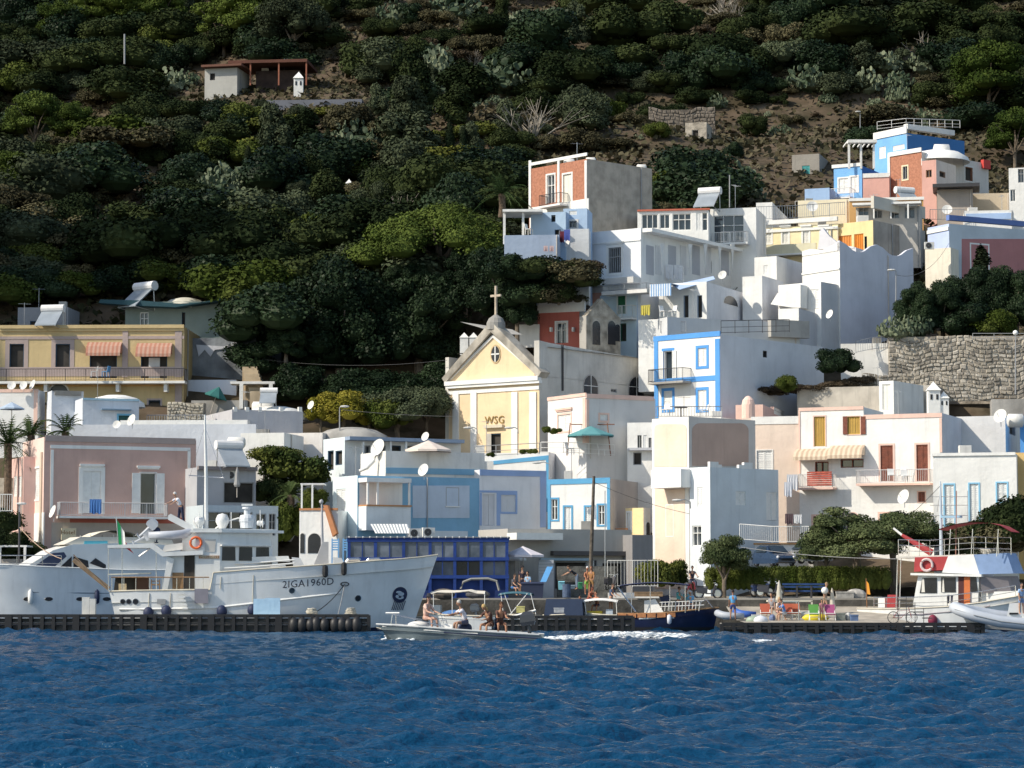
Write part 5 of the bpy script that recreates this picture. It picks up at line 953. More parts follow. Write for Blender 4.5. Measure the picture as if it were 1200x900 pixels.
# ---------------------------------------------------------------- people
def skin_add(mb,V,E,R,mi=0,sub=1):
    me=bpy.data.meshes.new('t'); me.from_pydata([tuple(v) for v in V],E,[]); o=bpy.data.objects.new('t',me); COL.objects.link(o)
    m=o.modifiers.new('s','SKIN'); s=o.modifiers.new('u','SUBSURF'); s.levels=sub
    for i,r in enumerate(R): me.skin_vertices[0].data[i].radius=(r if isinstance(r,tuple) else (r,r)); me.skin_vertices[0].data[i].use_root=(i==0)
    dg=bpy.context.evaluated_depsgraph_get(); dg.update(); e=o.evaluated_get(dg); q=e.to_mesh()
    mb.add([v.co.copy() for v in q.vertices],[tuple(p.vertices) for p in q.polygons],mi); e.to_mesh_clear(); bpy.data.objects.remove(o); bpy.data.meshes.remove(me)
def person(label,loc,rz=0,lean=0,arms=((5,8,15),(5,8,15)),legs=((0,0,4),(0,0,4)),skin=(.48,.27,.18),top=(.7,.7,.7),bottom=(.03,.04,.1),hair=(.05,.03,.02),hat=None,long_hair=False,trousers=False,scale=1.0,cat='person',group=None,sit=None,headtilt=0):
    R=math.radians; D=lambda a,o=0,sx=1:Vector((math.sin(R(o))*sx,-math.sin(R(a))*math.cos(R(o)),-math.cos(R(a))*math.cos(R(o))))
    t=Vector((0,-math.sin(R(lean)),math.cos(R(lean)))); pel=Vector((0,0,.92)); wa=pel+t*.14; ch=pel+t*.36; nk=pel+t*.53; ht=Vector((0,-math.sin(R(lean*.5+headtilt)),math.cos(R(lean*.5+headtilt)))); hb=nk+ht*.06; hd=nk+ht*.19+Vector((0,-.02,0))
    V=[pel,wa,ch,nk,hb,hd]; E=[(0,1),(1,2),(2,3),(3,4),(4,5)]; RR=[(.135,.10),(.12,.09),(.14,.10),(.055,.055),(.052,.052),(.04,.04)]
    hands=[]; sh=[]
    for k,sx in ((0,-1),(1,1)):
        a,o,e=arms[k]; s0=ch+t*.10+Vector((sx*.165,0,0)); d1=D(a,o,sx); el=s0+d1*.29; d2=D(a+e,o*.5,sx); wr=el+d2*.25; b=len(V)
        V+=[s0,el,wr]; E+=[(2,b),(b,b+1),(b+1,b+2)]; RR+=[.058,.042,.028]; hands.append((wr,d2,sx)); sh.append((s0,el))
    feet=[]; th=[]
    for k,sx in ((0,-1),(1,1)):
        a,e,o=legs[k]; h0=pel+Vector((sx*.09,0,-.04)); d1=D(a,o,sx); kn=h0+d1*.43; d2=D(a-e,o*.3,sx); an=kn+d2*.41; to=an+Vector((sx*.02,-.15,-.045)); b=len(V)
        V+=[h0,kn,an,to]; E+=[(0,b),(b,b+1),(b+1,b+2),(b+2,b+3)]; RR+=[(.085,.085),.056,.036,(.035,.025)]; feet.append(an); th.append((h0,kn,an))
    low=min(f.z for f in feet)-.075; 
    mb=MB(); skin_add(mb,V,E,RR)
    X=Vector((1,0,0)); hy=X.cross(ht).normalized(); ax=(X,-hy if hy.y>0 else hy,ht); ax=(X,hy,ht)
    mb.ball(hd+ht*.03,(.076,.095,.118),10,0,ax)
    f=-hy if hy.y>0 else hy
    mb.ball(hd+f*.095+ht*.015,(.014,.022,.026),6,0,ax)
    for sx in (-1,1): mb.ball(hd+X*sx*.078+ht*.02,(.012,.022,.032),6,0,ax); mb.ball(hd+X*sx*.03+f*.084+ht*.035,(.012,.008,.008),6,1,ax)
    mb.ball(hd+f*.085-ht*.035,(.026,.01,.007),6,2,ax)
    for wr,d,sx in hands:
        side=X if abs(d.x)<.8 else Vector((0,1,0)); n=d.cross(side).normalized(); side=n.cross(d).normalized()
        mb.hexa([wr-side*.03-n*.013,wr+side*.03-n*.013,wr+side*.03+n*.013,wr-side*.03+n*.013]+[wr+d*.09-side*.04-n*.012,wr+d*.09+side*.04-n*.012,wr+d*.09+side*.04+n*.012,wr+d*.09-side*.04+n*.012])
        for q,L in enumerate((.065,.078,.072,.055)):
            p0=wr+d*.085+side*(-.03+.02*q); mb.tube([p0,p0+d*L*.5+n*.004*sx,p0+d*L*.85+n*.022],[.0095,.009,.006],5)
        p0=wr+d*.03+side*.03; mb.tube([p0,p0+side*.028+d*.03,p0+side*.034+d*.062],[.011,.010,.007],5)
    root=thing('person',label,cat,loc,group); root['label']=label
    sh_=lambda m:[v-Vector((0,0,low)) for v in m.v]
    def fin(m,name,mat,sm=True):
        m.v=[Vector(v)+Vector((0,0,-low)) for v in m.v]; M_=Matrix.Rotation(rz,4,'Z'); m.v=[Vector(loc)+(M_@(v*scale)) for v in m.v]; return m.build(name,mat,root,smooth=sm)
    fin(mb,'body',[M(skin,.55,.1,8,key='skin'),BLACK,flat((.4,.12,.1))])
    if top:
        m=MB(); v=[pel+t*.02,wa,ch,nk-t*.015]; e=[(0,1),(1,2),(2,3)]; r=[(.15,.115),(.14,.108),(.16,.118),(.075,.07)]
        for s0,el in sh: b=len(v); v+=[s0,s0.lerp(el,.72)]; e+=[(2,b),(b,b+1)]; r+=[.072,.062]
        skin_add(m,v,e,r); fin(m,'shirt',M(top,.85,.12,6,key='cloth'))
    if bottom:
        m=MB(); v=[pel+t*.06,pel]; e=[(0,1)]; r=[(.15,.115),(.158,.125)]
        for h0,kn,an in th: b=len(v); v+=[h0,h0.lerp(kn,.98 if trousers else .7)]+([kn.lerp(an,.9)] if trousers else []); e+=[(1,b),(b,b+1)]+([(b+1,b+2)] if trousers else []); r+=[.105,.078]+([.06] if trousers else [])
        skin_add(m,v,e,r); fin(m,'trousers' if trousers else 'shorts',M(bottom,.85,.12,6,key='cloth'))
    m=MB(); m.ball(hd+ht*.055-f*.012,(.086,.10,.105),8,0,ax)
    if long_hair: m.ball(hd-f*.06-ht*.09,(.075,.05,.15),8,0,ax)
    fin(m,'hair',M(hair,.8,.3,9,key='hair'))
    if hat:
        m=MB(); m.lathe(hd+ht*.08,[(.17,0),(.168,.012),(.098,.02),(.09,.10),(.05,.125),(.001,.13)],14,0,(X,hy,ht)); fin(m,'hat',flat(hat,.9))
    return root
# ---------------------------------------------------------------- boats
class Hull:
    def __init__(s,pl,st): # (px,py,half_deck,px_wl,half_wl) on the near side
        s.pl=pl; s.st=[]
        for a in st:
            u,z=pl.loc(a[0],a[1],a[2]); uw=pl.loc(a[3],740,a[4])[0]; s.st.append((u,z,a[2],uw,a[4]))
    def width(s,u,z):
        best=0; st=s.st
        for i in range(len(st)-1):
            def uu(k): f=max(0,min(1,z/st[k][1])); return st[k][3]+(st[k][0]-st[k][3])*f
            def ww(k): f=max(0,min(1,z/st[k][1])); return st[k][4]+(st[k][2]-st[k][4])*f**.75
            a,b=uu(i),uu(i+1)
            if min(a,b)<=u<=max(a,b): t=(u-a)/(b-a+1e-9); best=max(best,ww(i)+(ww(i+1)-ww(i))*t)
        return best
    def side(s,px,py,eps=.02):
        o=1.5
        for _ in range(6): u,z=s.pl.loc(px,py,o); o=.5*o+.5*s.width(u,z)
        return u,o+eps,z
    def at(s,px,py,eps=.02): return s.pl.pt(*s.side(px,py,eps))
    def build(s,root,mats,boot=.25,zfr=(0,.1,.35,.65,1),name='hull',deck=None,deckdrop=.6):
        mb=MB(); st=s.st; lv=[-.6,0,boot]+list(zfr[2:]); rows=[]
        for k,(ud,zd,hd,uw,hw) in enumerate(st):
            row=[]; 
            for z in [None,0,boot]+[f*zd for f in zfr[2:]]:
                if z is None: row.append((uw,hw*.35,-.6)); continue
                f=max(0,min(1,z/zd)); row.append((uw+(ud-uw)*f,hw+(hd-hw)*f**.75,z))
            rows.append(row)
        n=len(rows[0]); 
        for sg in (1,-1):
            b=len(mb.v); mb.v+= [s.pl.pt(u,o*sg,z) for r in rows for u,o,z in r]
            for i in range(len(rows)-1):
                for j in range(n-1):
                    f=(b+i*n+j,b+(i+1)*n+j,b+(i+1)*n+j+1,b+i*n+j+1); mb.f.append(f if sg>0 else f[::-1]); mb.m.append(1 if j<2 else 0)
        m=n; mb.f.append(tuple([j for j in range(n)][::-1]+[len(rows)*n+j for j in range(n)])); mb.m.append(0)
        H=mb.build(name,mats,root,smooth=True)
        try: H.data.set_sharp_from_angle(angle=math.radians(38))
        except Exception: pass
        d=MB(); 
        for i in range(len(st)-1):
            a,b_=st[i],st[i+1]; d.quad(s.pl.pt(a[0],a[2],a[1]-deckdrop),s.pl.pt(b_[0],b_[2],b_[1]-deckdrop),s.pl.pt(b_[0],-b_[2],b_[1]-deckdrop),s.pl.pt(a[0],-a[2],a[1]-deckdrop))
        d.build('deck',deck or flat((.55,.50,.42)),root)
        c=MB(); 
        for sg in (1,-1): c.tube([s.pl.pt(u,o*sg,z) for u,z,o,_,_ in st],.05,5)
        c.build('gunwale',deck or flat((.6,.55,.45)),root)
        return H
    def strip(s,pts,r,name,mat,root,n=5): return MB().tube([s.at(x,y,0.0) for x,y in pts],r,n).build(name,mat,root)
def plane(px,Y,h): h=math.radians(h); q=P(px,740,Y); return PL((q.x,Y,0),(math.cos(h),-math.sin(h),0),(-math.sin(h),-math.cos(h),0))
GELW=M((.76,.77,.76),.35,.07,.8,key='white_gelcoat',spec=.4,streak=.28); HULLW=M((.70,.73,.75),.3,.06,.8,key='grey_white_hull',spec=.4,streak=.3); TEAK=M((.34,.20,.10),.7,.2,4,key='teak'); NAVY=flat((.015,.025,.07),.6); STEEL=flat((.62,.63,.64),.25,key='steel',metal=.9)
def rope(a,b,sag,r=.02,mat=None,name=None,root=None):
    a=Vector(a);b=Vector(b); pts=[a.lerp(b,i/8)-Vector((0,0,sag*4*(i/8)*(1-i/8))) for i in range(9)]; mb=MB().tube(pts,r,4)
    return mb.build(name or 'rope',mat or ROPE,root) if root else mb
def disc(mb,c,n,r,r2=0,k=16,mi=0,th=.03):
    n=Vector(n).normalized(); X=Vector((0,0,1)).cross(n).normalized(); Y=n.cross(X); mb.lathe(c,[(r2+.001,th),(r,th),(r,0)],k,mi,(X,Y,n)); return mb
# big white yacht
def yacht():
    pl=plane(127,157.8,-6); root=thing('motor_yacht','large white motor yacht with high flared bow, wheelhouse and mast moored behind the floating pontoon','yacht',pl.pt(10,0,0))
    H=Hull(pl,[(128,693,1.9,139,1.6),(160,692,2.3,163,2.1),(200,691.5,2.5,200,2.35),(246,691,2.6,246,2.45),(250,671,2.6,250.5,2.45),(300,667,2.6,297,2.4),(340,664.5,2.55,333,2.2),(375,662,2.4,364,1.85),(410,659.5,2.1,393,1.4),(440,657,1.7,420,.95),(470,655,1.2,443,.5),(495,652.5,.55,464,.2),(513,650,.02,482,.02)])
    H.build(root,[HULLW,NAVY],boot=.22,deckdrop=.7)
    H.strip([(140,714),(170,714),(200,713.5),(230,713),(250,712.5),(290,708),(330,703),(365,699),(399,695)],.09,'rubbing_strake',GELW,root)
    N=pl.N
    def Nrm(px,py):
        a=H.at(px-3,py);b=H.at(px+3,py);c=H.at(px,py-3); n=(b-a).cross(c-H.at(px,py+3)); n=-n if n.dot(N)<0 else n; return n.normalized()
    for x,y,r in ((144,705,.14),(151,705,.14),(159,705,.16),(342,692,.16),(419.5,701,.17)): F=disc(MB(),H.at(x,y,.0),Nrm(x,y),r+.04).build('porthole',STEEL,root); disc(MB(),H.at(x,y,.03),Nrm(x,y),r,th=.04).build('pane',DARK if x!=342 else GLASS,F)
    em=disc(MB(),H.at(468.5,697,.0),Nrm(468.5,697),.5,k=24).build('bow_emblem',NAVY,root)
    m=MB(); n=Nrm(468.5,697)
    for dx,dy,w,h in ((-1,-3,.2,.09),(1.5,-1,.22,.14),(-3,2,.12,.12),(3,3,.1,.1),(0,4.5,.16,.05)): 
        c=H.at(468.5+dx,697+dy,.04); X=Vector((0,0,1)).cross(n).normalized(); m.lathe(c,[(.001,.03),(.8,.03),(1,0)],9,0,(X*w,Vector((0,0,h)),n))
    m.build('globe_relief',flat((.35,.42,.5)),em)
    m=MB()
    for i in range(7): m.tube([H.at(462.5+i*2.1,704,.02),H.at(459+i*2.1,715,.02)],.022,4)
    m.build('bow_grille',NAVY,root)
    fp=H.at(404,684.5,.03); m=MB(); m.lathe(fp,[(.24,.0),(.28,.05),(.2,.08)],14,0,(pl.U,Vector((0,0,.5)),pl.N)); m.build('fairlead',BLACK,root)
    rope(fp,P(361,721,155.2),.3,.03,BLACK,'mooring_line',root); rope(fp,P(396,721,154.2),.1,.03,flat((.3,.3,.3)),'mooring_line',root); rope(H.at(440,735,0),P(462,741,151),.0,.03,ROPE,'mooring_line',root)
    q=H.side(362,684); tp=PL(pl.pt(0,q[1]-.02,0),pl.U,pl.N)
    a=H.at(352,685.5,.03); b=H.at(372,682,.03); dv=(b-a).normalized(); tl=PL((a.x,a.y,0),(dv.x,dv.y,0),Vector((dv.y,-dv.x,0)))
    tx=text_on(pl,361,683.5,'2IGA1960D',.62,flat((.05,.06,.1)),'registration_number',root,off=1.9,extrude=.004)
    uc,zc=pl.loc(361,683.5,1.9)
    for v in tx.data.vertices:
        w=v.co+ORG[root.name]; u=(w-pl.O).dot(pl.U); z=w.z+(u-uc)*.07; o_=H.width(u,z)+.02; q_=pl.pt(u,o_,z)-ORG[root.name]; v.co=q_
    # hanging fenders
    for x,y,w,h in ((381,669,.16,.7),(403,666,.16,.75)): c=H.at(x,y,.12); MB().lathe(c-Vector((0,0,h*.6)),[(.01,0),(w,.1),(w*1.1,h*.5),(w,h),(.01,h+.1)],8).build('black_fender',BLACK,root)
    for x,y in ((174,718),(195,716),(260,716),(296,715)): c=H.at(x,y,.25); MB().ball(c,(.32,.25,.36),8).build('round_fender',NAVY,root,smooth=True)
    for x,y0,y1 in ((259,676,690),(297,674,706),(175,695,712),(200,695,712)): MB().tube([H.at(x,y0,.03),H.at(x-1,y1,.06)],.025,4).build('fender_line',ROPE,root)
    # aft deck
    def pz(px,py,o): u,z=pl.loc(px,py,o); return pl.pt(u,o,z)
    MB().ppoly(pl,[(190,691),(262,691),(262,650),(198,650)],1.7,-1.7,1.7).build('main_cabin',GELW,root)
    MB().ppoly(pl,[(215.5,690),(228,690),(228,650),(216,650)],1.7,1.66,1.74).build('cabin_door',INNER,root)
    MB().ppoly(pl,[(202,690),(215,690),(215,671),(202,671)],1.7,1.66,1.76).build('wood_panel',TEAK,root)
    MB().ppoly(pl,[(126,639),(126,642),(176,642),(190,652),(238,650),(238,645),(193,647),(180,636.5)],2.1,-2.1,2.1).build('boat_deck',GELW,root)
    MB().ppoly(pl,[(190,692),(196,692),(204,655),(196,652)],1.9,1.7,1.95).build('deck_bracket',GELW,root)
    m=MB()
    for x in (127,143,183): m.tube([pz(x,693,2),pz(x,640,2)],.03,5)
    m.tube([pz(163,652,2),pz(178,641,2)],.05,5); m.build('deck_post',STEEL,root)
    m=MB(); rl=[H.at(x,691,-.05)+Vector((0,0,.0)) for x in (130,160,200,245)]
    for i,p_ in enumerate(rl[:-1]): m.tube([p_+Vector((0,0,.75)),rl[i+1]+Vector((0,0,.75))],.035,5)
    m.build('handrail',TEAK,root)
    for x in (131,145,159,175,190,207,222,238): q=H.at(x,692,-.05); MB().tube([q,q+Vector((0,0,.75))],.02,4).build('stanchion',STEEL,root)
    MB().ppoly(pl,[(126,674),(176,672.5),(176,671),(126,672.5)],1.2,-.8,1.2).build('aft_table',plaster((.7,.68,.6)),root)
    MB().ppoly(pl,[(139,693),(148,693),(148,684),(139,684)],1.4,.9,1.4).build('deck_box',plaster((.65,.5,.3)),root)
    MB().ppoly(pl,[(133,693),(160,693),(158,676),(135,676)],0,-1.2,-.2).build('dark_seat',INNER,root); MB().ppoly(pl,[(158,691),(174,691),(174,676),(158,676)],0,-1,0).build('teak_cabinet',flat((.12,.06,.04)),root)
    m=MB(); 
    for x in (177.5,187): m.tube([pz(x,691,1.3),pz(x,679,1.3)],.03,4); m.tube([pz(x,691,.9),pz(x,682,.9)],.03,4)
    for y in (681,685): m.tube([pz(177.5,y,1.3),pz(187,y,1.3)],.03,4)
    m.box(pl,pl.loc(177,685,1.3)[0],pl.loc(188,685,1.3)[0],.9,1.3,pl.loc(180,686,1.3)[1],pl.loc(180,685,1.3)[1]); m.build('deck_chair',TEAK,root)
    # wheelhouse with faceted front
    zb=pl.loc(262,692,1.7)[1]; zt=pl.loc(262,624,1.9)[1]; u0=pl.loc(229,660,1.9)[0]; u1=pl.loc(258,640,1.9)[0]; plan=[(u0,-1.9),(u0,1.9),(u1,1.9),(u1+3.1,.25),(u1+3.2,0),(u1+3.1,-.25),(u1,-1.9)]
    wp=[pl.pt(u,o,0) for u,o in plan][::-1]; MB().vprism([(q.x,q.y) for q in wp],zb,zt).build('wheelhouse',GELW,root)
    rp=[pl.pt(u,o,0) for u,o in [(u0-.3,-2.1),(u0-.3,2.1),(u1+.1,2.15),(u1+3.5,.5),(u1+3.9,0),(u1+3.5,-.5),(u1+.1,-2.15)]][::-1]; MB().vprism([(q.x,q.y) for q in rp],zt,zt+.16).vprism([(q.x+(rp[0].x-q.x)*.1,q.y) for q in rp],zt+.16,zt+.24).build('wheelhouse_roof',GELW,root)
    wz1=pl.loc(275,641,1.5)[1]; wz0=pl.loc(275,657,1.5)[1]
    fr=MB(); 
    for (ua,oa),(ub,ob),nw in (((u1,1.9),(u1+3.1,.25),3),((u1+3.1,-.25),(u1,-1.9),3)):
        A=pl.pt(ua,oa,0);B=pl.pt(ub,ob,0); L=(B-A).length; d=(B-A)/L; fp_=PL(A,d,Vector((d.y,-d.x,0)))
        for i in range(nw): w0=L*(i+.1)/nw; w1=L*(i+.9)/nw; MB().prism(fp_,[(w0,wz0),(w1,wz0),(w1-.03,wz1),(w0+.03,wz1)],-.02,.03).build('windscreen',DARK,root)
        fr.box(fp_,0,L,0,.25,wz1+.06,wz1+.14)
    fr.build('eyebrow',GELW,root)
    MB().ppoly(pl,[(240,647),(252,647),(253,632),(240,632)],1.9,1.86,1.93).build('side_window',flat((.55,.53,.5),.3),root)
    MB().ppoly(pl,[(233,654.5),(257,654.5),(257,651),(233,651)],1.9,1.87,1.94).build('name_board',flat((.35,.2,.12)),root)
    text_on(pl,245,652.7,'MERCEDES I',.19,flat((.7,.65,.5)),'name_lettering',root,off=1.95,extrude=.005)
    lb=MB(); c=pz(229.5,636,2.0); X=pl.U; Z=Vector((0,0,1)); 
    ring=[c+(X*math.cos(t)+Z*math.sin(t))*.33 for t in [i*math.pi/9 for i in range(19)]]; lb.tube(ring,.085,6).build('lifebuoy',flat((.80,.16,.05),.5),root)
    # foredeck
    MB().ppoly(pl,[(262,672),(338,669),(334,661),(266,663)],1.2,-1.5,1.2).build('foredeck_trunk',GELW,root)
    MB().ppoly(pl,[(282,659),(340,658),(338,651.5),(284,653)],.9,-.2,.9).build('life_raft',flat((.8,.8,.78),.4),root)
    MB().tube([pz(263,666,2.0),pz(300,664,2.0),pz(345,660,1.8)],.05,5).tube([pz(268,661,1.4),pz(300,659.5,1.4),pz(345,656,1.3)],.05,5).build('trunk_rail',GELW,root)
    for x in (344,392): MB().ppoly(pl,[(x,667),(x+14,666),(x+8,654),(x-2,653)],.6,.2,.9).build('deck_locker',flat((.6,.62,.64)),root)
    MB().ppoly(pl,[(366,668),(385,667),(385,635),(378,635)],.5,-.5,.5).build('windlass_housing',flat((.42,.42,.43)),root)
    MB().tube([pz(404,661,.5),pz(408,656,.5),pz(420,655.5,.4),pz(422,657,.4)],.13,6).build('bow_winch',STEEL,root); MB().tube([pz(430,658,.3),pz(432,655.5,.3),pz(444,655,.3),pz(446,657,.3)],.1,6).build('bow_winch',STEEL,root)
    # masts
    m=MB(); m.tube([pz(241.5,622,0),pz(241.5,560,0),pz(240,486,0)],[.13,.11,.06],8); m.build('main_mast',GELW,root); m=MB(); m.tube([pz(221,557,0),pz(263,560,0)],.03,4); m.tube([pz(240,500,0),pz(222,560,0)],.01,3).tube([pz(240,500,0),pz(262,560,0)],.01,3); m.build('spreader',STEEL,root)
    m=MB(); m.tube([pz(378,657,0),pz(377.5,620,0),pz(377,585,0)],[.1,.08,.05],8).ball(pz(376.5,588,0),.14,6); m.build('foremast',flat((.4,.4,.42)),root)
    def dome(px,py,r,h): c=pz(px,py,.3); MB().lathe(c,[(r*.5,0),(r*.6,.12),(r,h*.45),(r*.97,h*.65),(r*.7,h*.9),(.001,h)],14).build('radome',flat((.72,.73,.72),.35),root,smooth=True)
    dome(260.5,620,.42,.98); dome(233,619,.35,.75)
    c=pz(289.5,619,.2); MB().lathe(c,[(.42,0),(.46,.35),(.5,.42),(.5,.62),(.42,.8),(.2,.85),(.2,1.15),(.32,1.2),(.3,1.3),(.001,1.32)],14).build('radar_dome',flat((.62,.66,.70),.4),root,smooth=False); MB().box(pl,pl.loc(283,593,.2)[0],pl.loc(296,593,.2)[0],.1,.35,c.z+1.38,c.z+1.5).build('radar_scanner',GELW,root)
    MB().tube([pz(252,620,.3),pz(262,612,.3),pz(280,607,.3)],.05,5).build('roof_brace',GELW,root)
    for x,y0,y1 in ((233,619,601),(305,617,598),(271,619,600),(308,618,608)): MB().tube([pz(x,y0,.6),pz(x,y1,.6)],.025,4).build('whip_antenna',GELW,root)
    for x in (303,307): MB().ball(pz(x,613,.4),.16,6).build('spotlight',GELW,root)
    # crane arm and boat deck stores
    MB().ppoly(pl,[(197,604),(200,602),(226,616),(226,626),(218,620),(197,609)],.8,.55,.8).build('crane_arm',GELW,root); MB().ppoly(pl,[(212,646),(232,645),(230,622),(214,630)],.8,.3,1.0).build('crane_base',GELW,root)
    MB().ppoly(pl,[(190,647),(214,644),(214,636),(193,639)],1.6,.6,1.6).build('canvas_bag',plaster((.7,.68,.64)),root)
    # boarding steps
    m=MB()
    for i in range(5): m.ppoly(pl,[(208+i*1.5,696+i*4.5),(216+i,696+i*4.5),(216+i,694+i*4.5),(208+i*1.5,694+i*4.5)],3.0,2.62,3.3)
    m.build('boarding_steps',GELW,root); MB().ppoly(pl,[(228,707),(244,707),(244,690),(228,690)],2.8,2.7,2.85).build('deck_netting',flat((.25,.24,.28)),root)
    MB().ppoly(pl,[(184,708),(194,708),(194,702),(184,702)],2.5,2.46,2.53).build('hull_vent',GREY,root)
    # flag
    m=MB(); a=pz(136,606,0); b=pz(139,640,0); m.tube([a,b],.03,4); m.build('flag_staff',STEEL,root)
    cols=[(.0,.20,.07),(.75,.75,.72),(.5,.04,.04)]
    for i,c_ in enumerate(cols):
        pts=[[(137+i*4.4,609+i*7.5),(138.5+i*5,640-i*0)],[(141.4+i*4.4,616+i*7.5),(143+i*4.6,641+i*2)]]
        if i==2: pts=[[(145.5,632),(147,642)],[(150,640),(157,649)]]
        MB().sheet([[pz(*pts[r][c],.0+.05*r) for c in (0,1)] for r in (0,1)]).build('flag_stripe',flat(c_,.9),root)
    return pl,H,root
YP,YH,YR=yacht()
def ypt(px,py,o): u,z=YP.loc(px,py,o); return YP.pt(u,o,z)
# gangway
tag(MB().tube([ypt(86,656,1.0),ypt(128,690,1.0)],.13,4).tube([ypt(86,650,1.2),ypt(124,688,1.2)],.03,4).build('gangway',M((.36,.25,.16),.8,.2,2,key='gangway_wood')),'raised wooden gangway slanting from the big yacht stern','gangway')
# dinghy + outboards on the boat deck
def tubeboat(name,label,px0,px1,py,o,pl,r,mat,bow=1,beam=1.4,group=None):
    u0,z=pl.loc(px0,py,o); u1=pl.loc(px1,py,o)[0]; root=thing(name,label,'dinghy',pl.pt((u0+u1)/2,o-beam/2,z),group); L=u1-u0
    if bow<0: u0,u1=u1,u0
    s=1 if u1>u0 else -1
    pts=[pl.pt(u0,o,z+r),pl.pt(u0+s*L*.6,o,z+r),pl.pt(u0+s*L*.82,o-beam*.12,z+r*1.2),pl.pt(u0+s*L*.96,o-beam*.32,z+r*1.5),pl.pt(u1,o-beam*.5,z+r*1.7),pl.pt(u0+s*L*.96,o-beam*.68,z+r*1.5),pl.pt(u0+s*L*.82,o-beam*.88,z+r*1.2),pl.pt(u0+s*L*.6,o-beam,z+r),pl.pt(u0,o-beam,z+r)]
    MB().tube(pts,[r*.7]+[r]*7+[r*.7],10).build('tube',mat,root,smooth=True); MB().hexa([pl.pt(u0,o-.1,z),pl.pt(u0+s*L*.8,o-.1,z),pl.pt(u0+s*L*.8,o-beam+.1,z),pl.pt(u0,o-beam+.1,z)]+[pl.pt(u0,o-.1,z+.12),pl.pt(u0+s*L*.8,o-.1,z+.12),pl.pt(u0+s*L*.8,o-beam+.1,z+.12),pl.pt(u0,o-beam+.1,z+.12)]).build('floor',flat((.4,.42,.44)),root)
    MB().hexa([pl.pt(u0+s*L*.35,o-.2,z+r),pl.pt(u0+s*L*.45,o-.2,z+r),pl.pt(u0+s*L*.45,o-beam+.2,z+r),pl.pt(u0+s*L*.35,o-beam+.2,z+r)]+[pl.pt(u0+s*L*.35,o-.2,z+r+.06),pl.pt(u0+s*L*.45,o-.2,z+r+.06),pl.pt(u0+s*L*.45,o-beam+.2,z+r+.06),pl.pt(u0+s*L*.35,o-beam+.2,z+r+.06)]).build('seat',TEAK,root)
    return root
tubeboat('inflatable_dinghy','grey inflatable dinghy stowed on the boat deck of the big yacht',174,222,632,1.3,YP,.27,flat((.45,.48,.54),.4))
def outboard(label,c,d,mat,s=1.0,tilt=0,group=None):
    d=Vector(d).normalized(); root=thing('outboard_motor',label,'outboard motor',c,group); X=d; Z=Vector((0,0,1)); Y=Z.cross(X)
    R_=Matrix.Rotation(math.radians(tilt),3,Y); X2=R_@X; Z2=R_@Z; c=Vector(c)
    f=lambda a,b,h:c+(X2*a+Y*b+Z2*h)*s
    sec=[(-.22,.1,.0,.16),(-.26,.2,.02,.2),(-.25,.42,.05,.2),(-.15,.6,.04,.15)]
    mb=MB(); rows=[[(-.25,-.17),(-.25,.17),(.25,.14),(.25,-.14)],[(-.3,-.2),(-.3,.2),(.32,.17),(.32,-.17)],[(-.27,-.19),(-.27,.19),(.3,.15),(.3,-.15)],[(-.12,-.12),(-.12,.12),(.2,.1),(.2,-.1)]]
    b=len(mb.v)
    for r,h in zip(rows,(.25,.4,.68,.82)): mb.v+=[f(a,bb,h) for a,bb in r]
    for i in range(3):
        for k in range(4): mb.f.append((i*4+k,i*4+(k+1)%4,(i+1)*4+(k+1)%4,(i+1)*4+k)); mb.m.append(0)
    mb.f+=[(3,2,1,0),(12,13,14,15)]; mb.m+=[0,0]; mb.build('cowling',mat,root)
    MB().tube([f(0,0,.3),f(.02,0,-.25),f(.05,0,-.5)],[.1*s,.08*s,.06*s],6).tube([f(-.12,0,-.5),f(.18,0,-.5)],.06*s,6).build('leg',mat,root); MB().lathe(f(.2,0,-.5),[(.02,0),(.15,.02),(.15,.04),(.02,.06)],3,0,(Y,Z2,X2)).build('propeller',STEEL,root)
    return root
outboard('upper silver outboard motor on the stern of the stowed dinghy',ypt(171,622,1.0),-YP.U,flat((.42,.45,.5),.3),1.1,-45); outboard('lower silver outboard motor tilted over the yacht boat deck',ypt(165,632,.4),-YP.U,flat((.42,.45,.5),.3),1.0,-60)
o=outboard('navy outboard motor clamped at the stern rail of the yacht boat deck',ypt(184,629,.9),-YP.U,NAVY,.7,0)
person('man in white shirt, white cap and navy trousers leaning over the yacht crane arm',ypt(212,614,.3),-.9,lean=36,arms=((60,8,8),(55,10,10)),legs=((8,0,3),(-5,3,4)),top=(.75,.78,.85),bottom=(.02,.025,.06),hat=None,hair=(.7,.7,.68),trousers=True,scale=1.15)
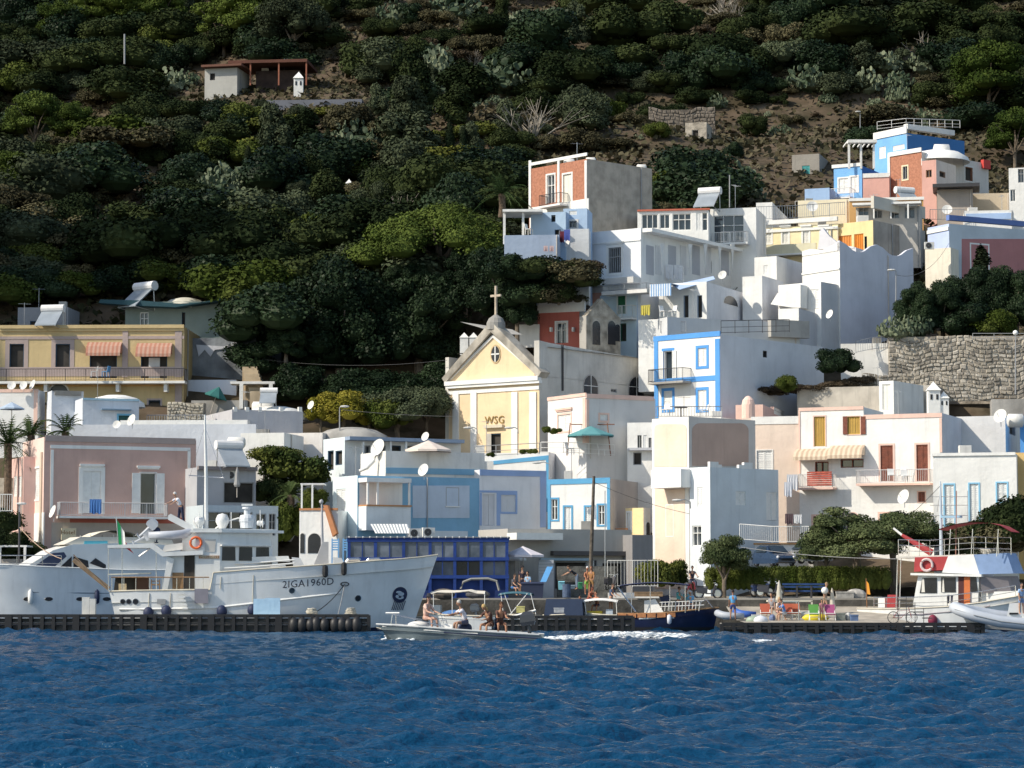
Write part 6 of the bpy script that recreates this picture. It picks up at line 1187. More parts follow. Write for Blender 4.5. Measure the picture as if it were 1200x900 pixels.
# left motor yacht (bow to the left)
def myacht():
    pl=plane(215,174.8,-24); root=thing('motor_cruiser','white flybridge motor cruiser with dark wraparound windows behind the yacht stern','boat',pl.pt(-7,0,0))
    H=Hull(pl,[(-45,660,.02,-20,.02),(-20,661,1.2,0,.5),(10,662,1.9,22,1.3),(50,664,2.2,55,1.8),(100,666,2.25,100,2),(150,668,2.2,150,2),(212,668,2.1,208,1.9)])
    H.build(root,[HULLW,flat((.04,.06,.1))],deckdrop=.15,deck=GELW)
    for x in (32,57,94,125): F=MB(); a=H.at(x,702,.02); F.lathe(a,[(.001,.03),(.9,.03),(1,0)],14,0,(pl.U*.28,Vector((0,0,.13)),pl.N)); F.build('porthole',DARK,root)
    H.strip([(-10,692),(40,694),(100,695),(200,696)],.04,'hull_stripe',flat((.2,.25,.3)),root)
    MB().ppoly(pl,[(28,666),(210,668),(212,640),(160,636),(85,638),(62,645)],1.7,-1.7,1.7).build('cabin',GELW,root)
    MB().ppoly(pl,[(40,664),(64,664),(78,652),(75,647),(62,648)],1.72,-1.2,1.73).build('windscreen',flat((.05,.07,.13),.1),root)
    MB().ppoly(pl,[(70,665),(84,665),(84,652)],1.72,1.6,1.74).build('side_window',DARK,root); MB().ppoly(pl,[(86,665),(104,665),(103,657),(86,652)],1.72,1.6,1.74).build('side_window',DARK,root); MB().ppoly(pl,[(105,660),(124,667),(124,662),(112,654)],1.72,1.6,1.74).build('side_window',DARK,root)
    MB().ppoly(pl,[(75,638),(205,640),(200,630),(95,629)],1.5,-1.5,1.5).build('flybridge',plaster((.66,.62,.54)),root)
    MB().ppoly(pl,[(98,641),(126,643),(126,634),(99,634)],1.52,1.3,1.53).build('spray_screen',flat((.10,.50,.62)),root)
    g=[]
    for i in range(7):
        t=i/6; x=98+(172-98)*t; y=634-12*math.sin(math.pi*min(1,t*1.1+.05))**.6
        g.append([pl.pt(*[(a,o_,z) for a,z in [pl.loc(x,y,0)]][0]) for o_ in (1.5,.5,-.5,-1.5)])
    MB().sheet(g,0,.04).build('bimini',plaster((.72,.68,.56)),root)
    m=MB()
    for x in (100,126,150,168):
        for o_ in (1.4,-1.4): u,z=pl.loc(x,640,0); m.tube([pl.pt(u,o_,z-.2),pl.pt(u,o_,z+.75)],.025,4)
    m.build('bimini_frame',STEEL,root)
    m=MB(); pts=[H.at(x,662,-.1)+Vector((0,0,.02)) for x in (-10,20,50,72)]
    railing(m,pts,.6,1,mid=False,bars=False); m.build('bow_rail',STEEL,root)
    for x,c in ((35,WHITE),(113,NAVY)): a=H.at(x,700,.16); MB().lathe(a-Vector((0,0,.45)),[(.01,0),(.15,.1),(.17,.5),(.14,.85),(.01,1.0)],10).build('fender',c,root,smooth=True)
    return root
myacht()
# red and white trawler at right
def trawler():
    pl=plane(1003,163,22); root=thing('trawler_yacht','white and red wooden trawler with maroon canopy, boom and blue bridge covers','boat',pl.pt(5,0,0)); RED=flat((.38,.045,.05),.7); H=Hull(pl,[(1004,713,1.7,1008,1.5),(1035,713.5,2.0,1037,1.8),(1070,713,2.15,1070,1.95),(1110,711,2.2,1108,1.95),(1150,706,2.1,1143,1.7),(1190,699,1.7,1176,1.1),(1220,690,1.0,1200,.5),(1240,684,.02,1218,.02)])
    H.build(root,[GELW,NAVY],deckdrop=.35); H.strip([(1004,720),(1040,720.5),(1080,720),(1120,716),(1160,710)],.07,'rubbing_strake',flat((.35,.33,.36)),root)
    def bx(nm,pts,o,a,b,m): return MB().ppoly(pl,pts,o,a,b).build(nm,m,root)
    bx('cabin',[(1069,714),(1146,712),(1147,674),(1076,674)],1.6,-1.6,1.6,GELW)
    for q in ([(1078,695),(1098,695),(1098,677),(1081,677)],[(1103,694),(1120,694),(1120,676.5),(1103,676.5)],[(1138,694),(1146,694),(1144,676),(1137.5,676)]): F=bx('window',q,1.6,1.55,1.64,DARK)
    for x0,x1 in ((1080,1084),(1104,1107)): MB().ppoly(pl,[(x0,694),(x1,694),(x1-1,678),(x0+1,678)],1.62,1.64,1.66).build('curtain',flat((.7,.68,.62)),root)
    bx('doorway',[(1123,711),(1136,711),(1136,675),(1123,675)],1.6,1.55,1.63,flat((.08,.02,.02))); bx('cabin_door',[(1130,709),(1137,709),(1137,675),(1130,675)],1.62,1.63,1.7,flat((.6,.16,.05)))
    bx('cabin_roof',[(1067,674),(1150,676),(1150,673),(1067,671.5)],1.9,-1.9,1.9,GELW)
    bx('red_dodger',[(1071,670),(1105,668),(1111,652),(1072,653)],1.5,-1.5,1.5,RED); bx('bridge_side',[(1104,671),(1148,673),(1141,650),(1111,652)],1.52,-1.5,1.53,GELW)
    BLC=flat((.28,.40,.62),.7)
    MB().add([pl.pt(*a) for a in [(pl.loc(1141,650,1.5)[0],1.5,pl.loc(1141,650,1.5)[1]),(pl.loc(1148,673,1.5)[0],1.55,pl.loc(1148,673,1.5)[1])]]+[pl.pt(pl.loc(1168,673,1.5)[0]+.9,.8,pl.loc(1168,672,1)[1]),pl.pt(pl.loc(1160,650,1.5)[0]+.9,.8,pl.loc(1160,648,1)[1]),pl.pt(pl.loc(1168,673,1.5)[0]+1.2,-1.2,pl.loc(1168,672,1)[1]),pl.pt(pl.loc(1160,650,1.5)[0]+1.1,-1.2,pl.loc(1160,648,1)[1])],[(0,1,2,3),(3,2,4,5)]).build('blue_bridge_cover',BLC,root)
    MB().add([pl.pt(pl.loc(1148,676,1.5)[0],1.5,pl.loc(1148,676,1.5)[1]),pl.pt(pl.loc(1151,695,1.5)[0],1.55,pl.loc(1151,695,1.5)[1]),pl.pt(pl.loc(1165,695,1.5)[0]+.9,.7,pl.loc(1165,694,1)[1]),pl.pt(pl.loc(1160,676,1.5)[0]+.9,.7,pl.loc(1160,675,1)[1]),pl.pt(pl.loc(1165,695,1.5)[0]+1.3,-1.2,pl.loc(1165,694,1)[1]),pl.pt(pl.loc(1160,676,1.5)[0]+1.2,-1.2,pl.loc(1160,675,1)[1])],[(0,1,2,3),(3,2,4,5)]).build('windscreen_cover',flat((.22,.20,.21),.7),root)
    bx('fore_cabin',[(1148,708),(1200,700),(1200,692),(1150,694)],1.2,-1.3,1.2,GELW)
    pz=lambda x,y,o:pl.pt(pl.loc(x,y,o)[0],o,pl.loc(x,y,o)[1])
    g=[]
    for i in range(8):
        t=i/7; x=1105+85*t; y=626-14*math.sin(math.pi*min(1,.12+t*.75))+(3 if t>.9 else 0); g.append([pz(x,y,0)+pl.N*o for o in (1.4,.7,-.7,-1.4)])
    MB().sheet(g,0,.04).build('canopy',RED,root)
    m=MB()
    for x in (1112,1138,1168): m.tube([pz(x,652,1.3),pz(x+2,620,1.3)],.025,4)
    m.build('canopy_pole',STEEL,root)
    m=MB(); pts=[pz(1053,652,1.3),pz(1090,653,1.3),pz(1141,649,1.4),pz(1185,650,1.0)]
    for a,b in zip(pts,pts[1:]):
        for h in (.35,.7,1.05): m.tube([a+Vector((0,0,h)),b+Vector((0,0,h))],.02,4)
        for t in (0,.33,.66,1): q=a.lerp(b,t); m.tube([q,q+Vector((0,0,1.05))],.022,4)
    m.build('bridge_rail',STEEL,root)
    bx('upper_deck',[(1050,654),(1142,652),(1142,649.5),(1050,652)],1.4,-1.5,1.4,plaster((.6,.58,.54)))
    m=MB(); 
    for x in (1050,1054): m.tube([pz(x,712,1.4),pz(x+2,654,1.4)],.03,4)
    m.build('deck_post',STEEL,root)
    MB().tube([pz(1103,652,0),pz(1102.5,600,0),pz(1102,564,0)],[.12,.09,.04],7).build('mast',flat((.5,.58,.66)),root); MB().tube([pz(1120,652,.4),pz(1121,575,.4)],.03,5).build('antenna_pole',flat((.4,.2,.15)),root)
    MB().box(pl,pl.loc(1103,606,0)[0],pl.loc(1127,606,0)[0],-.2,.2,pl.loc(1110,607,0)[1],pl.loc(1110,604.5,0)[1]).build('crosstree',flat((.3,.5,.65)),root)
    m=MB(); 
    for y in (582,592,604): m.tube([pz(1090,y,0),pz(1134,y,0)],.02,4)
    m.tube([pz(1098,600,0),pz(1102,575,0)],.02,4).tube([pz(1134,575,0),pz(1134,612,0)],.02,4); m.build('rigging',GREY,root)
    MB().tube([pz(1047,619,.3),pz(1057,627,.3)],[.07,.08],6).build('boom_tip',WHITE,root); MB().tube([pz(1057,627,.3),pz(1078,640,.3),pz(1092,648,.3)],[.1,.2,.24],7).build('red_boom_cover',RED,root)
    c=pz(1086,662,1.62); MB().tube([c+(pl.U*math.cos(t)+Vector((0,0,1))*math.sin(t))*.36 for t in [i*math.pi/8 for i in range(17)]],.085,6).build('lifebuoy',flat((.62,.5,.5)),root)
    m=MB(); pts=[H.at(x,y,-.05) for x,y in ((1024,714),(1070,713.5),(1110,712),(1150,707),(1190,700))]; railing(m,pts,.72,1,mid=True,bars=False); m.build('side_rail',STEEL,root)
    bx('red_locker',[(1039,712),(1049,712),(1050,697),(1040,697)],1.2,.6,1.2,RED); bx('deck_box',[(1029,712),(1037,712),(1037,700),(1029,700)],1,.4,1,WHITE)
    m=MB()
    for x in (1110,1114): m.ppoly(pl,[(x,707),(x+2.5,707),(x+3,697),(x+.5,697)],2.0,2.0,2.06)
    m.build('hanging_wetsuit',flat((.05,.05,.08)),root)
    for x in (1012,1094): a=H.at(x,727,.2); MB().ball(a,(.3,.25,.36),8).build('fender',flat((.2,.02,.05)),root,smooth=True)
    MB().tube([pz(1016,712,0),pz(1015,678,0)],.03,4).build('flag_staff',WOOD,root); MB().sheet([[pz(1015,680,0),pz(1016,696,0)],[pz(1018,684,.1),pz(1020,697,.1)]]).build('flag',flat((.6,.25,.03)),root)
    return root
trawler()
# grey RIB at right
def rib():
    pl=plane(1200,149,-6); root=thing('rigid_inflatable','pale grey rigid inflatable with white console cutting across the right edge','boat',P(1195,742,149)); r=.34; pz=lambda x,y,o:pl.pt(pl.loc(x,y,o)[0],o,pl.loc(x,y,o)[1])
    pts=[pz(1270,735,1.1),pz(1215,733,1.1),pz(1170,728,1.1),pz(1140,721,.9),pz(1122,714,.4),pz(1119,712,0),pz(1123,713,-.4),pz(1141,717,-.9),pz(1170,722,-1.1),pz(1215,727,-1.1),pz(1270,729,-1.1)]
    MB().tube(pts,[r]*11,12).build('tube',M((.50,.54,.60),.45,.05,1,key='hypalon'),root,smooth=True)
    MB().tube([p+pl.N*(r+.0)*1.0 for p in pts[:4]]+[pts[4]+Vector((-.2,-.25,0))],.035,4).build('tube_stripe',GREY,root)
    MB().hexa([pz(1135,735,.1),pz(1270,745,.7),pz(1270,745,-.7),pz(1135,735,-.1)]+[pz(1128,722,.2),pz(1270,728,1),pz(1270,728,-1),pz(1128,722,-.2)]).build('hull',GELW,root)
    MB().hexa([pz(1179,727,.5),pz(1196,727,.5),pz(1196,727,-.3),pz(1179,727,-.3)]+[pz(1183,707,.4),pz(1195,706,.4),pz(1195,706,-.2),pz(1183,707,-.2)]).build('console',GELW,root); MB().box(pl,pl.loc(1183,719,.52)[0],pl.loc(1193,719,.52)[0],.4,.55,pl.loc(1190,720,.52)[1],pl.loc(1190,718,.52)[1]).build('console_vent',BLACK,root)
    MB().hexa([pz(1197,727,.5),pz(1215,727,.5),pz(1215,727,-.3),pz(1197,727,-.3)]+[pz(1197,706,.4),pz(1215,706,.4),pz(1215,706,-.2),pz(1197,706,-.2)]).build('seat',WHITE,root)
rib()
person('man in pale blue shirt standing at the right edge aboard the grey inflatable',P(1197,720,148.4),.4,lean=5,top=(.30,.45,.68),bottom=(.2,.3,.5),hair=(.05,.04,.04))
# speedboat under way
def speedboat():
    pl=plane(632,126.5,8); s=-1; root=thing('speedboat','grey open speedboat under way with three people and an outboard','boat',pl.pt(-4,0,0)); HM=M((.15,.19,.21),.4,.1,1,key='grey_blue_gelcoat')
    H=Hull(pl,[(441,731.5,.02,462,.02),(460,732.5,.55,470,.3),(490,734.5,.85,493,.6),(530,737.5,1.0,531,.8),(580,741,1.02,580,.85),(632,744,.95,631,.85)])
    H.build(root,[HM,HM],deckdrop=.25,deck=flat((.45,.47,.48))); H.strip([(520,741),(580,745),(631,748)],.035,'dark_stripe',NAVY,root); H.strip([(448,734),(500,738.5),(560,742.5)],.025,'pale_stripe',WHITE,root)
    pz=lambda x,y,o:pl.pt(pl.loc(x,y,o)[0],o,pl.loc(x,y,o)[1])
    m=MB(); m.tube([pz(458,733,.1),pz(460,720,.1)],.02,4).tube([pz(464,733,.1),pz(464,720,.1)],.02,4).tube([pz(460,720,.5),pz(495,728,.9),pz(520,734,1)],.02,4).tube([pz(460,720,-.3),pz(495,726,-.8)],.02,4); m.build('bow_rail',STEEL,root)
    MB().tube([pz(452,718.5,.1),pz(468,718.5,.1)],.05,5).build('bow_seat_rail',WHITE,root); MB().ball(pz(490,733,.2),(.55,.4,.22),8).build('white_cushion',flat((.7,.7,.68),.9),root,smooth=True)
    m=MB(); m.tube([pz(516,735,.2),pz(517,727,.2),pz(523,727,.2),pz(525,735,.2)],.03,5); m.build('windscreen_frame',STEEL,root); MB().hexa([pz(521,738,.5),pz(529,738,.5),pz(529,738,-.1),pz(521,738,-.1)]+[pz(521,731,.4),pz(530,732,.4),pz(530,732,0),pz(521,731,0)]).build('console',WHITE,root)
    MB().ball(pz(545,736,-.2),(.35,.3,.28),7).build('dark_bag',NAVY,root); outboard_=outboard('black outboard motor on the stern of the moving grey speedboat',pz(620,740,.5),pl.U,flat((.05,.055,.065),.25),1.2,-8)
    return pz
sz=speedboat()
person('woman in pink top and dark hat sitting at the speedboat bow',sz(499,740,.2),.9,lean=12,arms=((30,5,50),(35,5,40)),legs=((85,80,8),(85,80,8)),top=(.66,.45,.38),bottom=(.5,.3,.25),hat=(.03,.03,.04),long_hair=True,skin=(.55,.32,.24),scale=1.28)
person('grey haired man in white shirt steering the speedboat',sz(546,745,.2),-1.2,lean=25,arms=((55,6,25),(60,6,30)),legs=((85,85,8),(85,80,8)),top=(.74,.72,.76),bottom=(.1,.1,.15),hair=(.45,.43,.40),skin=(.36,.2,.13),scale=1.28)
person('blonde woman sitting at the speedboat stern bent forward',sz(575,747,.0),-.7,lean=28,arms=((50,5,40),(40,5,40)),legs=((88,85,8),(85,80,8)),top=(.10,.05,.04),bottom=(.1,.05,.04),hair=(.55,.38,.16),long_hair=True,skin=(.42,.22,.13),headtilt=25,scale=1.25)
person('brown haired woman in bikini beside the blonde on the speedboat',sz(586,746,-.25),.2,lean=20,arms=((35,5,55),(35,5,50)),legs=((88,85,8),(85,80,8)),top=(.12,.06,.05),bottom=(.1,.05,.04),hair=(.09,.04,.02),long_hair=True,skin=(.40,.2,.12),headtilt=15,scale=1.25)
# wake foam
def foam(name,label,pts,seed=1,n=900):
    rs=random.Random(seed); mb=MB()
    for _ in range(n):
        a=rs.random()*(len(pts)-1); i=int(a); f=a-i; A=pts[i];B=pts[i+1]; x=A[0]+(B[0]-A[0])*f; y=A[1]+(B[1]-A[1])*f; w=A[2]+(B[2]-A[2])*f; h=A[3]+(B[3]-A[3])*f
        q=P(x,y,1) if 0 else None; Y=7800/(y-690); X=(x-600)*Y/3000+rs.gauss(0,.25); Yy=Y+rs.gauss(0,w); z=rs.random()**2.5*h+.02; r=rs.uniform(.015,.055)*(1+h)
        mb.ball((X,Yy,z*.8),(r*rs.uniform(1.2,4.5),r*1.4,r*rs.uniform(.3,.8)),3)
    o=mb.build(name,M((.80,.84,.88),.8,.25,5,key='foam'),smooth=True); tag(o,label,'foam',kind='stuff')
foam('wake_foam','white foam of the speedboat wake trailing to the right',[(638,750,.6,.15),(680,750,.9,.3),(720,749,1.3,.45),(755,749,1.3,.45),(795,749,1.0,.35),(800,750,1.2,.12),(850,751,1.5,.08),(905,752,1.5,.06)],2,5200)
foam('bow_foam','white foam at the speedboat bow',[(462,749,.2,.45),(472,750,.3,.25),(478,752,.2,.15)],3,600); foam('side_foam','white spray along the speedboat side',[(508,751,.15,.3),(520,751,.2,.2),(545,752,.2,.1)],4,600)
# dark wooden boat
def gozzo():
    pl=plane(722,159.5,6); root=thing('wooden_boat','dark blue wooden boat with navy canopy, wood bulwark and white fenders','boat',pl.pt(3.5,0,0)); pz=lambda x,y,o:pl.pt(pl.loc(x,y,o)[0],o,pl.loc(x,y,o)[1]); HM=M((.012,.02,.06),.35,.2,1,key='navy_hull')
    H=Hull(pl,[(723,719,1.1,725,1.0),(750,719.5,1.3,750,1.2),(780,718,1.35,779,1.2),(810,715,1.1,806,.85),(830,713,.6,824,.35),(842,712,.02,836,.02)]); H.build(root,[HM,BLACK],deckdrop=.3,deck=TEAK)
    H.strip([(723,724.5),(750,725),(790,723.5)],.06,'white_rubrail',WHITE,root)
    m=MB()
    for i in range(6): 
        a=H.at(724+i*11.5,721.5-.1*i,.03); b=H.at(734+i*11.5,721.4-.2*i,.03); d=(b-a).normalized(); Z=Vector((0,0,.14)); m=MB().add([a-Z,b-Z,b+Z,a+Z]+[q+pl.N*.03 for q in (a-Z,b-Z,b+Z,a+Z)],[(4,5,6,7),(3,7,6,2),(0,1,5,4),(0,4,7,3),(1,2,6,5)]); m.build('bulwark_plank',M((.45,.19,.08),.6,.2,4,key='varnished_wood'),root)
    for x,y in ((736,733),(784.5,726)): a=H.at(x,y,.13); MB().lathe(a-Vector((0,0,.3)),[(.01,0),(.13,.08),(.14,.3),(.13,.55),(.01,.62)],10).build('fender',flat((.65,.68,.75)),root,smooth=True)
    g=[]
    for i in range(6):
        t=i/5; x=727+(808-727)*t; y=687-5*math.sin(math.pi*(.1+t*.75)); g.append([pz(x,y+ (1 if abs(o)>1 else 0),0)+pl.N*o for o in (1.3,.5,-.5,-1.3)])
    MB().sheet(g,0,.05).build('canopy',flat((.03,.04,.10),.8),root)
    m=MB(); 
    for x in (740,762,785,803):
        for o in (1.2,-1.2): m.tube([pz(x,718,o),pz(x,686,o)],.025,4)
    m.tube([pz(724,688,1.2),pz(745,717,1.2)],.05,5); m.build('canopy_pole',STEEL,root)
    MB().hexa([pz(755,718,.7),pz(778,718,.7),pz(778,718,-.7),pz(755,718,-.7)]+[pz(755,704,.6),pz(768,702,.5),pz(768,702,-.5),pz(755,704,-.6)]).build('console',WHITE,root)
    m=MB()
    for i in range(12): x=775+i*4; m.tube([pz(x,716,1),pz(x+1,705,1)],.018,4)
    for y in (705,710): m.tube([pz(773,y+1,1),pz(825,y-1,1)],.025,4)
    m.build('white_rail',WHITE,root); m=MB(); m.tube([pz(818,716,.5),pz(822,705,.5),pz(828,703,.5),pz(835,712,.5)],.03,5); m.build('pulpit',STEEL,root)
    MB().ppoly(pl,[(775,708),(787,708),(783,697),(773,700)],.2,-.3,.2).build('dark_cover',NAVY,root)
    return pz
gz_=gozzo()
person('man in turquoise shirt standing under the navy canopy of the wooden boat',gz_(795,722,0),.9,lean=5,arms=((60,15,10),(10,8,20)),top=(.10,.42,.45),bottom=(.1,.1,.15))
person('person in teal top sitting behind the turquoise shirted man',gz_(804,724,-.5),.2,lean=5,top=(.12,.40,.45),bottom=(.1,.1,.2)); person('person with white cap and blue shirt sitting at the right end of the navy canopy',gz_(811,726,.2),-.6,lean=18,top=(.14,.38,.62),bottom=(.15,.15,.2),hair=(.7,.7,.7))
# ---------------------------------------------------------------- pontoons
def pontoon(px0,px1,Y,h,label,step=.66):
    x0=P(px0,740,Y).x; x1=P(px1,740,Y).x; root=thing('pontoon',label,'pontoon',((x0+x1)/2,Y,0)); n=int((x1-x0)/step); dx=(x1-x0)/n
    MB().abox(x0,x1,Y+.1,Y+1.5,h-.14,h-.03).build('deck',M((.34,.32,.29),.9,.25,3,key='pontoon_deck'),root)
    MB().abox(x0,x1,Y,Y+.12,h-.2,h).abox(x0,x1,Y-.02,Y+.1,h*.42,h*.42+.14).build('edge_beam',BLACK,root)
    MB().abox(x0,x1,Y+.35,Y+.5,h*.55,h-.25).abox(x0,x1,Y+.35,Y+.5,.06,h*.4).build('float_body',M((.16,.15,.14),.8,.3,2,key='float_body'),root)

    for i in range(n+1):
        x=x0+i*dx; big=(i%6==3)
        w=.1 if not big else .2
        o=MB().abox(x-w,x+w,Y-.06,Y+.34,-.15,h-.05-(0 if big else .02)).build('fender_post',BLACK,root)

    return root
pontoon(-30,432,154.0,1.08,'long black floating pontoon in front of the big white yacht'); pontoon(588,742,155.2,1.0,'middle black floating pontoon behind the speedboat stern'); pontoon(846,1152,148,.66,'right hand black floating pontoon in front of the trawler')
m=MB(); rs_=random.Random(3)
for i in range(9): q=P(345+i*9,722,153.3); m.ball((q.x+rs_.uniform(-.1,.1),153.75,.42),(.34,.3,rs_.uniform(.4,.55)),7)
tag(m.build('rubber_fenders',BLACK,smooth=True),'row of bulky black rubber fenders at the bow end of the left pontoon','fender',kind='stuff')
for x,l_ in ((365,'left heap of pale rope on the left pontoon'),(411,'right heap of pale rope on the left pontoon')):
    m=MB(); q=P(x,720,154.6); 
    for k in range(7): m.tube([Vector((q.x+math.cos(t)*(.35-.02*k)+rs_.uniform(-.05,.05),154.7+math.sin(t)*.3,1.12+.05*k+rs_.uniform(-.03,.03))) for t in [i*.7 for i in range(10)]],.03,4)
    tag(m.build('rope_heap',ROPE),l_,'rope')
q=P(316,720,154.8); MB_=MB().abox(q.x-.95,q.x-.25,154.5,155,1.05,2.0).abox(q.x-.25,q.x+.65,154.5,154.6,1.05,2.05); r_=MB_.build('service_box',plaster((.40,.60,.78),.1)); tag(r_,'pale blue service box on the pontoon beside the yacht','box')
q=P(103,718,155); tag(MB().abox(q.x-.3,q.x+.15,154.6,155,1,2.1).abox(q.x+.16,q.x+.5,154.6,155,1,2.0).build('service_post',plaster((.6,.6,.58))),'grey white service post on the pontoon near the yacht stern','post')
# slipway
a=P(850,740,164).x; b=P(1035,740,164).x
tag(MB().add([(a,150,.62),(b,150,.62),(b,158,.75),(a,158,.75),(b,166,1.85),(a,166,1.85),(b+1,171,2.1),(a-1,171,2.1)],[(0,1,2,3),(3,2,4,5),(5,4,6,7)]).build('slipway',M((.40,.36,.30),.95,.2,1,.5,key='slip_sand')),kind='structure')
# ---------------------------------------------------------------- small boats
def smallboat(label,px0,px1,yg,Y,bow,col,h=8,beam=.9,stripe=None):
    """bow=+1: bow at px1"""
    pl=plane(min(px0,px1),Y,h); root=thing('small_boat',label,'boat',P((px0+px1)/2,740,Y)*1.0 if 0 else Vector((P((px0+px1)/2,740,Y).x,Y,0))); L=px1-px0
    f=[(0,.85,.8),(.25,1,.9),(.5,1,.85),(.75,.75,.5),(.92,.35,.12),(1,.02,.02)]; 
    if bow<0: st=[(px1-L*t,yg-3*t*t,beam*a,px1-L*t*.94,beam*b) for t,a,b in f][::-1]
    else: st=[(px0+L*t,yg-3*t*t,beam*a,px0+L*t*.94,beam*b) for t,a,b in f]
    H=Hull(pl,st); H.build(root,[col,NAVY],deckdrop=.22,boot=.12)
    if stripe: H.strip([(px0+L*t,yg-2.6*t*t*(1 if bow>0 else 0)+1.5) for t in (.05,.3,.6,.85)],.05,'gunwale_stripe',stripe,root)
    pz=lambda x,y,o:pl.pt(pl.loc(x,y,o)[0],o,pl.loc(x,y,o)[1]); return root,pz,pl
def bimini(root,pz,pl,x0,x1,y0,yd,mat,w=.9,feet=None,crumple=0,thick=.03):
    g=[]; rr=random.Random(int(x0)); n=8
    for i in range(n): t=i/(n-1); g.append([pz(x0+(x1-x0)*t,y0+2.5*abs(2*t-1)**2+rr.uniform(-1,1)*crumple,0)+pl.N*o+Vector((0,0,-.12 if abs(o)==w else 0)) for o in (w,w*.4,-w*.4,-w)])
    MB().sheet(g,0,thick).build('bimini',mat,root)
    m=MB()
    for s in (w,-w):
        for a,b in (feet or [(x0+2,(x0+x1)/2),(x1-2,(x0+x1)/2)]): m.tube([pz(a,y0+2.5,s*.96),pz(b,yd,s)],.022,4)
    m.build('bimini_frame',WHITE,root)
r,pz,pl=smallboat('small boat with crumpled cream awning and blue cushions behind the speedboat',500,576,722,160,-1,GELW); bimini(r,pz,pl,506,570,691,720,flat((.66,.62,.54),.9),.9,[(508,508),(530,530),(568,568)],1.2); MB().ball(pz(532,720,.3),(.8,.4,.28),8).build('blue_cushion',flat((.08,.2,.45),.8),r,smooth=True)
MB().box(pl,pl.loc(504,720,0)[0],pl.loc(517,720,0)[0],-.3,.3,pl.loc(510,720,0)[1],pl.loc(510,709,0)[1]).build('console',flat((.55,.55,.53)),r)
r,pz,pl=smallboat('small boat with teal bimini on a white frame left of the dark covered boat',584,634,722,160,-1,GELW,stripe=NAVY); bimini(r,pz,pl,586,624,693,720,flat((.05,.14,.18),.8),.9,[(587,590),(591,600),(618,598),(622,628)],0); MB().tube([pz(592,724,.9),pz(606,721,.9),pz(628,715,.9)],.07,5).build('bow_strake',GELW,r)
r,pz,pl=smallboat('covered boat under a faded navy tarpaulin',636,684,721,160,1,flat((.15,.17,.2))); MB().prism(pl,[pl.loc(637,723,.95),pl.loc(683,723,.95),pl.loc(682,702,.95),pl.loc(640,702,.95)],-.9,.9).build('tarpaulin',flat((.03,.05,.10),.8),r)
r,pz,pl=smallboat('small white boat with a pale flat canopy and yellow seats',683,724,721,159.8,-1,GELW); bimini(r,pz,pl,683,725,701,720,WHITE,.9,[(685,687),(722,723)],0); MB().ppoly(pl,[(688,721),(705,721),(705,716),(688,716)],.3,-.4,.3).build('yellow_seat',flat((.65,.5,.05)),r); MB().ppoly(pl,[(710,722),(718,722),(718,714),(710,714)],.5,.2,.5).build('engine_cover',plaster((.45,.52,.6)),r)
r,pz,pl=smallboat('small dark blue dinghy with outboard between the two bimini boats',556,592,723,161.2,1,flat((.03,.06,.16),.4)); outboard('grey outboard motor on the small dark blue dinghy',pz(558,721,0),-pl.U,flat((.35,.36,.38),.3),.9,10)
r,pz,pl=smallboat('small cream fishing boat under the yacht bow',470,512,724,161.8,1,flat((.5,.46,.38),.5)); MB().tube([pz(485,722,0),pz(485,704,0)],.03,5).build('mast',WOOD,r)
q=P(720,736,157); tag(MB().ball((q.x,q.y,.35),(.42,.4,.38),9).build('mooring_buoy',flat((.6,.63,.7)),smooth=True),'round pale mooring buoy left of the dark wooden boat','buoy')
# beach craft on the slipway
def gp(px,py): # point on the slipway / quay seen at a pixel
    for Y in np.arange(150,176,.1):
        z=.62+(.13*(Y-150)/8 if Y<158 else .13+1.1*(Y-158)/8 if Y<166 else 1.23+.2); 
        z=min(z,2.05)
        if P(px,py,Y).z<=z+.001: return P(px,py,Y)
    return P(px,py,168)
PLX=PL((0,157,0),(1,0,0),(0,-1,0))
for x0,x1,y,Y,l_,c_ in ((863,886,724,156,'blue inflatable dinghy on the slipway beside the standing man',(.04,.12,.42)),(842,872,726,154,'grey inflatable nose beside the blue shirted man',(.42,.45,.5))): tubeboat('inflatable_dinghy',l_,x0,x1,y,0,PL((0,Y,0),(1,0,0),(0,-1,0)),.22,flat(c_,.5),bow=-1,beam=1.1)
def kayak(px0,px1,py,Y,col,label):
    a=P(px0,py,Y);b=P(px1,py,Y); m=MB(); m.tube([a,a.lerp(b,.12),a.lerp(b,.5),a.lerp(b,.88),b],[.03,.2,.32,.2,.03],10); tag(m.build('kayak',flat(col,.45),smooth=True),label,'kayak')
kayak(940,972,724,155,(.72,.60,.05),'yellow kayak on the slipway among the beach chairs'); kayak(874,893,727,153,(.30,.38,.30),'dull green kayak on the slipway'); kayak(883,900,727,152.4,(.62,.64,.70),'pale plastic kayak at the pontoon edge')
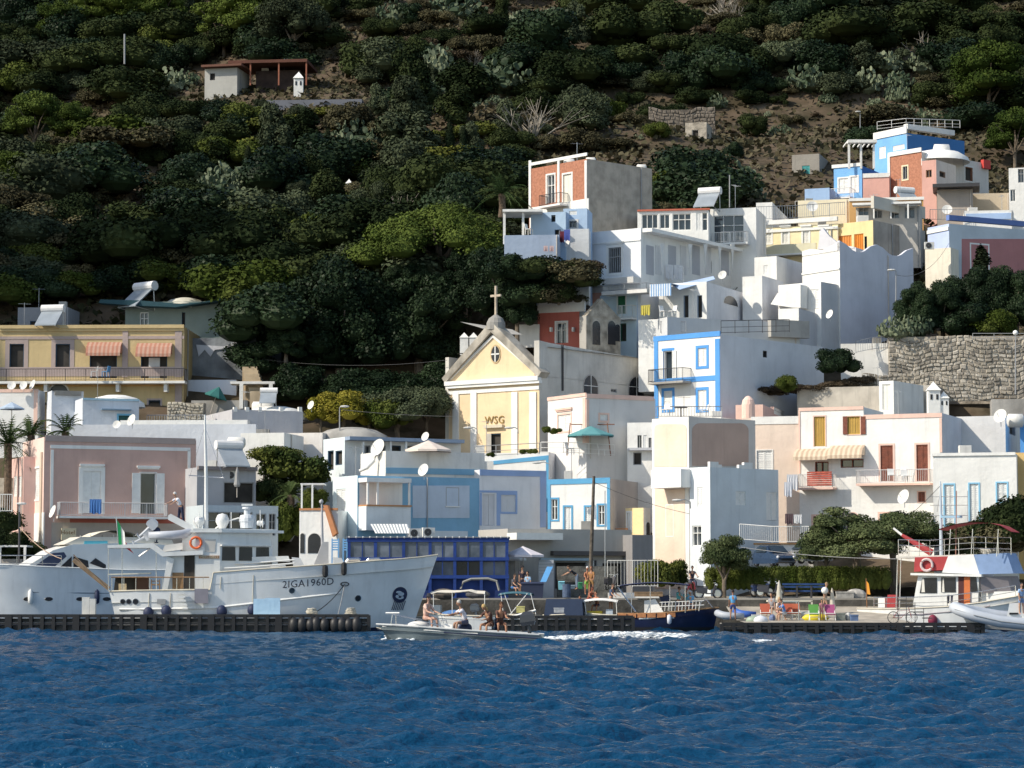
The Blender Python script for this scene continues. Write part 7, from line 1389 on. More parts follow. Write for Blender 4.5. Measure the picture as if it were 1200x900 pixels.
def loungechair(px,py,col,label,Y):
    q=P(px,py,Y); root=thing('beach_chair',label,'chair',q); x,y,z=q; m=MB(); col=[c*.55+.03 for c in col]
    for sx in (-.28,.28): m.tube([(x+sx,y-.3,z),(x+sx,y+.3,z+.75)],.02,4).tube([(x+sx,y+.3,z),(x+sx,y-.3,z+.42)],.02,4)
    m.tube([(x-.28,y-.3,z+.42),(x+.28,y-.3,z+.42)],.02,4).tube([(x-.28,y+.3,z+.75),(x+.28,y+.3,z+.75)],.02,4).tube([(x-.28,y,z+.2),(x+.28,y,z+.2)],.02,4); m.build('frame',WHITE,root); MB().hexa([(x-.3,y-.3,z+.36),(x+.3,y-.3,z+.36),(x+.3,y+.1,z+.33),(x-.3,y+.1,z+.33)]+[(x-.3,y-.3,z+.4),(x+.3,y-.3,z+.4),(x+.3,y+.1,z+.37),(x-.3,y+.1,z+.37)]).build('seat',flat(col,.8),root); MB().hexa([(x-.3,y+.08,z+.4),(x+.3,y+.08,z+.4),(x+.3,y+.12,z+.4),(x-.3,y+.12,z+.4)]+[(x-.3,y+.3,z+.95),(x+.3,y+.3,z+.95),(x+.3,y+.34,z+.95),(x-.3,y+.34,z+.95)]).build('backrest',flat(col,.8),root)
for a in ((897,726,(.75,.13,.05),'red orange beach chair, left one on the slipway',155),(923,726,(.75,.13,.05),'red orange beach chair inside the small grey frame stall',155),(932,726,(.78,.16,.06),'red orange beach chair right of the frame stall chair',155.3),(954,727,(.10,.45,.06),'lime green beach chair before the yellow kayak',154),(973,727,(.60,.08,.30),'pink beach bag chair right of the yellow kayak',154.3)): loungechair(*a)
m=MB(); a=P(917,727,155); b=P(936,727,155)
for x in (a.x,b.x):
    for y in (155,156.2): m.abox(x-.03,x+.03,y-.03,y+.03,a.z-.1,a.z+1.15)
m.abox(a.x,b.x,155-.03,155+.03,a.z+1.1,a.z+1.16).abox(a.x,b.x,156.17,156.23,a.z+1.1,a.z+1.16); tag(m.build('market_stall',STEEL),'small grey metal frame stall on the slipway','stall')
a=P(901,712,158); tag(MB().abox(a.x,a.x+2.7,158,159.6,a.z+.35,a.z+.45).abox(a.x,a.x+.06,158,158.06,.7,a.z+.4).abox(a.x+2.6,a.x+2.7,158,158.06,.7,a.z+.4).build('stall_table',plaster((.62,.58,.48))),'beige canvas stall top behind the red beach chairs','table')
# ---------------------------------------------------------------- parasols
def parasol(px,ytop,ybot,wpx,Y,col,label,valance=.15,n=8,closed=False,tilt=0,polelen=2.2):
    q=P(px,ytop,Y); s=pxm(Y); R=wpx/2/s; H=(ybot-ytop)/s; z0=q.z-(H if not closed else 0)
    root=thing('parasol',label,'parasol',(q.x,Y,q.z-polelen-(0 if closed else .1))); T=Matrix.Translation(q)@Matrix.Rotation(math.radians(tilt),4,'Y')@Matrix.Translation(-q)
    MB().tube([T@Vector((q.x,Y,q.z-polelen-.1)),T@Vector((q.x,Y,q.z+.02))],.035,6).build('pole',plaster((.5,.45,.4)),root)
    m=MB(); 
    if closed: m.lathe((q.x,Y,q.z-1.35),[(.16,0),(.24,.15),(.17,.5),(.12,1.0),(.04,1.35),(.001,1.42)],8)
    else:
        pts=[T@Vector((q.x+R*math.cos(2*math.pi*(k+.5)/n),Y+R*math.sin(2*math.pi*(k+.5)/n),q.z-H+valance)) for k in range(n)]; ap=T@q
        for k in range(n):
            a,b=pts[k],pts[(k+1)%n]; dn=Vector((0,0,-valance)); m.add([ap,a,b],[(0,1,2)]); m.add([a,b,b+dn,a+dn],[(0,3,2,1)]); m.add([ap-Vector((0,0,.04)),a-Vector((0,0,.02)),b-Vector((0,0,.02))],[(0,2,1)])
        rb=MB(); [rb.tube([ap-Vector((0,0,.03)),p-Vector((0,0,.03))],.015,3) for p in pts]; rb.build('ribs',METAL,root)
    m.build('canopy',flat(col,.9),root); return root
parasol(502,516,530,58,181.5,(.72,.62,.55),'large cream parasol on the veranda terrace'); parasol(613,640,653,52,169,(.70,.66,.70),'pale lilac parasol beside the blue pavilion',polelen=2.0)
parasol(603,650,657,30,171.5,(.7,.7,.68),'white parasol half hidden behind the lilac parasol',polelen=1.8)
m=parasol(692,499,512,58,187,(.10,.30,.32),'teal parasol on the church annex terrace',.1,polelen=2.3)
parasol(14,471,480,30,197,(.40,.50,.62),'small blue and white parasol on the left terrace',.1); parasol(257,453,467,28,206,(.03,.15,.14),'dark green parasol tilted on the garden terrace',.1,tilt=18)
parasol(913,681,703,8,163.5,(.5,.47,.40),'closed beige parasol left of the seated man stall',closed=True,polelen=1.6); parasol(975,690,712,8,160,(.55,.5,.42),'closed beige parasol at the right of the slipway',closed=True,polelen=1.7)
parasol(278,548,580,8,180,(.3,.3,.3),'closed grey parasol on the grey lean-to terrace',closed=True,polelen=2.0)
# ---------------------------------------------------------------- blue pavilion
b0=P(409,700,167.2); b1=P(595,700,167.2); pl=PL((b0.x,167.2,0),(1,0,0),(0,-1,0)); pvr=thing('blue_pavilion','two level bright blue timber restaurant pavilion with clear plastic windows','pavilion',((b0.x+b1.x)/2,167.2,2)); BL=M((.010,.045,.22),.55,.15,2,key='blue_timber'); L=b1.x-b0.x
zf=lambda y:pl.loc(500,y)[1]
PLASTIC=M((.16,.19,.24),.25,.5,.9,key='clear_plastic',spec=.6,col2=(.05,.07,.10))
for x in (409,440,473,504,533,564,594): u=pl.loc(x,650)[0]; MB().box(pl,u-.1,u+.1,-.2,.03,2,zf(631)).build('post',BL,pvr)
for y0,y1,nm in ((630,635,'roof_beam'),(653,657,'floor_beam'),(674,678,'lower_beam')): MB().box(pl,-.15,L+.1,-.25,.06,zf(y1),zf(y0)).build(nm,BL,pvr)
MB().box(pl,-.2,L+.15,-4,.15,zf(630),zf(629)).build('roof',plaster((.25,.27,.3)),pvr); MB().box(pl,-.15,L,-4,-.3,zf(658),zf(656)).build('upper_floor',BL,pvr); MB().box(pl,0,L,-4,-3.9,1.9,zf(631)).build('back_wall',M((.02,.05,.16),.8,.2,1,key='blue_back'),pvr)
for i,(x0,x1) in enumerate(zip((409,440,473,504,533,564),(440,473,504,533,564,594))): 
    u0=pl.loc(x0,650)[0]+.1; u1=pl.loc(x1,650)[0]-.1; MB().box(pl,u0,u1,-.1,-.06,zf(653),zf(635)).build('plastic_window',PLASTIC,pvr)
    MB().box(pl,(u0+u1)/2-.03,(u0+u1)/2+.03,-.06,0,zf(674),zf(635)).build('mullion',BL,pvr)
    MB().box(pl,u0,u1,-.5,-.45,zf(674),zf(657)).build('lower_window',[DARK,PLASTIC][i%2],pvr)
MB().box(pl,0,L,-.4,-.3,1.9,zf(678)).build('skirt',M((.01,.04,.18),.7,.2,1,key='blue_skirt'),pvr)
mb=MB()
for i in range(24): mb.ball(pl.pt(L*i/23,.1,zf(631)+.08),.07,4)
mb.build('edge_bulbs',plaster((.6,.6,.6)),pvr)['kind']='stuff'
for x0,x1 in ((389,397),(402,407)):
    u0,u1=pl.loc(x0,640)[0],pl.loc(x1,640)[0]
    for k in range(5): MB().box(pl,u0,u1,-.05,.02,zf(645-k*2.8),zf(643.4-k*2.8)).build('louvre',plaster((.2,.45,.75),.1),pvr)
    MB().box(pl,u0-.03,u0+.05,-.05,.03,2,zf(631)).box(pl,u1-.05,u1+.03,-.05,.03,2,zf(631)).build('louvre_frame',plaster((.2,.45,.75),.1),pvr)
m=MB(); m.tube([P(540,690,166.6),P(543,682,166.6),P(552,678.5,166.6),P(572,678,166.6),P(582,681,166.6),P(585,692,166.6)],.09,6); tag(m.build('boat_arch',plaster((.3,.3,.28))),'grey curved tube arch below the blue pavilion','frame')
u=P(437,612,173.5); q=[P(434,614,175.5),P(478,614,175.5),P(481,625,173.8),P(440,625,173.8)]
m=MB(); n=12
for i in range(n): a=q[0].lerp(q[1],i/n);b=q[0].lerp(q[1],(i+.6)/n);c=q[3].lerp(q[2],(i+.6)/n);d=q[3].lerp(q[2],i/n); m.add([d,c,b,a],[(0,1,2,3)],0); e=q[0].lerp(q[1],(i+1)/n);f_=q[3].lerp(q[2],(i+1)/n); m.add([c,f_,e,b],[(0,1,2,3)],1)
o=m.build('striped_awning',[WHITE,flat((.25,.30,.35),.9)]); tag(o,'white and grey striped awning above the blue pavilion','awning')
# air conditioners
def ac(): 
    r=thing('air_conditioner','x','air conditioner',(0,0,0)); MB().abox(-.42,.42,-.16,.16,0,.62).build('case',plaster((.66,.66,.64),.2),r); m=MB(); disc(m,(-.08,-.165,.31),(0,-1,0),.25,.03,14); m.build('fan_grille',IRON,r); return r
for x,y,Y,rz,l_ in ((486,630,174,.3,'dark fronted air conditioner right of the striped awning'),(502,629,174,.3,'air conditioner next to the pavilion roof'),(656,639,175,0,'air conditioner on the shop roof edge left of the wooden pole'),(1089,292,221,0,'air conditioner on the cream annex wall'),(272,562,183.4,0,'air conditioner on the grey lean-to wall')): inst('ac',ac,P(x,y,Y),rz,l_)
# dishes
def dish():
    r=thing('satellite_dish','x','satellite dish',(0,0,0)); n=Vector((-.5,-.8,.35)).normalized(); X=Vector((0,0,1)).cross(n).normalized(); Y=n.cross(X)
    MB().lathe((0,0,.6),[(.001,.0),(.2,.02),(.4,.09),(.43,.11),(.4,.1),(.2,.03),(.001,-.02)],16,0,(X,Y,n)).build('reflector',plaster((.7,.7,.68),.1),r); MB().tube([(0,0,0),(0,.05,.35),(0,.02,.58)],.025,5).tube([Vector((0,0,.3)),Vector((0,0,.6))+n*.45],.012,4).build('mount',METAL,r); return r
for i,(x,y,Y,s,l_) in enumerate(((63,606,180.4,1.35,'satellite dish on the corner of the pink house'),(14,455,200.5,1.0,'leftmost satellite dish on the left white roof'),(28,455,200.6,1.0,'middle grey dish on the left white roof'),(39,455,200.7,1.15,'right bluish dish on the left white roof'),(365,478,196,1.0,'white dish beside the yellow green trees'),(497,557,176.7,1.3,'satellite dish on the light blue house roof'),(499,515,187.2,1.0,'satellite dish on the veranda roof edge'),(1060,590,178,1.5,'big satellite dish under the long balcony'),(1000,568,209,.01,'') ,(1110,251,238,1.4,'satellite dish before the grey lean-to shed'),(952,248,233,1.5,'round dish on the cream step house terrace'),(744,314,214,1.2,'dish at the corner of the curtained terrace'),(847,326,212,1.1,'dish beside the curtained terrace end'),(666,288,206.5,1.0,'dish under the washing line of the blue cottage'),(973,372,206,1.1,'dish behind the small white cube house'),(1173,495,185,1.5,'dish on the back white house roof'),(155,498,191,1.3,'dish on the terrace behind the pink house, left of two'),(137,500,190.6,.9,'small dish on the terrace behind the pink house'))):
    if l_: inst('dish',dish,P(x,y,Y)-Vector((0,0,.3)),random.uniform(-.5,.5),l_,scale=s*.82)
q=P(425,548,181); tag(MB().tube([P(421,552,181),P(430,548,181),P(438,540,181),P(441,533,181)],[.1,.14,.14,.1],8).build('white_duct',WHITE,smooth=True),'curved white duct on the light blue house roof','duct'); inst('dish',dish,P(444,540,181),-.2,'large dish at the top of the curved white duct',scale=1.5)
# solar heaters
def solar():
    r=thing('solar_heater','x','solar heater',(0,0,0)); MB().tube([(-.75,0,1.35),(.75,0,1.35)],.26,12).build('tank',plaster((.72,.72,.72),.2),r); MB().add([(-.7,-1.3,.15),(.7,-1.3,.15),(.7,-.1,1.15),(-.7,-.1,1.15),(-.7,-1.3,.22),(.7,-1.3,.22),(.7,-.1,1.22),(-.7,-.1,1.22)],[(4,5,6,7),(0,3,2,1),(0,1,5,4),(1,2,6,5),(3,0,4,7)]).build('panel',M((.30,.34,.38),.15,.1,1,key='solar_panel'),r)
    m=MB(); 
    for x in (-.65,.65): m.tube([(x,.1,0),(x,0,1.3)],.03,4).tube([(x,-1.3,.15),(x,.1,0)],.025,4)
    m.build('stand',METAL,r); return r
for x,y,Y,rz,s,l_ in ((832,243,221,-.4,1.35,'solar heater with white tank on the white garage house'),(62,381,209,-.2,1.3,'flat solar panel on the yellow palazzo roof'),(170,360,217,-.7,1.6,'tilted solar heater above the tarpaulin house'),(268,545,184,.5,1.35,'solar heater on the grey lean-to roof'),(1060,240,237,.4,1.3,'solar heater in front of the brown domed house'),(315,470,199,0,.9,'water heater tank on the domed terrace house')): inst('solar',solar,P(x,y,Y)-Vector((0,0,.4)),rz,l_,scale=s)
# round tanks
def tank(px,py,Y,r,L,label,up=False):
    q=P(px,py,Y); m=MB(); m.tube([q+Vector((-L/2,0,r)),q+Vector((-L/2+.1,0,r)),q+Vector((L/2-.1,0,r)),q+Vector((L/2,0,r))],[r*.6,r,r,r*.6],14); tag(m.build('water_tank',WHITE2,smooth=True),label,'tank')
tank(308,484,200,.45,1.7,'long white tank on the terrace dome house'); tank(277,525,186,.4,1.3,'steel water tank above the grey lean-to'); 
def rtank(bl,u,v,r,L,label):
    q=bl.R.pt(v,-u,bl.zt-bl.par); MB_=MB().tube([q+Vector((-L/2,0,r)),q+Vector((-L/2+.1,0,r)),q+Vector((L/2-.1,0,r)),q+Vector((L/2,0,r))],[r*.6,r,r,r*.6],14); tag(MB_.build('water_tank',WHITE2,smooth=True),label,'tank')
rtank(BRICK,3.2,.9,.42,1.0,'white tank on the brick house roof, left'); rtank(BRICK,.9,7.5,.4,.9,'white tank at the right end of the brick house roof'); rtank(BRICK,.8,1.2,.35,.9,'small tank in the middle of the brick house roof'); rtank(DOMEH,.9,4.2,.85,1.6,'white water tank beside the white dome')
tank(1190,541-40,186,.5,1.2,'white roof tank beside the blue wall strip')
# chimneys
def housechim(px,py,Y,label,s=1.0):
    q=P(px,py,Y); m=MB(); m.abox(q.x-.45*s,q.x+.45*s,Y-.4*s,Y+.4*s,q.z-1,q.z+1.3*s); w=.52*s; m.add([(q.x-w,Y-w,q.z+1.3*s),(q.x+w,Y-w,q.z+1.3*s),(q.x+w,Y+w,q.z+1.3*s),(q.x-w,Y+w,q.z+1.3*s),(q.x,Y,q.z+2*s)],[(0,1,4),(1,2,4),(2,3,4),(3,0,4)]); o=m.build('chimney',WHITE); tag(o,label,'chimney')
    w_=MB(); 
    for a in (-.22,.22): w_.abox(q.x+a*s-.08*s,q.x+a*s+.08*s,Y-.43*s,Y-.4*s,q.z+.6*s,q.z+1.0*s)
    w_.build('vent_slot',DARK,o)
housechim(1094,478,192,'tall white house shaped chimney on the salmon edged roof',1.0); housechim(1106,482,192,'shorter white house shaped chimney on the salmon edged roof',.75); housechim(409,226,255,'tiny white chimney pot poking from the dark hillside trees',.7); housechim(350,108,318,'white garden shrine beside the hillside veranda',1.3)
# ---------------------------------------------------------------- lamps, poles and wires
def pole(name,label,x0,y0,x1,y1,Y,r,mat,cat='pole',r2=None): return tag(MB().tube([P(x0,y0,Y),P((x0+x1)/2,(y0+y1)/2,Y),P(x1,y1,Y)],[r,(r+(r2 or r))/2,r2 or r],8).build(name,mat),label,cat)
pole('utility_pole','tall weathered wooden pole leaning slightly on the quay',691,705,696,558,165.5,.15,M((.12,.10,.08),.9,.3,4,key='pole_wood'),r2=.09)
pole('slim_pole','thin pale pole right of the wooden utility pole',709,690,709,575,168,.03,METAL); pole('sign_pole','dark post with pale lamp in front of the pink house wing',22,664,23,590,172,.07,IRON)
def slamp(name,label,px,yb,yt,Y,arm=0,globe=False):
    a=P(px,yb,Y);t=P(px,yt,Y); r=thing(name,label,'street lamp',a); MB().tube([a,t],[.06,.04],6).build('pole',GREY,r)
    if globe: MB().ball(t,.2,8).build('globe',plaster((.85,.85,.82),0),r,smooth=True)
    else:
        e=t+Vector((arm,-.1,.12)); MB().tube([t,t+Vector((arm*.5,0,.15)),e],.035,5).build('arm',GREY,r); MB().ball(e+Vector((arm*.3,0,-.02)),(.36,.16,.09),6).build('lamp_head',flat((.6,.6,.58)),r)
slamp('street_lamp','arched street lamp in front of the church terrace stripe',644,560,544,180,-.7); slamp('street_lamp','arched street lamp on the beige corner house',809,596,588,174,-.7); slamp('street_lamp','street lamp standing before the tall blank white side',1050,388,318,210,-.3)
slamp('street_lamp','globe lamp on a pole before the stone garden wall',1190,462,390,195,0,True); slamp('street_lamp','globe lamp beside the walking woman',965,700,692,162,0,True) if 0 else None
slamp('wall_lamp','left arm lamp on the church facade',559,508,503,187.5,-.5); slamp('wall_lamp','right arm lamp on the church facade',607,508,503,187.5,-.5); slamp('street_lamp','small lamp on the terrace in the pink house corner',23,600,592,171.9,.1); slamp('street_lamp','thin lamp post behind the veranda house',398,510,478,194,.3)
slamp('utility_lamp','concrete pole with lamp on the dry hillside',1008,152,132,291,-.2); pole('utility_pole','thin pole among the left hill bushes',146,75,146,40,335,.12,GREY); pole('utility_pole','thin pole by the white garage house',855,243,855,205,225,.05,GREY); pole('utility_pole','dark pole above the stone garden wall',1193,395,1193,325,211,.08,IRON)
def wire(label,pts,sag,r=.018,col=None):
    q=[P(*p) for p in pts]; m=MB()
    for a,b in zip(q,q[1:]): m.tube([a.lerp(b,i/8)-Vector((0,0,sag*4*(i/8)*(1-i/8))) for i in range(9)],r,3)
    tag(m.build('overhead_wire',col or flat((.12,.12,.12))),label,'wire')
wire('overhead wire from the utility pole toward the beige house',[(696,565,165.5),(808,602,175)],.2); wire('overhead wire from the street lamp to the cream annex',[(1050,322,210),(1085,316,221),(1112,285,221)],.3); wire('overhead wire across the dark trees left of the church',[(300,420,210),(524,422,200)],.5); wire('pale wire over the slipway toward the trawler',[(860,640,172),(1050,655,160)],.2,.02,flat((.4,.4,.4))); wire('string of bunting from the lamp post to the dock',[(23,618,171.9),(72,655,168)],.3,.03,flat((.5,.35,.25)))
wire('overhead wire near the mast of the trawler',[(1056,612,176),(1103,568,163)],.1); wire('wire in front of the church terrace to the garden lamp',[(400,480,195),(530,488,190)],.1)
# railings on the quay and terraces
def rail_thing(label,pts,h=1.0,col=None,gap=.14,bars=True,name='railing'):
    m=MB(); railing(m,[P(*p) for p in pts],h,gap,bars=bars,mid=not bars,r=.016); tag(m.build(name,col or flat((.6,.6,.58))),label,'railing')
rail_thing('white railing before the shaded side of the quay shops',[(712,688,170),(771,688,169)],1.75,gap=.22); rail_thing('white slatted terrace railing right of the pale blue house',[(867,633,175.5),(905,636,174.5),(948,636,174)],1.1,WHITE)
rail_thing('chain and post railing on the church annex terrace',[(634,531,187),(660,531,186),(720,534,187.5)],.8,WHITE,bars=False); rail_thing('thin railing on the terrace under the church door',[(556,536,186.5),(632,532,185.5)],.8,GREY,bars=False); rail_thing('thin railing left of the rubble stone wall',[(172,500,200),(240,500,199)],.9,METAL,gap=.2); rail_thing('thin dark railing on the blue trimmed roof',[(845,391,197.5),(925,389,203)],1.0,IRON,bars=False); rail_thing('railing on the white terrace block by the striped awning',[(774,390,202),(804,390,201.5)],.9,METAL,gap=.2)
rail_thing('railing below the blue trimmed house windows',[(769,489,189.5),(846,489,188.5)],.8,METAL,gap=.2); rail_thing('white railing on the cream palazzo roof terrace',[(886,258,229),(935,256,230),(990,252,233)],1.2,METAL,gap=.25); rail_thing('railing in front of the blue hill house',[(932,249,247),(1000,247,248)],1.1,WHITE,gap=.3); rail_thing('railing at the top of the grey shed terrace',[(1090,258,236),(1130,258,236)],1.0,GREY,gap=.25); rail_thing('white fence gate below the tall white house',[(1003,414,207),(1022,410,208),(1040,408,208)],1.0,METAL,gap=.25); rail_thing('grey fence on top of the stone garden wall',[(1140,398,205.8),(1215,398,205.8)],.5,GREY,bars=False)
rail_thing('white roof terrace railing of the blue upper floor',[(1028,152,256),(1062,148,254),(1125,150,262)],.8,WHITE,bars=False); rail_thing('railing on the white garage house terrace',[(845,284,219),(876,283,219)],.9,METAL,gap=.2); rail_thing('low dark railing on the pink house left garden',[(0,600,175),(14,600,175)],1.2,WHITE)
# laundry
def laundry(label,pts,h,col,waves=3,cat='laundry'):
    a,b=P(*pts[0]),P(*pts[1]); g=[]; n=10
    for j in range(4):
        g.append([a.lerp(b,i/n)-Vector((0,0,h*j/3*(1-.06*math.sin(i*1.3))))+Vector((0,.06*math.sin(i*waves*.9)*j/3,0)) for i in range(n+1)])
    tag(MB().sheet(g[::-1]).build('laundry',flat(col,.9)),label,cat)
for i,(x0,x1) in enumerate(((756,767),(769,778),(780,789),(790,800))): laundry('white sheet on the curtained terrace line, %s of four'%('leftmost','second','third','rightmost')[i],[(x0,308+i*.8,212),(x1,309+i*.8,212)],1.2,(.74,.74,.76))
laundry('blue towel hanging over the pink house balcony rail',[(105,585,179.8),(119,585,179.8)],1.0,(.05,.16,.42)); laundry('dark red cloth on the line above the pale blue terrace railing',[(920,602,174),(930,602,174)],.7,(.12,.08,.09)); laundry('white cloth on the line right of the dark red cloth',[(930,603,174),(940,603,174)],.6,(.7,.7,.72)); laundry('white clothes on the left end of the red screened balcony',[(922,556,180),(935,556,180)],1.1,(.72,.72,.75)); laundry('white shirts hanging below the beige awning',[(919,565,179.6),(928,565,179.6)],1.0,(.66,.68,.74))
laundry('dark red towel under the brick house',[(656,271,206),(661,271,206)],.9,(.16,.03,.05)); laundry('blue towel under the brick house',[(661,269,206),(668,269,206)],.9,(.10,.14,.45)); laundry('yellow cloth on the terrace left of the blue awning',[(751,358,202),(762,357,202)],.8,(.65,.55,.12)); laundry('dark cloth beside the church annex parasol',[(636,520,186),(646,520,186)],.5,(.1,.1,.1)) if 0 else None
for i,x in enumerate((637,644)): laundry('pale towel on the shaded base wall, %s of two'%('left','right')[i],[(x,288,204.6),(x+5,288,204.6)],.45,(.6,.45,.45))
# chairs on terraces
def pchair(col):
    def mk():
        r=thing('plastic_chair','x','chair',(0,0,0)); MB().abox(-.24,.24,-.24,.22,.42,.46).build('seat',flat(col),r); MB().add([(-.24,.2,.44),(.24,.2,.44),(.24,.3,.9),(-.24,.3,.9),(-.24,.24,.44),(.24,.24,.44),(.24,.34,.9),(-.24,.34,.9)],[(0,1,2,3),(7,6,5,4),(0,3,7,4),(1,5,6,2),(3,2,6,7)]).build('backrest',flat(col),r)
        for sx in (-.22,.22):
            for sy in (-.22,.2): MB().abox(sx-.02,sx+.02,sy-.02,sy+.02,0,.43).build('leg',flat(col),r)
        return r
    return mk
for x,y,Y,c,l_ in ((110,442,206.8,'w','white plastic chair under the left red awning'),(124,442,206.8,'b','blue plastic chair under the left red awning'),(253,500,199,'w','white chair on the garden terrace, left of two'),(262,501,198.5,'w','white chair on the garden terrace, right of two'),(1056,564,181.5,'w','white chair on the long balcony, left of three'),(1061,565,181,'w','white chair on the long balcony, middle of three'),(1067,565,181.2,'w','white chair on the long balcony, right of three'),(1045,564,181.4,'w','white chair on the long balcony near the left door'),(668,533,187,'w','white chair under the teal parasol'),(705,534,187,'w','white chair right of the teal parasol pole'),(778,371,202,'w','white chair beneath the blue striped awning'),(788,371,202,'w','second chair beneath the blue striped awning'),(780,487,189,'w','white chair below the blue framed window'),(826,488,189,'w','white chair right of the terrace table'),(620,275,206,'w','white chair under the flat terrace roof')): inst('chair'+c,pchair((.75,.75,.74) if c=='w' else (.08,.3,.6)),P(x,y,Y),random.uniform(-2,2),l_)
q=P(798,489,189); tag(MB().cyl((q.x,189,q.z),.05,.05,.7).cyl((q.x,189,q.z+.7),.5,.5,.05,14).build('round_table',IRON),'dark round table below the blue trimmed house','table')
# swing seat under teal parasol
a=P(690,534,187.5); m=MB()
for dx in (-1.6,1.6): m.tube([a+Vector((dx,0,0)),a+Vector((dx*.85,0,2.4))],.04,4)
m.tube([a+Vector((-1.3,0,2.3)),a+Vector((1.9,0,2.3))],.04,4); tag(m.build('swing_frame',plaster((.3,.15,.1))),'brown frame behind the teal parasol','frame')
q=P(711,532,189.5); tag(MB().abox(q.x-.9,q.x+.7,189,190,q.z-.5,q.z+1.3).build('storage_box',WHITE2),'pale box hut right of the teal parasol','box')
# pots and small plants
for i,(x,y,Y) in enumerate(((575,536,186.3),(613,533,185.7),(619,532,185.6),(626,532,185.5),(641,508,186.5),(652,509,186.3))): PT('brightbush',x,y,7 if i<4 else 9,'small potted plant on the church terrace',Y,var=i%3,group='potted plants on the church terrace')
# ---------------------------------------------------------------- vehicles
def car(label,loc,rz,col,sc=1.0):
    r=thing('parked_car',label,'car',loc); R_=Matrix.Translation(loc)@Matrix.Rotation(rz,4,'Z')@Matrix.Scale(sc,4); T=lambda p:R_@Vector(p)
    cm=M(col,.25,.05,1,key='car_paint',coat=.6,metal=.2)
    def loft(name,secs,mat,par=r):
        m=MB(); n=len(secs[0]); [m.v.extend(T(p) for p in s) for s in secs]
        for i in range(len(secs)-1):
            for k in range(n): m.f.append((i*n+k,i*n+(k+1)%n,(i+1)*n+(k+1)%n,(i+1)*n+k)); m.m.append(0)
        m.f+=[tuple(range(n))[::-1],tuple((len(secs)-1)*n+k for k in range(n))]; m.m+=[0,0]; return m.build(name,mat,par,smooth=False)
    def sec(y,w,z0,z1,t=.92): return [(-w,y,z0),(w,y,z0),(w*1.02,y,(z0+z1)/2),(w*t,y,z1),(-w*t,y,z1),(-w*1.02,y,(z0+z1)/2)]
    loft('body',[sec(-1.95,.62,.28,.58),sec(-1.8,.78,.22,.74),sec(-1.2,.82,.2,.86),(sec(-.8,.82,.2,.92)),sec(0,.83,.2,.95),sec(1.2,.83,.2,.95),sec(1.75,.80,.22,.92),sec(1.92,.70,.3,.8)],cm)
    loft('cabin',[[(-.74,-.85,.9),(.74,-.85,.9),(.74,-.84,.92),(-.74,-.84,.92)],[(-.74,-.3,.9),(.74,-.3,.9),(.6,-.2,1.42),(-.6,-.2,1.42)],[(-.76,.9,.9),(.76,.9,.9),(.6,.9,1.46),(-.6,.9,1.46)],[(-.74,1.75,.9),(.74,1.75,.9),(.58,1.45,1.36),(-.58,1.45,1.36)]],cm)
    g=MB(); g.add([T(p) for p in ((-.62,-.86,.97),(.62,-.86,.97),(.54,-.27,1.41),(-.54,-.27,1.41))],[(0,1,2,3)]); g.v=[v+ (T((0,-.03,.03))-T((0,0,0))) for v in g.v]; g.build('windscreen',GLASS,r)
    for s in (-1,1): MB().add([T(p) for p in ((s*.765,-.25,.97),(s*.775,1.35,.97),(s*.63,1.2,1.36),(s*.625,-.12,1.36))],[(0,1,2,3) if s>0 else (3,2,1,0)]).build('side_window',GLASS,r)
    for s in (-1,1): MB().ball(T((s*.6,-1.86,.62)),.11*sc,6).build('headlight',flat((.7,.72,.75),.2),r)
    MB().add([T(p) for p in ((-.35,-1.965,.4),(.35,-1.965,.4),(.35,-1.965,.52),(-.35,-1.965,.52))],[(0,1,2,3)]).build('grille',BLACK,r)
    ax=(T((0,1,0))-T((0,0,0)),T((0,0,1))-T((0,0,0)),T((1,0,0))-T((0,0,0)))
    for sx in (-.8,.68):
        for y in (-1.25,1.2): w=MB().lathe(T((sx,y,.3)),[(.001,0),(.3,0),(.31,.06),(.3,.14),(.001,.14)],14,0,ax).build('wheel',BLACK,r); MB().lathe(T((sx-.006,y,.3)),[(.001,0),(.17,0),(.17,.155),(.001,.155)],10,0,ax).build('rim',STEEL,w)
    m=MB(); 
    for s in (-.5,.5): m.tube([T((s,-.1,1.5)),T((s,.9,1.53))],.02,4)
    m.tube([T((-.55,.1,1.52)),T((.55,.1,1.52))],.02,4); m.build('roof_rack',IRON,r); return r
car('small dark blue hatchback parked behind the hedge facing the sea',Vector(P(907,664,176)),.35,(.03,.06,.12),1.0); car('silver grey car partly hidden behind the tamarisk',Vector(P(945,661,177.5)),-.9,(.30,.34,.38),1.0)
MB().abox(P(886,664,178).x,P(960,664,178).x,179,179.5,2,P(900,638,179).z).build('parking_wall',WHITE); tag(bpy.data.objects['parking_wall'],'low white wall with orange coping behind the parked cars','wall'); _a=bpy.data.objects['parking_wall']
MB().abox(P(886,664,178).x-.1,P(960,664,178).x+.1,178.9,179.55,P(900,638,179).z,P(900,636.5,179).z).build('coping',plaster((.6,.3,.12)),_a)
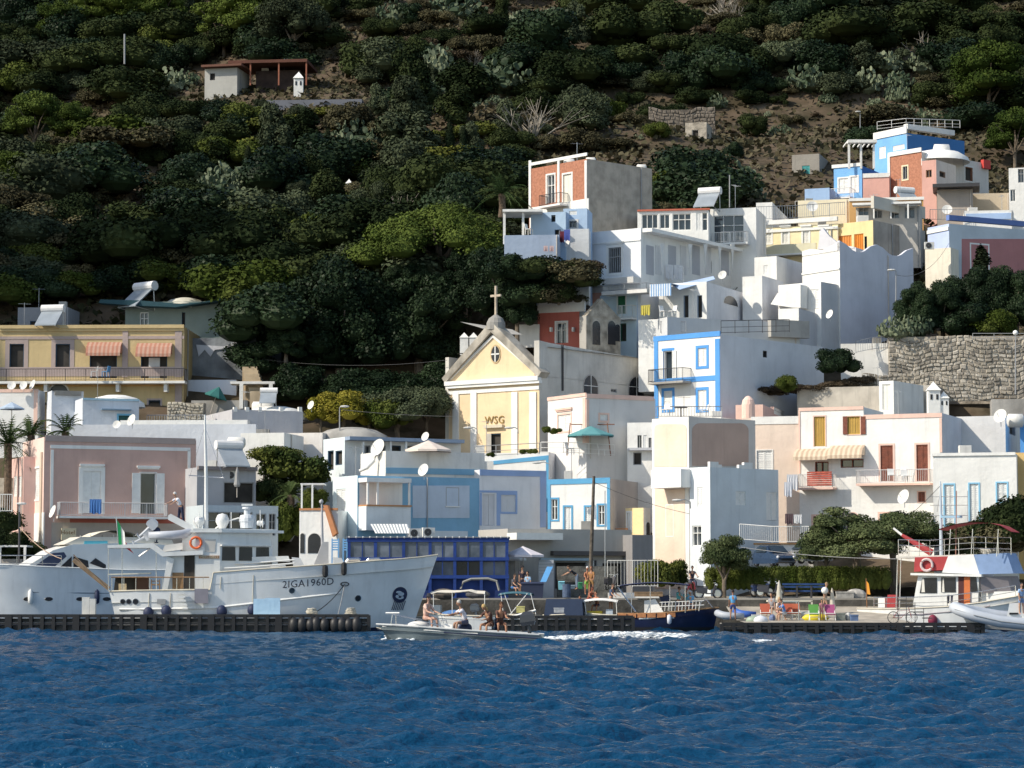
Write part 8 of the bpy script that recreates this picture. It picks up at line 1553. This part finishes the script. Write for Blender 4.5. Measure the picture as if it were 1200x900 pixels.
def moto(label,loc,rz,col,kind='scooter'):
    r=thing(kind,label,kind,loc); R_=Matrix.Translation(loc)@Matrix.Rotation(rz,4,'Z'); T=lambda p:R_@Vector(p); V_=lambda p:T(p)-T((0,0,0)); ax=(V_((1,0,0)),V_((0,0,1)),V_((0,1,0))); cm=flat(col,.35); wr=.24 if kind=='scooter' else .31
    for x in (-.62,.62): ww=MB(); pts=[T((x+wr*math.cos(t),0,wr+wr*math.sin(t))) for t in [i*math.pi/8 for i in range(17)]]; ww.tube(pts,.055,6); W_=ww.build('wheel',BLACK,r); MB().lathe(T((x,-.03,wr)),[(.001,0),(wr*.7,0),(wr*.7,.06),(.001,.06)],10,0,ax).build('rim',STEEL,W_)
    MB().hexa([T(p) for p in ((-.75,-.16,.35),(-.1,-.16,.28),(-.1,.16,.28),(-.75,.16,.35),(-.8,-.12,.72),(-.05,-.14,.68),(-.05,.14,.68),(-.8,.12,.72))]).build('body',cm,r)
    MB().hexa([T(p) for p in ((-.78,-.14,.72),(-.02,-.13,.69),(-.02,.13,.69),(-.78,.14,.72),(-.76,-.12,.82),(-.05,-.1,.76),(-.05,.1,.76),(-.76,.12,.82))]).build('seat',BLACK,r)
    MB().hexa([T(p) for p in ((.3,-.2,.3),(.4,-.2,.3),(.4,.2,.3),(.3,.2,.3),(.42,-.16,.85),(.52,-.12,.85),(.52,.12,.85),(.42,.16,.85))]).hexa([T(p) for p in ((-.12,-.14,.26),(.34,-.16,.26),(.34,.16,.26),(-.12,.14,.26),(-.12,-.14,.34),(.34,-.16,.34),(.34,.16,.34),(-.12,.14,.34))]).build('front_shield',cm,r)
    MB().tube([T((.62,0,wr)),T((.44,0,.95))],.035,5).tube([T((.42,-.33,1.0)),T((.46,0,.96)),T((.42,.33,1.0))],.025,5).build('handlebar',STEEL,r); MB().ball(T((.54,0,.86)),.09,6).build('headlight',plaster((.7,.7,.7),0),r)
    for s in (-.3,.3): MB().ball(T((.42,s,1.15)),(.05,.05,.035),5).build('mirror',BLACK,r)
    return r
moto('dark scooter parked by the quay shop, nose to the right',P(716,691,168),1.1,(.03,.03,.04)); moto('dark moped parked on the road beside the tamarisk trunk',P(830,701,167.5),.1,(.05,.05,.06),'moped'); moto('navy and white moped at the foot of the hedge, left one',P(893,699,168),.5,(.03,.05,.12),'moped'); moto('black motorbike at the foot of the hedge, right one',P(902,699.5,167.5),-.2,(.04,.04,.05),'motorcycle'); moto('dark red scooter carrying a rider up the quay road',P(811,697,168.5),1.3,(.14,.02,.03))
person('scooter rider in dark top and helmet on the quay road',P(811,691,168.4),.2,lean=8,arms=((50,12,15),(50,12,15)),legs=((65,70,10),(65,70,10)),top=(.04,.04,.07),bottom=(.05,.06,.1),hair=(.05,.05,.06),trousers=True)
q=P(743,690,167); tag(MB().abox(q.x-1.7,q.x+1.6,166.6,167,2,2.35).build('stone_bench',WHITE2),'long white stone bench on the quay edge','bench')
# blue bench
q0=P(917,700,168.5);q1=P(968,699,168.5); bb=thing('blue_bench','long dark blue bench along the foot of the hedge','bench',(q0.x,168.5,2)); 
for dz in (.35,.62,.8): MB().abox(q0.x,q1.x,168.4+dz*.2,168.5+dz*.2,q0.z+dz,q0.z+dz+.12).build('slat',M((.02,.06,.18),.5,.2,2,key='blue_bench'),bb)
for t in (0,.33,.66,1): x=q0.x+(q1.x-q0.x)*t; MB().abox(x-.05,x+.05,168.3,168.75,q0.z-.1,q0.z+.75).build('leg',IRON,bb)
# bins, boxes and stall goods near the shop
for x,y,w,h,c,l_,nm,ct in ((624,704,26,20,(.03,.04,.08),'big dark blue rubbish container near the lilac parasol','rubbish_container','container'),(658,691,7,9,(.25,.6,.7),'pale turquoise cool box on the quay','cool_box','box'),(688,690,5,9,(.3,.6,.15),'bright green bag beside the standing man','shopping_bag','bag'),(680,690,5,7,(.05,.3,.15),'dark green crate left of the bright green bag','crate','crate'),(669,690,10,4,(.4,.55,.65),'pale blue bundle on the quay','bundle','bundle')):
    q=P(x,y,165.5); s=pxm(165.5); o=MB(); W_=w/s/2; H_=h/s; o.hexa([(q.x-W_*.9,165.3,q.z),(q.x+W_*.9,165.3,q.z),(q.x+W_*.9,166.1,q.z),(q.x-W_*.9,166.1,q.z),(q.x-W_,165.2,q.z+H_),(q.x+W_,165.2,q.z+H_),(q.x+W_,166.2,q.z+H_),(q.x-W_,166.2,q.z+H_)]).hexa([(q.x-W_*1.03,165.15,q.z+H_),(q.x+W_*1.03,165.15,q.z+H_),(q.x+W_*1.03,166.25,q.z+H_),(q.x-W_*1.03,166.25,q.z+H_),(q.x-W_,165.3,q.z+H_*1.1),(q.x+W_,165.3,q.z+H_*1.1),(q.x+W_,166.2,q.z+H_*1.1),(q.x-W_,166.2,q.z+H_*1.1)]); tag(o.build(nm,flat(c,.6)),l_,ct)
q=[P(633,682,166),P(640,682,166),P(648,664,167),P(641,664,167)]; tag(MB().hexa([q[0],q[1],q[1]+Vector((0,.1,0)),q[0]+Vector((0,.1,0)),q[3],q[2],q[2]+Vector((0,.1,0)),q[3]+Vector((0,.1,0))]).build('blue_board',flat((.10,.32,.62))),'leaning bright blue board beside the grey kiosk door','board')
q0=P(631,690,168.6); q1=P(649,656,168.6); k=MB(); 
kr=thing('grey_kiosk','grey louvred kiosk beside the blue board','kiosk',(q0.x,169,2)); MB().abox(q0.x,q1.x,169,170.5,2,q1.z).build('body',plaster((.40,.43,.47)),kr)
for i in range(4): MB().abox(q0.x+.02,q1.x-.02,168.95,169,q1.z-.25-.2*i,q1.z-.15-.2*i).build('louvre',plaster((.5,.52,.56)),kr)
q=P(653,690,170); tag(MB().abox(q.x,q.x+4,171.2,171.5,2,4.1).build('stone_kiosk_wall',M((.13,.13,.12),.95,.4,2,.8,key='dark_rubble')),'dark rough stone wall panel behind the standing bathers','wall')
# people on the quay
person('bare chested man with a white cap standing on the quay by the wooden pole',P(688,697,165),.3,lean=4,arms=((25,12,60),(35,14,70)),top=None,bottom=(.25,.5,.1),hair=(.7,.7,.7),skin=(.42,.18,.10)); person('woman in patterned orange dress beside the wooden pole',P(693,697,164.6),-.3,arms=((10,8,30),(20,8,40)),top=(.38,.18,.07),bottom=(.36,.2,.08),hair=(.16,.06,.04),skin=(.40,.2,.12),long_hair=True)
person('reddish tanned man sitting on the quay edge below the pole',P(690,712,164.2),.6,lean=35,arms=((35,15,40),(35,15,40)),legs=((85,80,10),(85,80,10)),top=None,bottom=(.2,.04,.04),skin=(.40,.13,.08),hair=(.1,.03,.02)); person('seated bather with drawn up legs left of the white canopied boat',P(683,722,161),-.8,lean=20,arms=((40,10,20),(40,10,20)),legs=((110,110,5),(100,110,5)),top=None,bottom=(.3,.1,.06),skin=(.45,.2,.12))
person('woman in black hat standing under the lilac parasol',P(612,696,167.5),.2,top=(.05,.04,.06),bottom=(.06,.06,.1),hat=(.02,.02,.025),long_hair=True); person('dark haired person sitting under the lilac parasol',P(601,698,167),.8,lean=15,arms=((35,8,30),(35,8,30)),legs=((85,80,8),(85,80,8)),top=(.1,.1,.12),bottom=(.05,.15,.35)); person('woman in pale blue dress sitting near the rubbish container',P(619,696,166.8),-.4,lean=8,legs=((80,80,8),(80,80,8)),top=(.3,.45,.62),bottom=(.3,.45,.62),long_hair=True)
person('person in dark clothes bending by the stone kiosk wall',P(676,691,167.5),-1.4,lean=55,arms=((60,8,5),(60,8,5)),top=(.03,.03,.04),bottom=(.15,.2,.28),trousers=True)
person('man in bright blue T-shirt and navy shorts standing on the slipway edge',P(859,727,153),3.0,lean=4,arms=((12,10,25),(8,10,10)),legs=((5,4,5),(-6,6,5)),top=(.10,.34,.62),bottom=(.02,.04,.16),skin=(.32,.15,.09),hair=(.03,.02,.02))
person('man in blue shirt sitting among the red beach chairs',P(920,729,154.6),-1.3,lean=22,arms=((45,8,30),(45,8,30)),legs=((85,80,8),(85,80,8)),top=(.10,.22,.50),bottom=(.5,.5,.5)); person('fair haired woman sitting left of the blue shirted man',P(911,727,155.5),.9,lean=12,legs=((85,80,8),(85,80,8)),top=(.6,.5,.45),bottom=(.5,.3,.3),hair=(.5,.35,.2),long_hair=True)
person('woman in patterned dress walking across the slipway',P(967,716,160),1.2,lean=8,arms=((-15,8,10),(25,8,40)),legs=((18,6,3),(-16,12,3)),top=(.40,.30,.22),bottom=(.45,.35,.25),hair=(.3,.2,.1)); q=P(966.5,692,159.8); tag(MB().ball(q,.22,8).build('white_ball',WHITE,smooth=True),'round white lamp globe above the walking woman','globe')
# bicycle on the right pontoon
def bike(label,px,py,Y):
    a=P(px,py,Y); r=thing('bicycle',label,'bicycle',a); x,y,z=a
    for dx in (0,1.05): m=MB(); c=Vector((x+dx,y,z+.34)); m.tube([c+Vector((math.cos(t)*.33,0,math.sin(t)*.33)) for t in [i*math.pi/9 for i in range(19)]],.022,5); 
    for dx in (0,1.05):
        m=MB(); c=Vector((x+dx,y,z+.34)); m.tube([c+Vector((math.cos(t)*.33,0,math.sin(t)*.33)) for t in [i*math.pi/9 for i in range(19)]],.025,5)
        for i in range(4): t=i*math.pi/4; m.tube([c+Vector((math.cos(t)*.33,0,math.sin(t)*.33)),c-Vector((math.cos(t)*.33,0,math.sin(t)*.33))],.005,3)
        m.build('wheel',IRON,r)
    q=lambda u,w:Vector((x+u,y,z+w)); MB().tube([q(0,.34),q(.42,.3),q(.3,.8),q(0,.34)],.02,4).tube([q(.3,.72),q(.9,.75),q(.42,.3)],.02,4).tube([q(1.05,.34),q(.88,.95)],.02,4).build('frame',flat((.25,.05,.05)),r); MB().tube([q(.85,.95)+Vector((0,-.25,0)),q(.85,.95)+Vector((0,.25,0))],.015,4).build('handlebar',STEEL,r); MB().ball(q(.29,.84),(.13,.07,.03),5).build('saddle',BLACK,r)
bike('bicycle leaning at the trawler steps on the pontoon',1047,730.5,148.9)
m=MB(); a=P(1052,730,149.6)
for i in range(4): m.abox(a.x+.5*i,a.x+.5*i+.5,149.5,150.1,a.z+1.3-.35*i,a.z+1.36-.35*i); m.tube([(a.x+.5*i,149.5,a.z-.1),(a.x+.5*i,149.5,a.z+1.9-.35*i)],.02,4)
tag(m.build('boarding_steps',IRON),'dark metal boarding steps up to the trawler deck','steps')
# wetter corner: left waterfront
b=Bld('left_garden_wall','brown grey garden wall behind the motor cruiser bow','wall',26,655,700,175,10,l=-10,Rm=3,mat=plaster((.30,.28,.26))); b.done()
b=Bld('left_back_wall','dark stone terrace wall under the palm trees','wall',16,560,670,187,4,Lm=20,Rm=2,mat=C_STONE); b.done()
m=MB(); q=P(30,608,178)
a0=P(-5,641,174.5); a1=P(32,641,174.5); m.abox(a0.x,a1.x,174.4,176.5,a0.z,a0.z+.12)
for x in (a0.x+.3,a1.x-.15): m.abox(x-.08,x+.08,174.4,174.6,2,a0.z)
tag(m.build('pergola',WHITE2),'low white pergola left of the pink house','pergola')
for i,(x,y) in enumerate(((8,640),(22,648),(0,615))): PT('bush',x,y+18,40,('dark garden shrub below the white pergola','dark shrub right of the white pergola','dark garden bush by the left frame edge')[i],176+i*2,var=i)
def palm(label,px,py,hpx,Y,fr=2.6,n=26,seed=0):
    q=P(px,py,Y); h=hpx*Y/3000; r=thing('palm_tree',label,'tree',q-Vector((0,0,.0))); m=MB(); m.tube([q,q+Vector((.05,0,h*.5)),q+Vector((0,0,h))],[.32,.27,.3],9); m.build('trunk',M((.14,.10,.07),.95,.35,6,.8,key='palm_trunk'),r); rs=random.Random(seed); m=MB(); top=q+Vector((0,0,h))
    for i in range(n):
        az=rs.uniform(0,6.28); el=rs.uniform(-.2,1.35); L=fr*rs.uniform(.8,1.1); d=Vector((math.cos(az)*math.cos(el),math.sin(az)*math.cos(el),math.sin(el))); pts=[]
        for k in range(9): t=k/8; pts.append(top+d*L*t+Vector((0,0,-.55*L*t*t*(1.1-el*.4))))
        m.tube(pts,[.03]*6+[.02]*3,3)
        for k in range(1,9):
            a=pts[k]; tg=(pts[k]-pts[k-1]).normalized(); s=tg.cross(Vector((0,0,1))).normalized()
            for sg in (-1,1):
                for j in (0,.5): b0=a-tg*j*L/8; e=b0+s*sg*.42*math.sin(math.pi*(k/8*.8+.15))+tg*.22-Vector((0,0,.12)); m.add([b0-tg*.03,b0+tg*.05,e],[(0,1,2)])
    m.build('fronds',LM['palm'],r)
palm('date palm at the left frame edge beside the pink wing',8,600,80,185,3.0,34,1); palm('low palm crown over the white wall left of the pink house roof',36,520,10,191,2.2,26,2); palm('palm crown behind the pink house parapet',76,520,14,191,2.2,22,3); palm('palm tree beside the shaded cottage terrace',588,255,28,212,2.8,30,4); palm('small palm in the garden behind the yacht bow',340,592,12,181,1.6,20,5)
# pergola of the garden, hedges in shade, extra village greenery
a0=P(308,534,186.5); a1=P(350,533,186.5); m=MB(); m.abox(a0.x,a1.x,186.3,188.5,a0.z,a0.z+.15)
for x in (a0.x+.1,(a0.x+a1.x)/2,a1.x-.2): m.abox(x-.06,x+.06,186.3,186.45,a0.z-2.2,a0.z)
tag(m.build('pergola',plaster((.3,.28,.25))),'dark wooden garden pergola in front of the white block house','pergola')
a0=P(352,568,178); a1=P(380,567,178); m=MB(); m.abox(a0.x,a1.x,178,180,a0.z,a0.z+.1)
for x in (a0.x+.1,(a0.x+a1.x)/2): m.abox(x-.06,x+.06,178,178.12,a0.z-1.8,a0.z)
tag(m.build('pergola',WHITE),'white pole pergola on top of the white wing','pergola')
a0=P(270,450,206); a1=P(322,450,206); m=MB(); m.abox(a0.x,a1.x,205.8,207.5,a0.z,a0.z+.2)
for x in (a0.x+.9,a1.x-.3): m.abox(x-.15,x+.15,205.8,206,a0.z-2,a0.z)
tag(m.build('pergola',WHITE2),'white pillar pergola right of the dark green parasol','pergola')

text_on(PINK.R,79.5,624,'Hotel',.42,flat((.25,.13,.06)),'lettering',HOTEL,off=.37,extrude=.004)
q=[P(797,339,206),P(838,327,209),P(836,323.5,210.5),P(788,334,208)]; tag(MB().add(q+[v-Vector((0,0,.06)) for v in q],[(0,1,2,3),(7,6,5,4),(0,4,5,1),(1,5,6,2),(2,6,7,3),(3,7,4,0)]).build('blue_sunshade',flat((.42,.55,.75),.9)),'long sloping pale blue sunshade above the vaulted house','sunshade')

# clutter along the slipway and quay
for nm,ct,x,y,Y,w,h,c,l_ in (('cool_box','box',886,727,155.2,.5,.35,(.6,.62,.65),'white cool box between the blue dinghy and the kayaks'),('beach_bag','bag',905,727,154.8,.4,.4,(.15,.2,.35),'navy beach bag beside the left orange chair'),('paddle_board','board',948,722,156.5,2.2,.12,(.55,.56,.5),'pale paddle board behind the green chair'),('crate','crate',985,727,154.6,.5,.45,(.2,.22,.2),'dark crate right of the pink chair'),('beach_bag','bag',994,727,154.9,.4,.5,(.5,.5,.48),'pale sack near the trawler stern'),('cool_box','box',1001,728,154.2,.45,.4,(.10,.16,.3),'blue cool box at the trawler stern'),('rolled_sail','sail',930,716,158.6,2.6,.3,(.42,.36,.27),'rolled brown canvas behind the metal stall'),('crate','crate',990,704,165,1.1,.6,(.35,.34,.32),'grey block at the hedge end'),('boulder','rock',1003,702,165.5,1.4,.7,(.45,.43,.4),'pale block of stone near the flag staff'),('fish_crate','crate',655,718,155.9,.6,.3,(.4,.42,.45),'grey fish crate on the middle pontoon'),('fish_crate','crate',610,718,155.9,.5,.4,(.55,.5,.2),'yellowish crate on the middle pontoon'),('fish_crate','crate',733,712,163.9,.7,.5,(.12,.12,.14),'dark crate on the quay edge by the wooden boat'),('plank_stack','planks',760,699,164.2,1.8,.3,(.3,.2,.12),'stack of planks on the quay edge'),('oil_drum','drum',664,700,164.6,.55,.85,(.08,.12,.2),'dark blue drum beside the rubbish container'),('net_heap','net',560,700,165,1.6,.5,(.10,.10,.11),'dark heap of nets below the blue pavilion'),('net_heap','net',520,700,165.2,1.5,.6,(.14,.12,.10),'brown heap of nets left of the dark heap')):
    q=P(x,y,Y); m=MB()
    if 'heap' in nm or nm in('boulder','beach_bag'): m.ball((q.x,Y,q.z+h*.35),(w*.5,.35,h*.6),7)
    elif nm=='oil_drum': m.cyl((q.x,Y,q.z),w*.5,w*.5,h,14)
    elif nm=='rolled_sail': m.tube([(q.x-w/2,Y,q.z+.15),(q.x,Y,q.z+.2),(q.x+w/2,Y,q.z+.15)],[.1,h*.55,.1],8)
    elif nm=='paddle_board': m.tube([(q.x-w/2,Y,q.z+.1),(q.x-w*.3,Y,q.z+.12),(q.x+w*.3,Y,q.z+.12),(q.x+w/2,Y,q.z+.1)],[.04,.16,.16,.03],8)
    else: m.abox(q.x-w/2,q.x+w/2,Y-.2,Y+.2,q.z,q.z+h*.8).abox(q.x-w/2-.02,q.x+w/2+.02,Y-.22,Y+.22,q.z+h*.8,q.z+h)
    tag(m.build(nm,M(c,.8,.2,4,key='gear')),l_,ct)
person('child in pink swimsuit standing between the green and pink chairs',P(963,727,154.4),.4,scale=.7,top=(.5,.2,.25),bottom=(.5,.2,.25),skin=(.45,.25,.16),long_hair=True); person('woman in grey dress sitting under the cream canvas stall top',P(905,722,157),-.5,lean=10,legs=((85,80,8),(85,80,8)),top=(.35,.34,.36),bottom=(.3,.3,.3),long_hair=True)
person('man in dark shirt standing at the stern of the canopied white boat',P(716,718,160.2),.9,lean=12,arms=((30,8,30),(35,8,30)),top=(.06,.09,.16),bottom=(.2,.2,.22)); person('sunburnt man sitting in the white canopied boat',P(700,719,160),-.5,lean=18,legs=((85,80,8),(85,80,8)),arms=((40,8,30),(40,8,30)),top=None,bottom=(.1,.1,.2),skin=(.42,.18,.11))
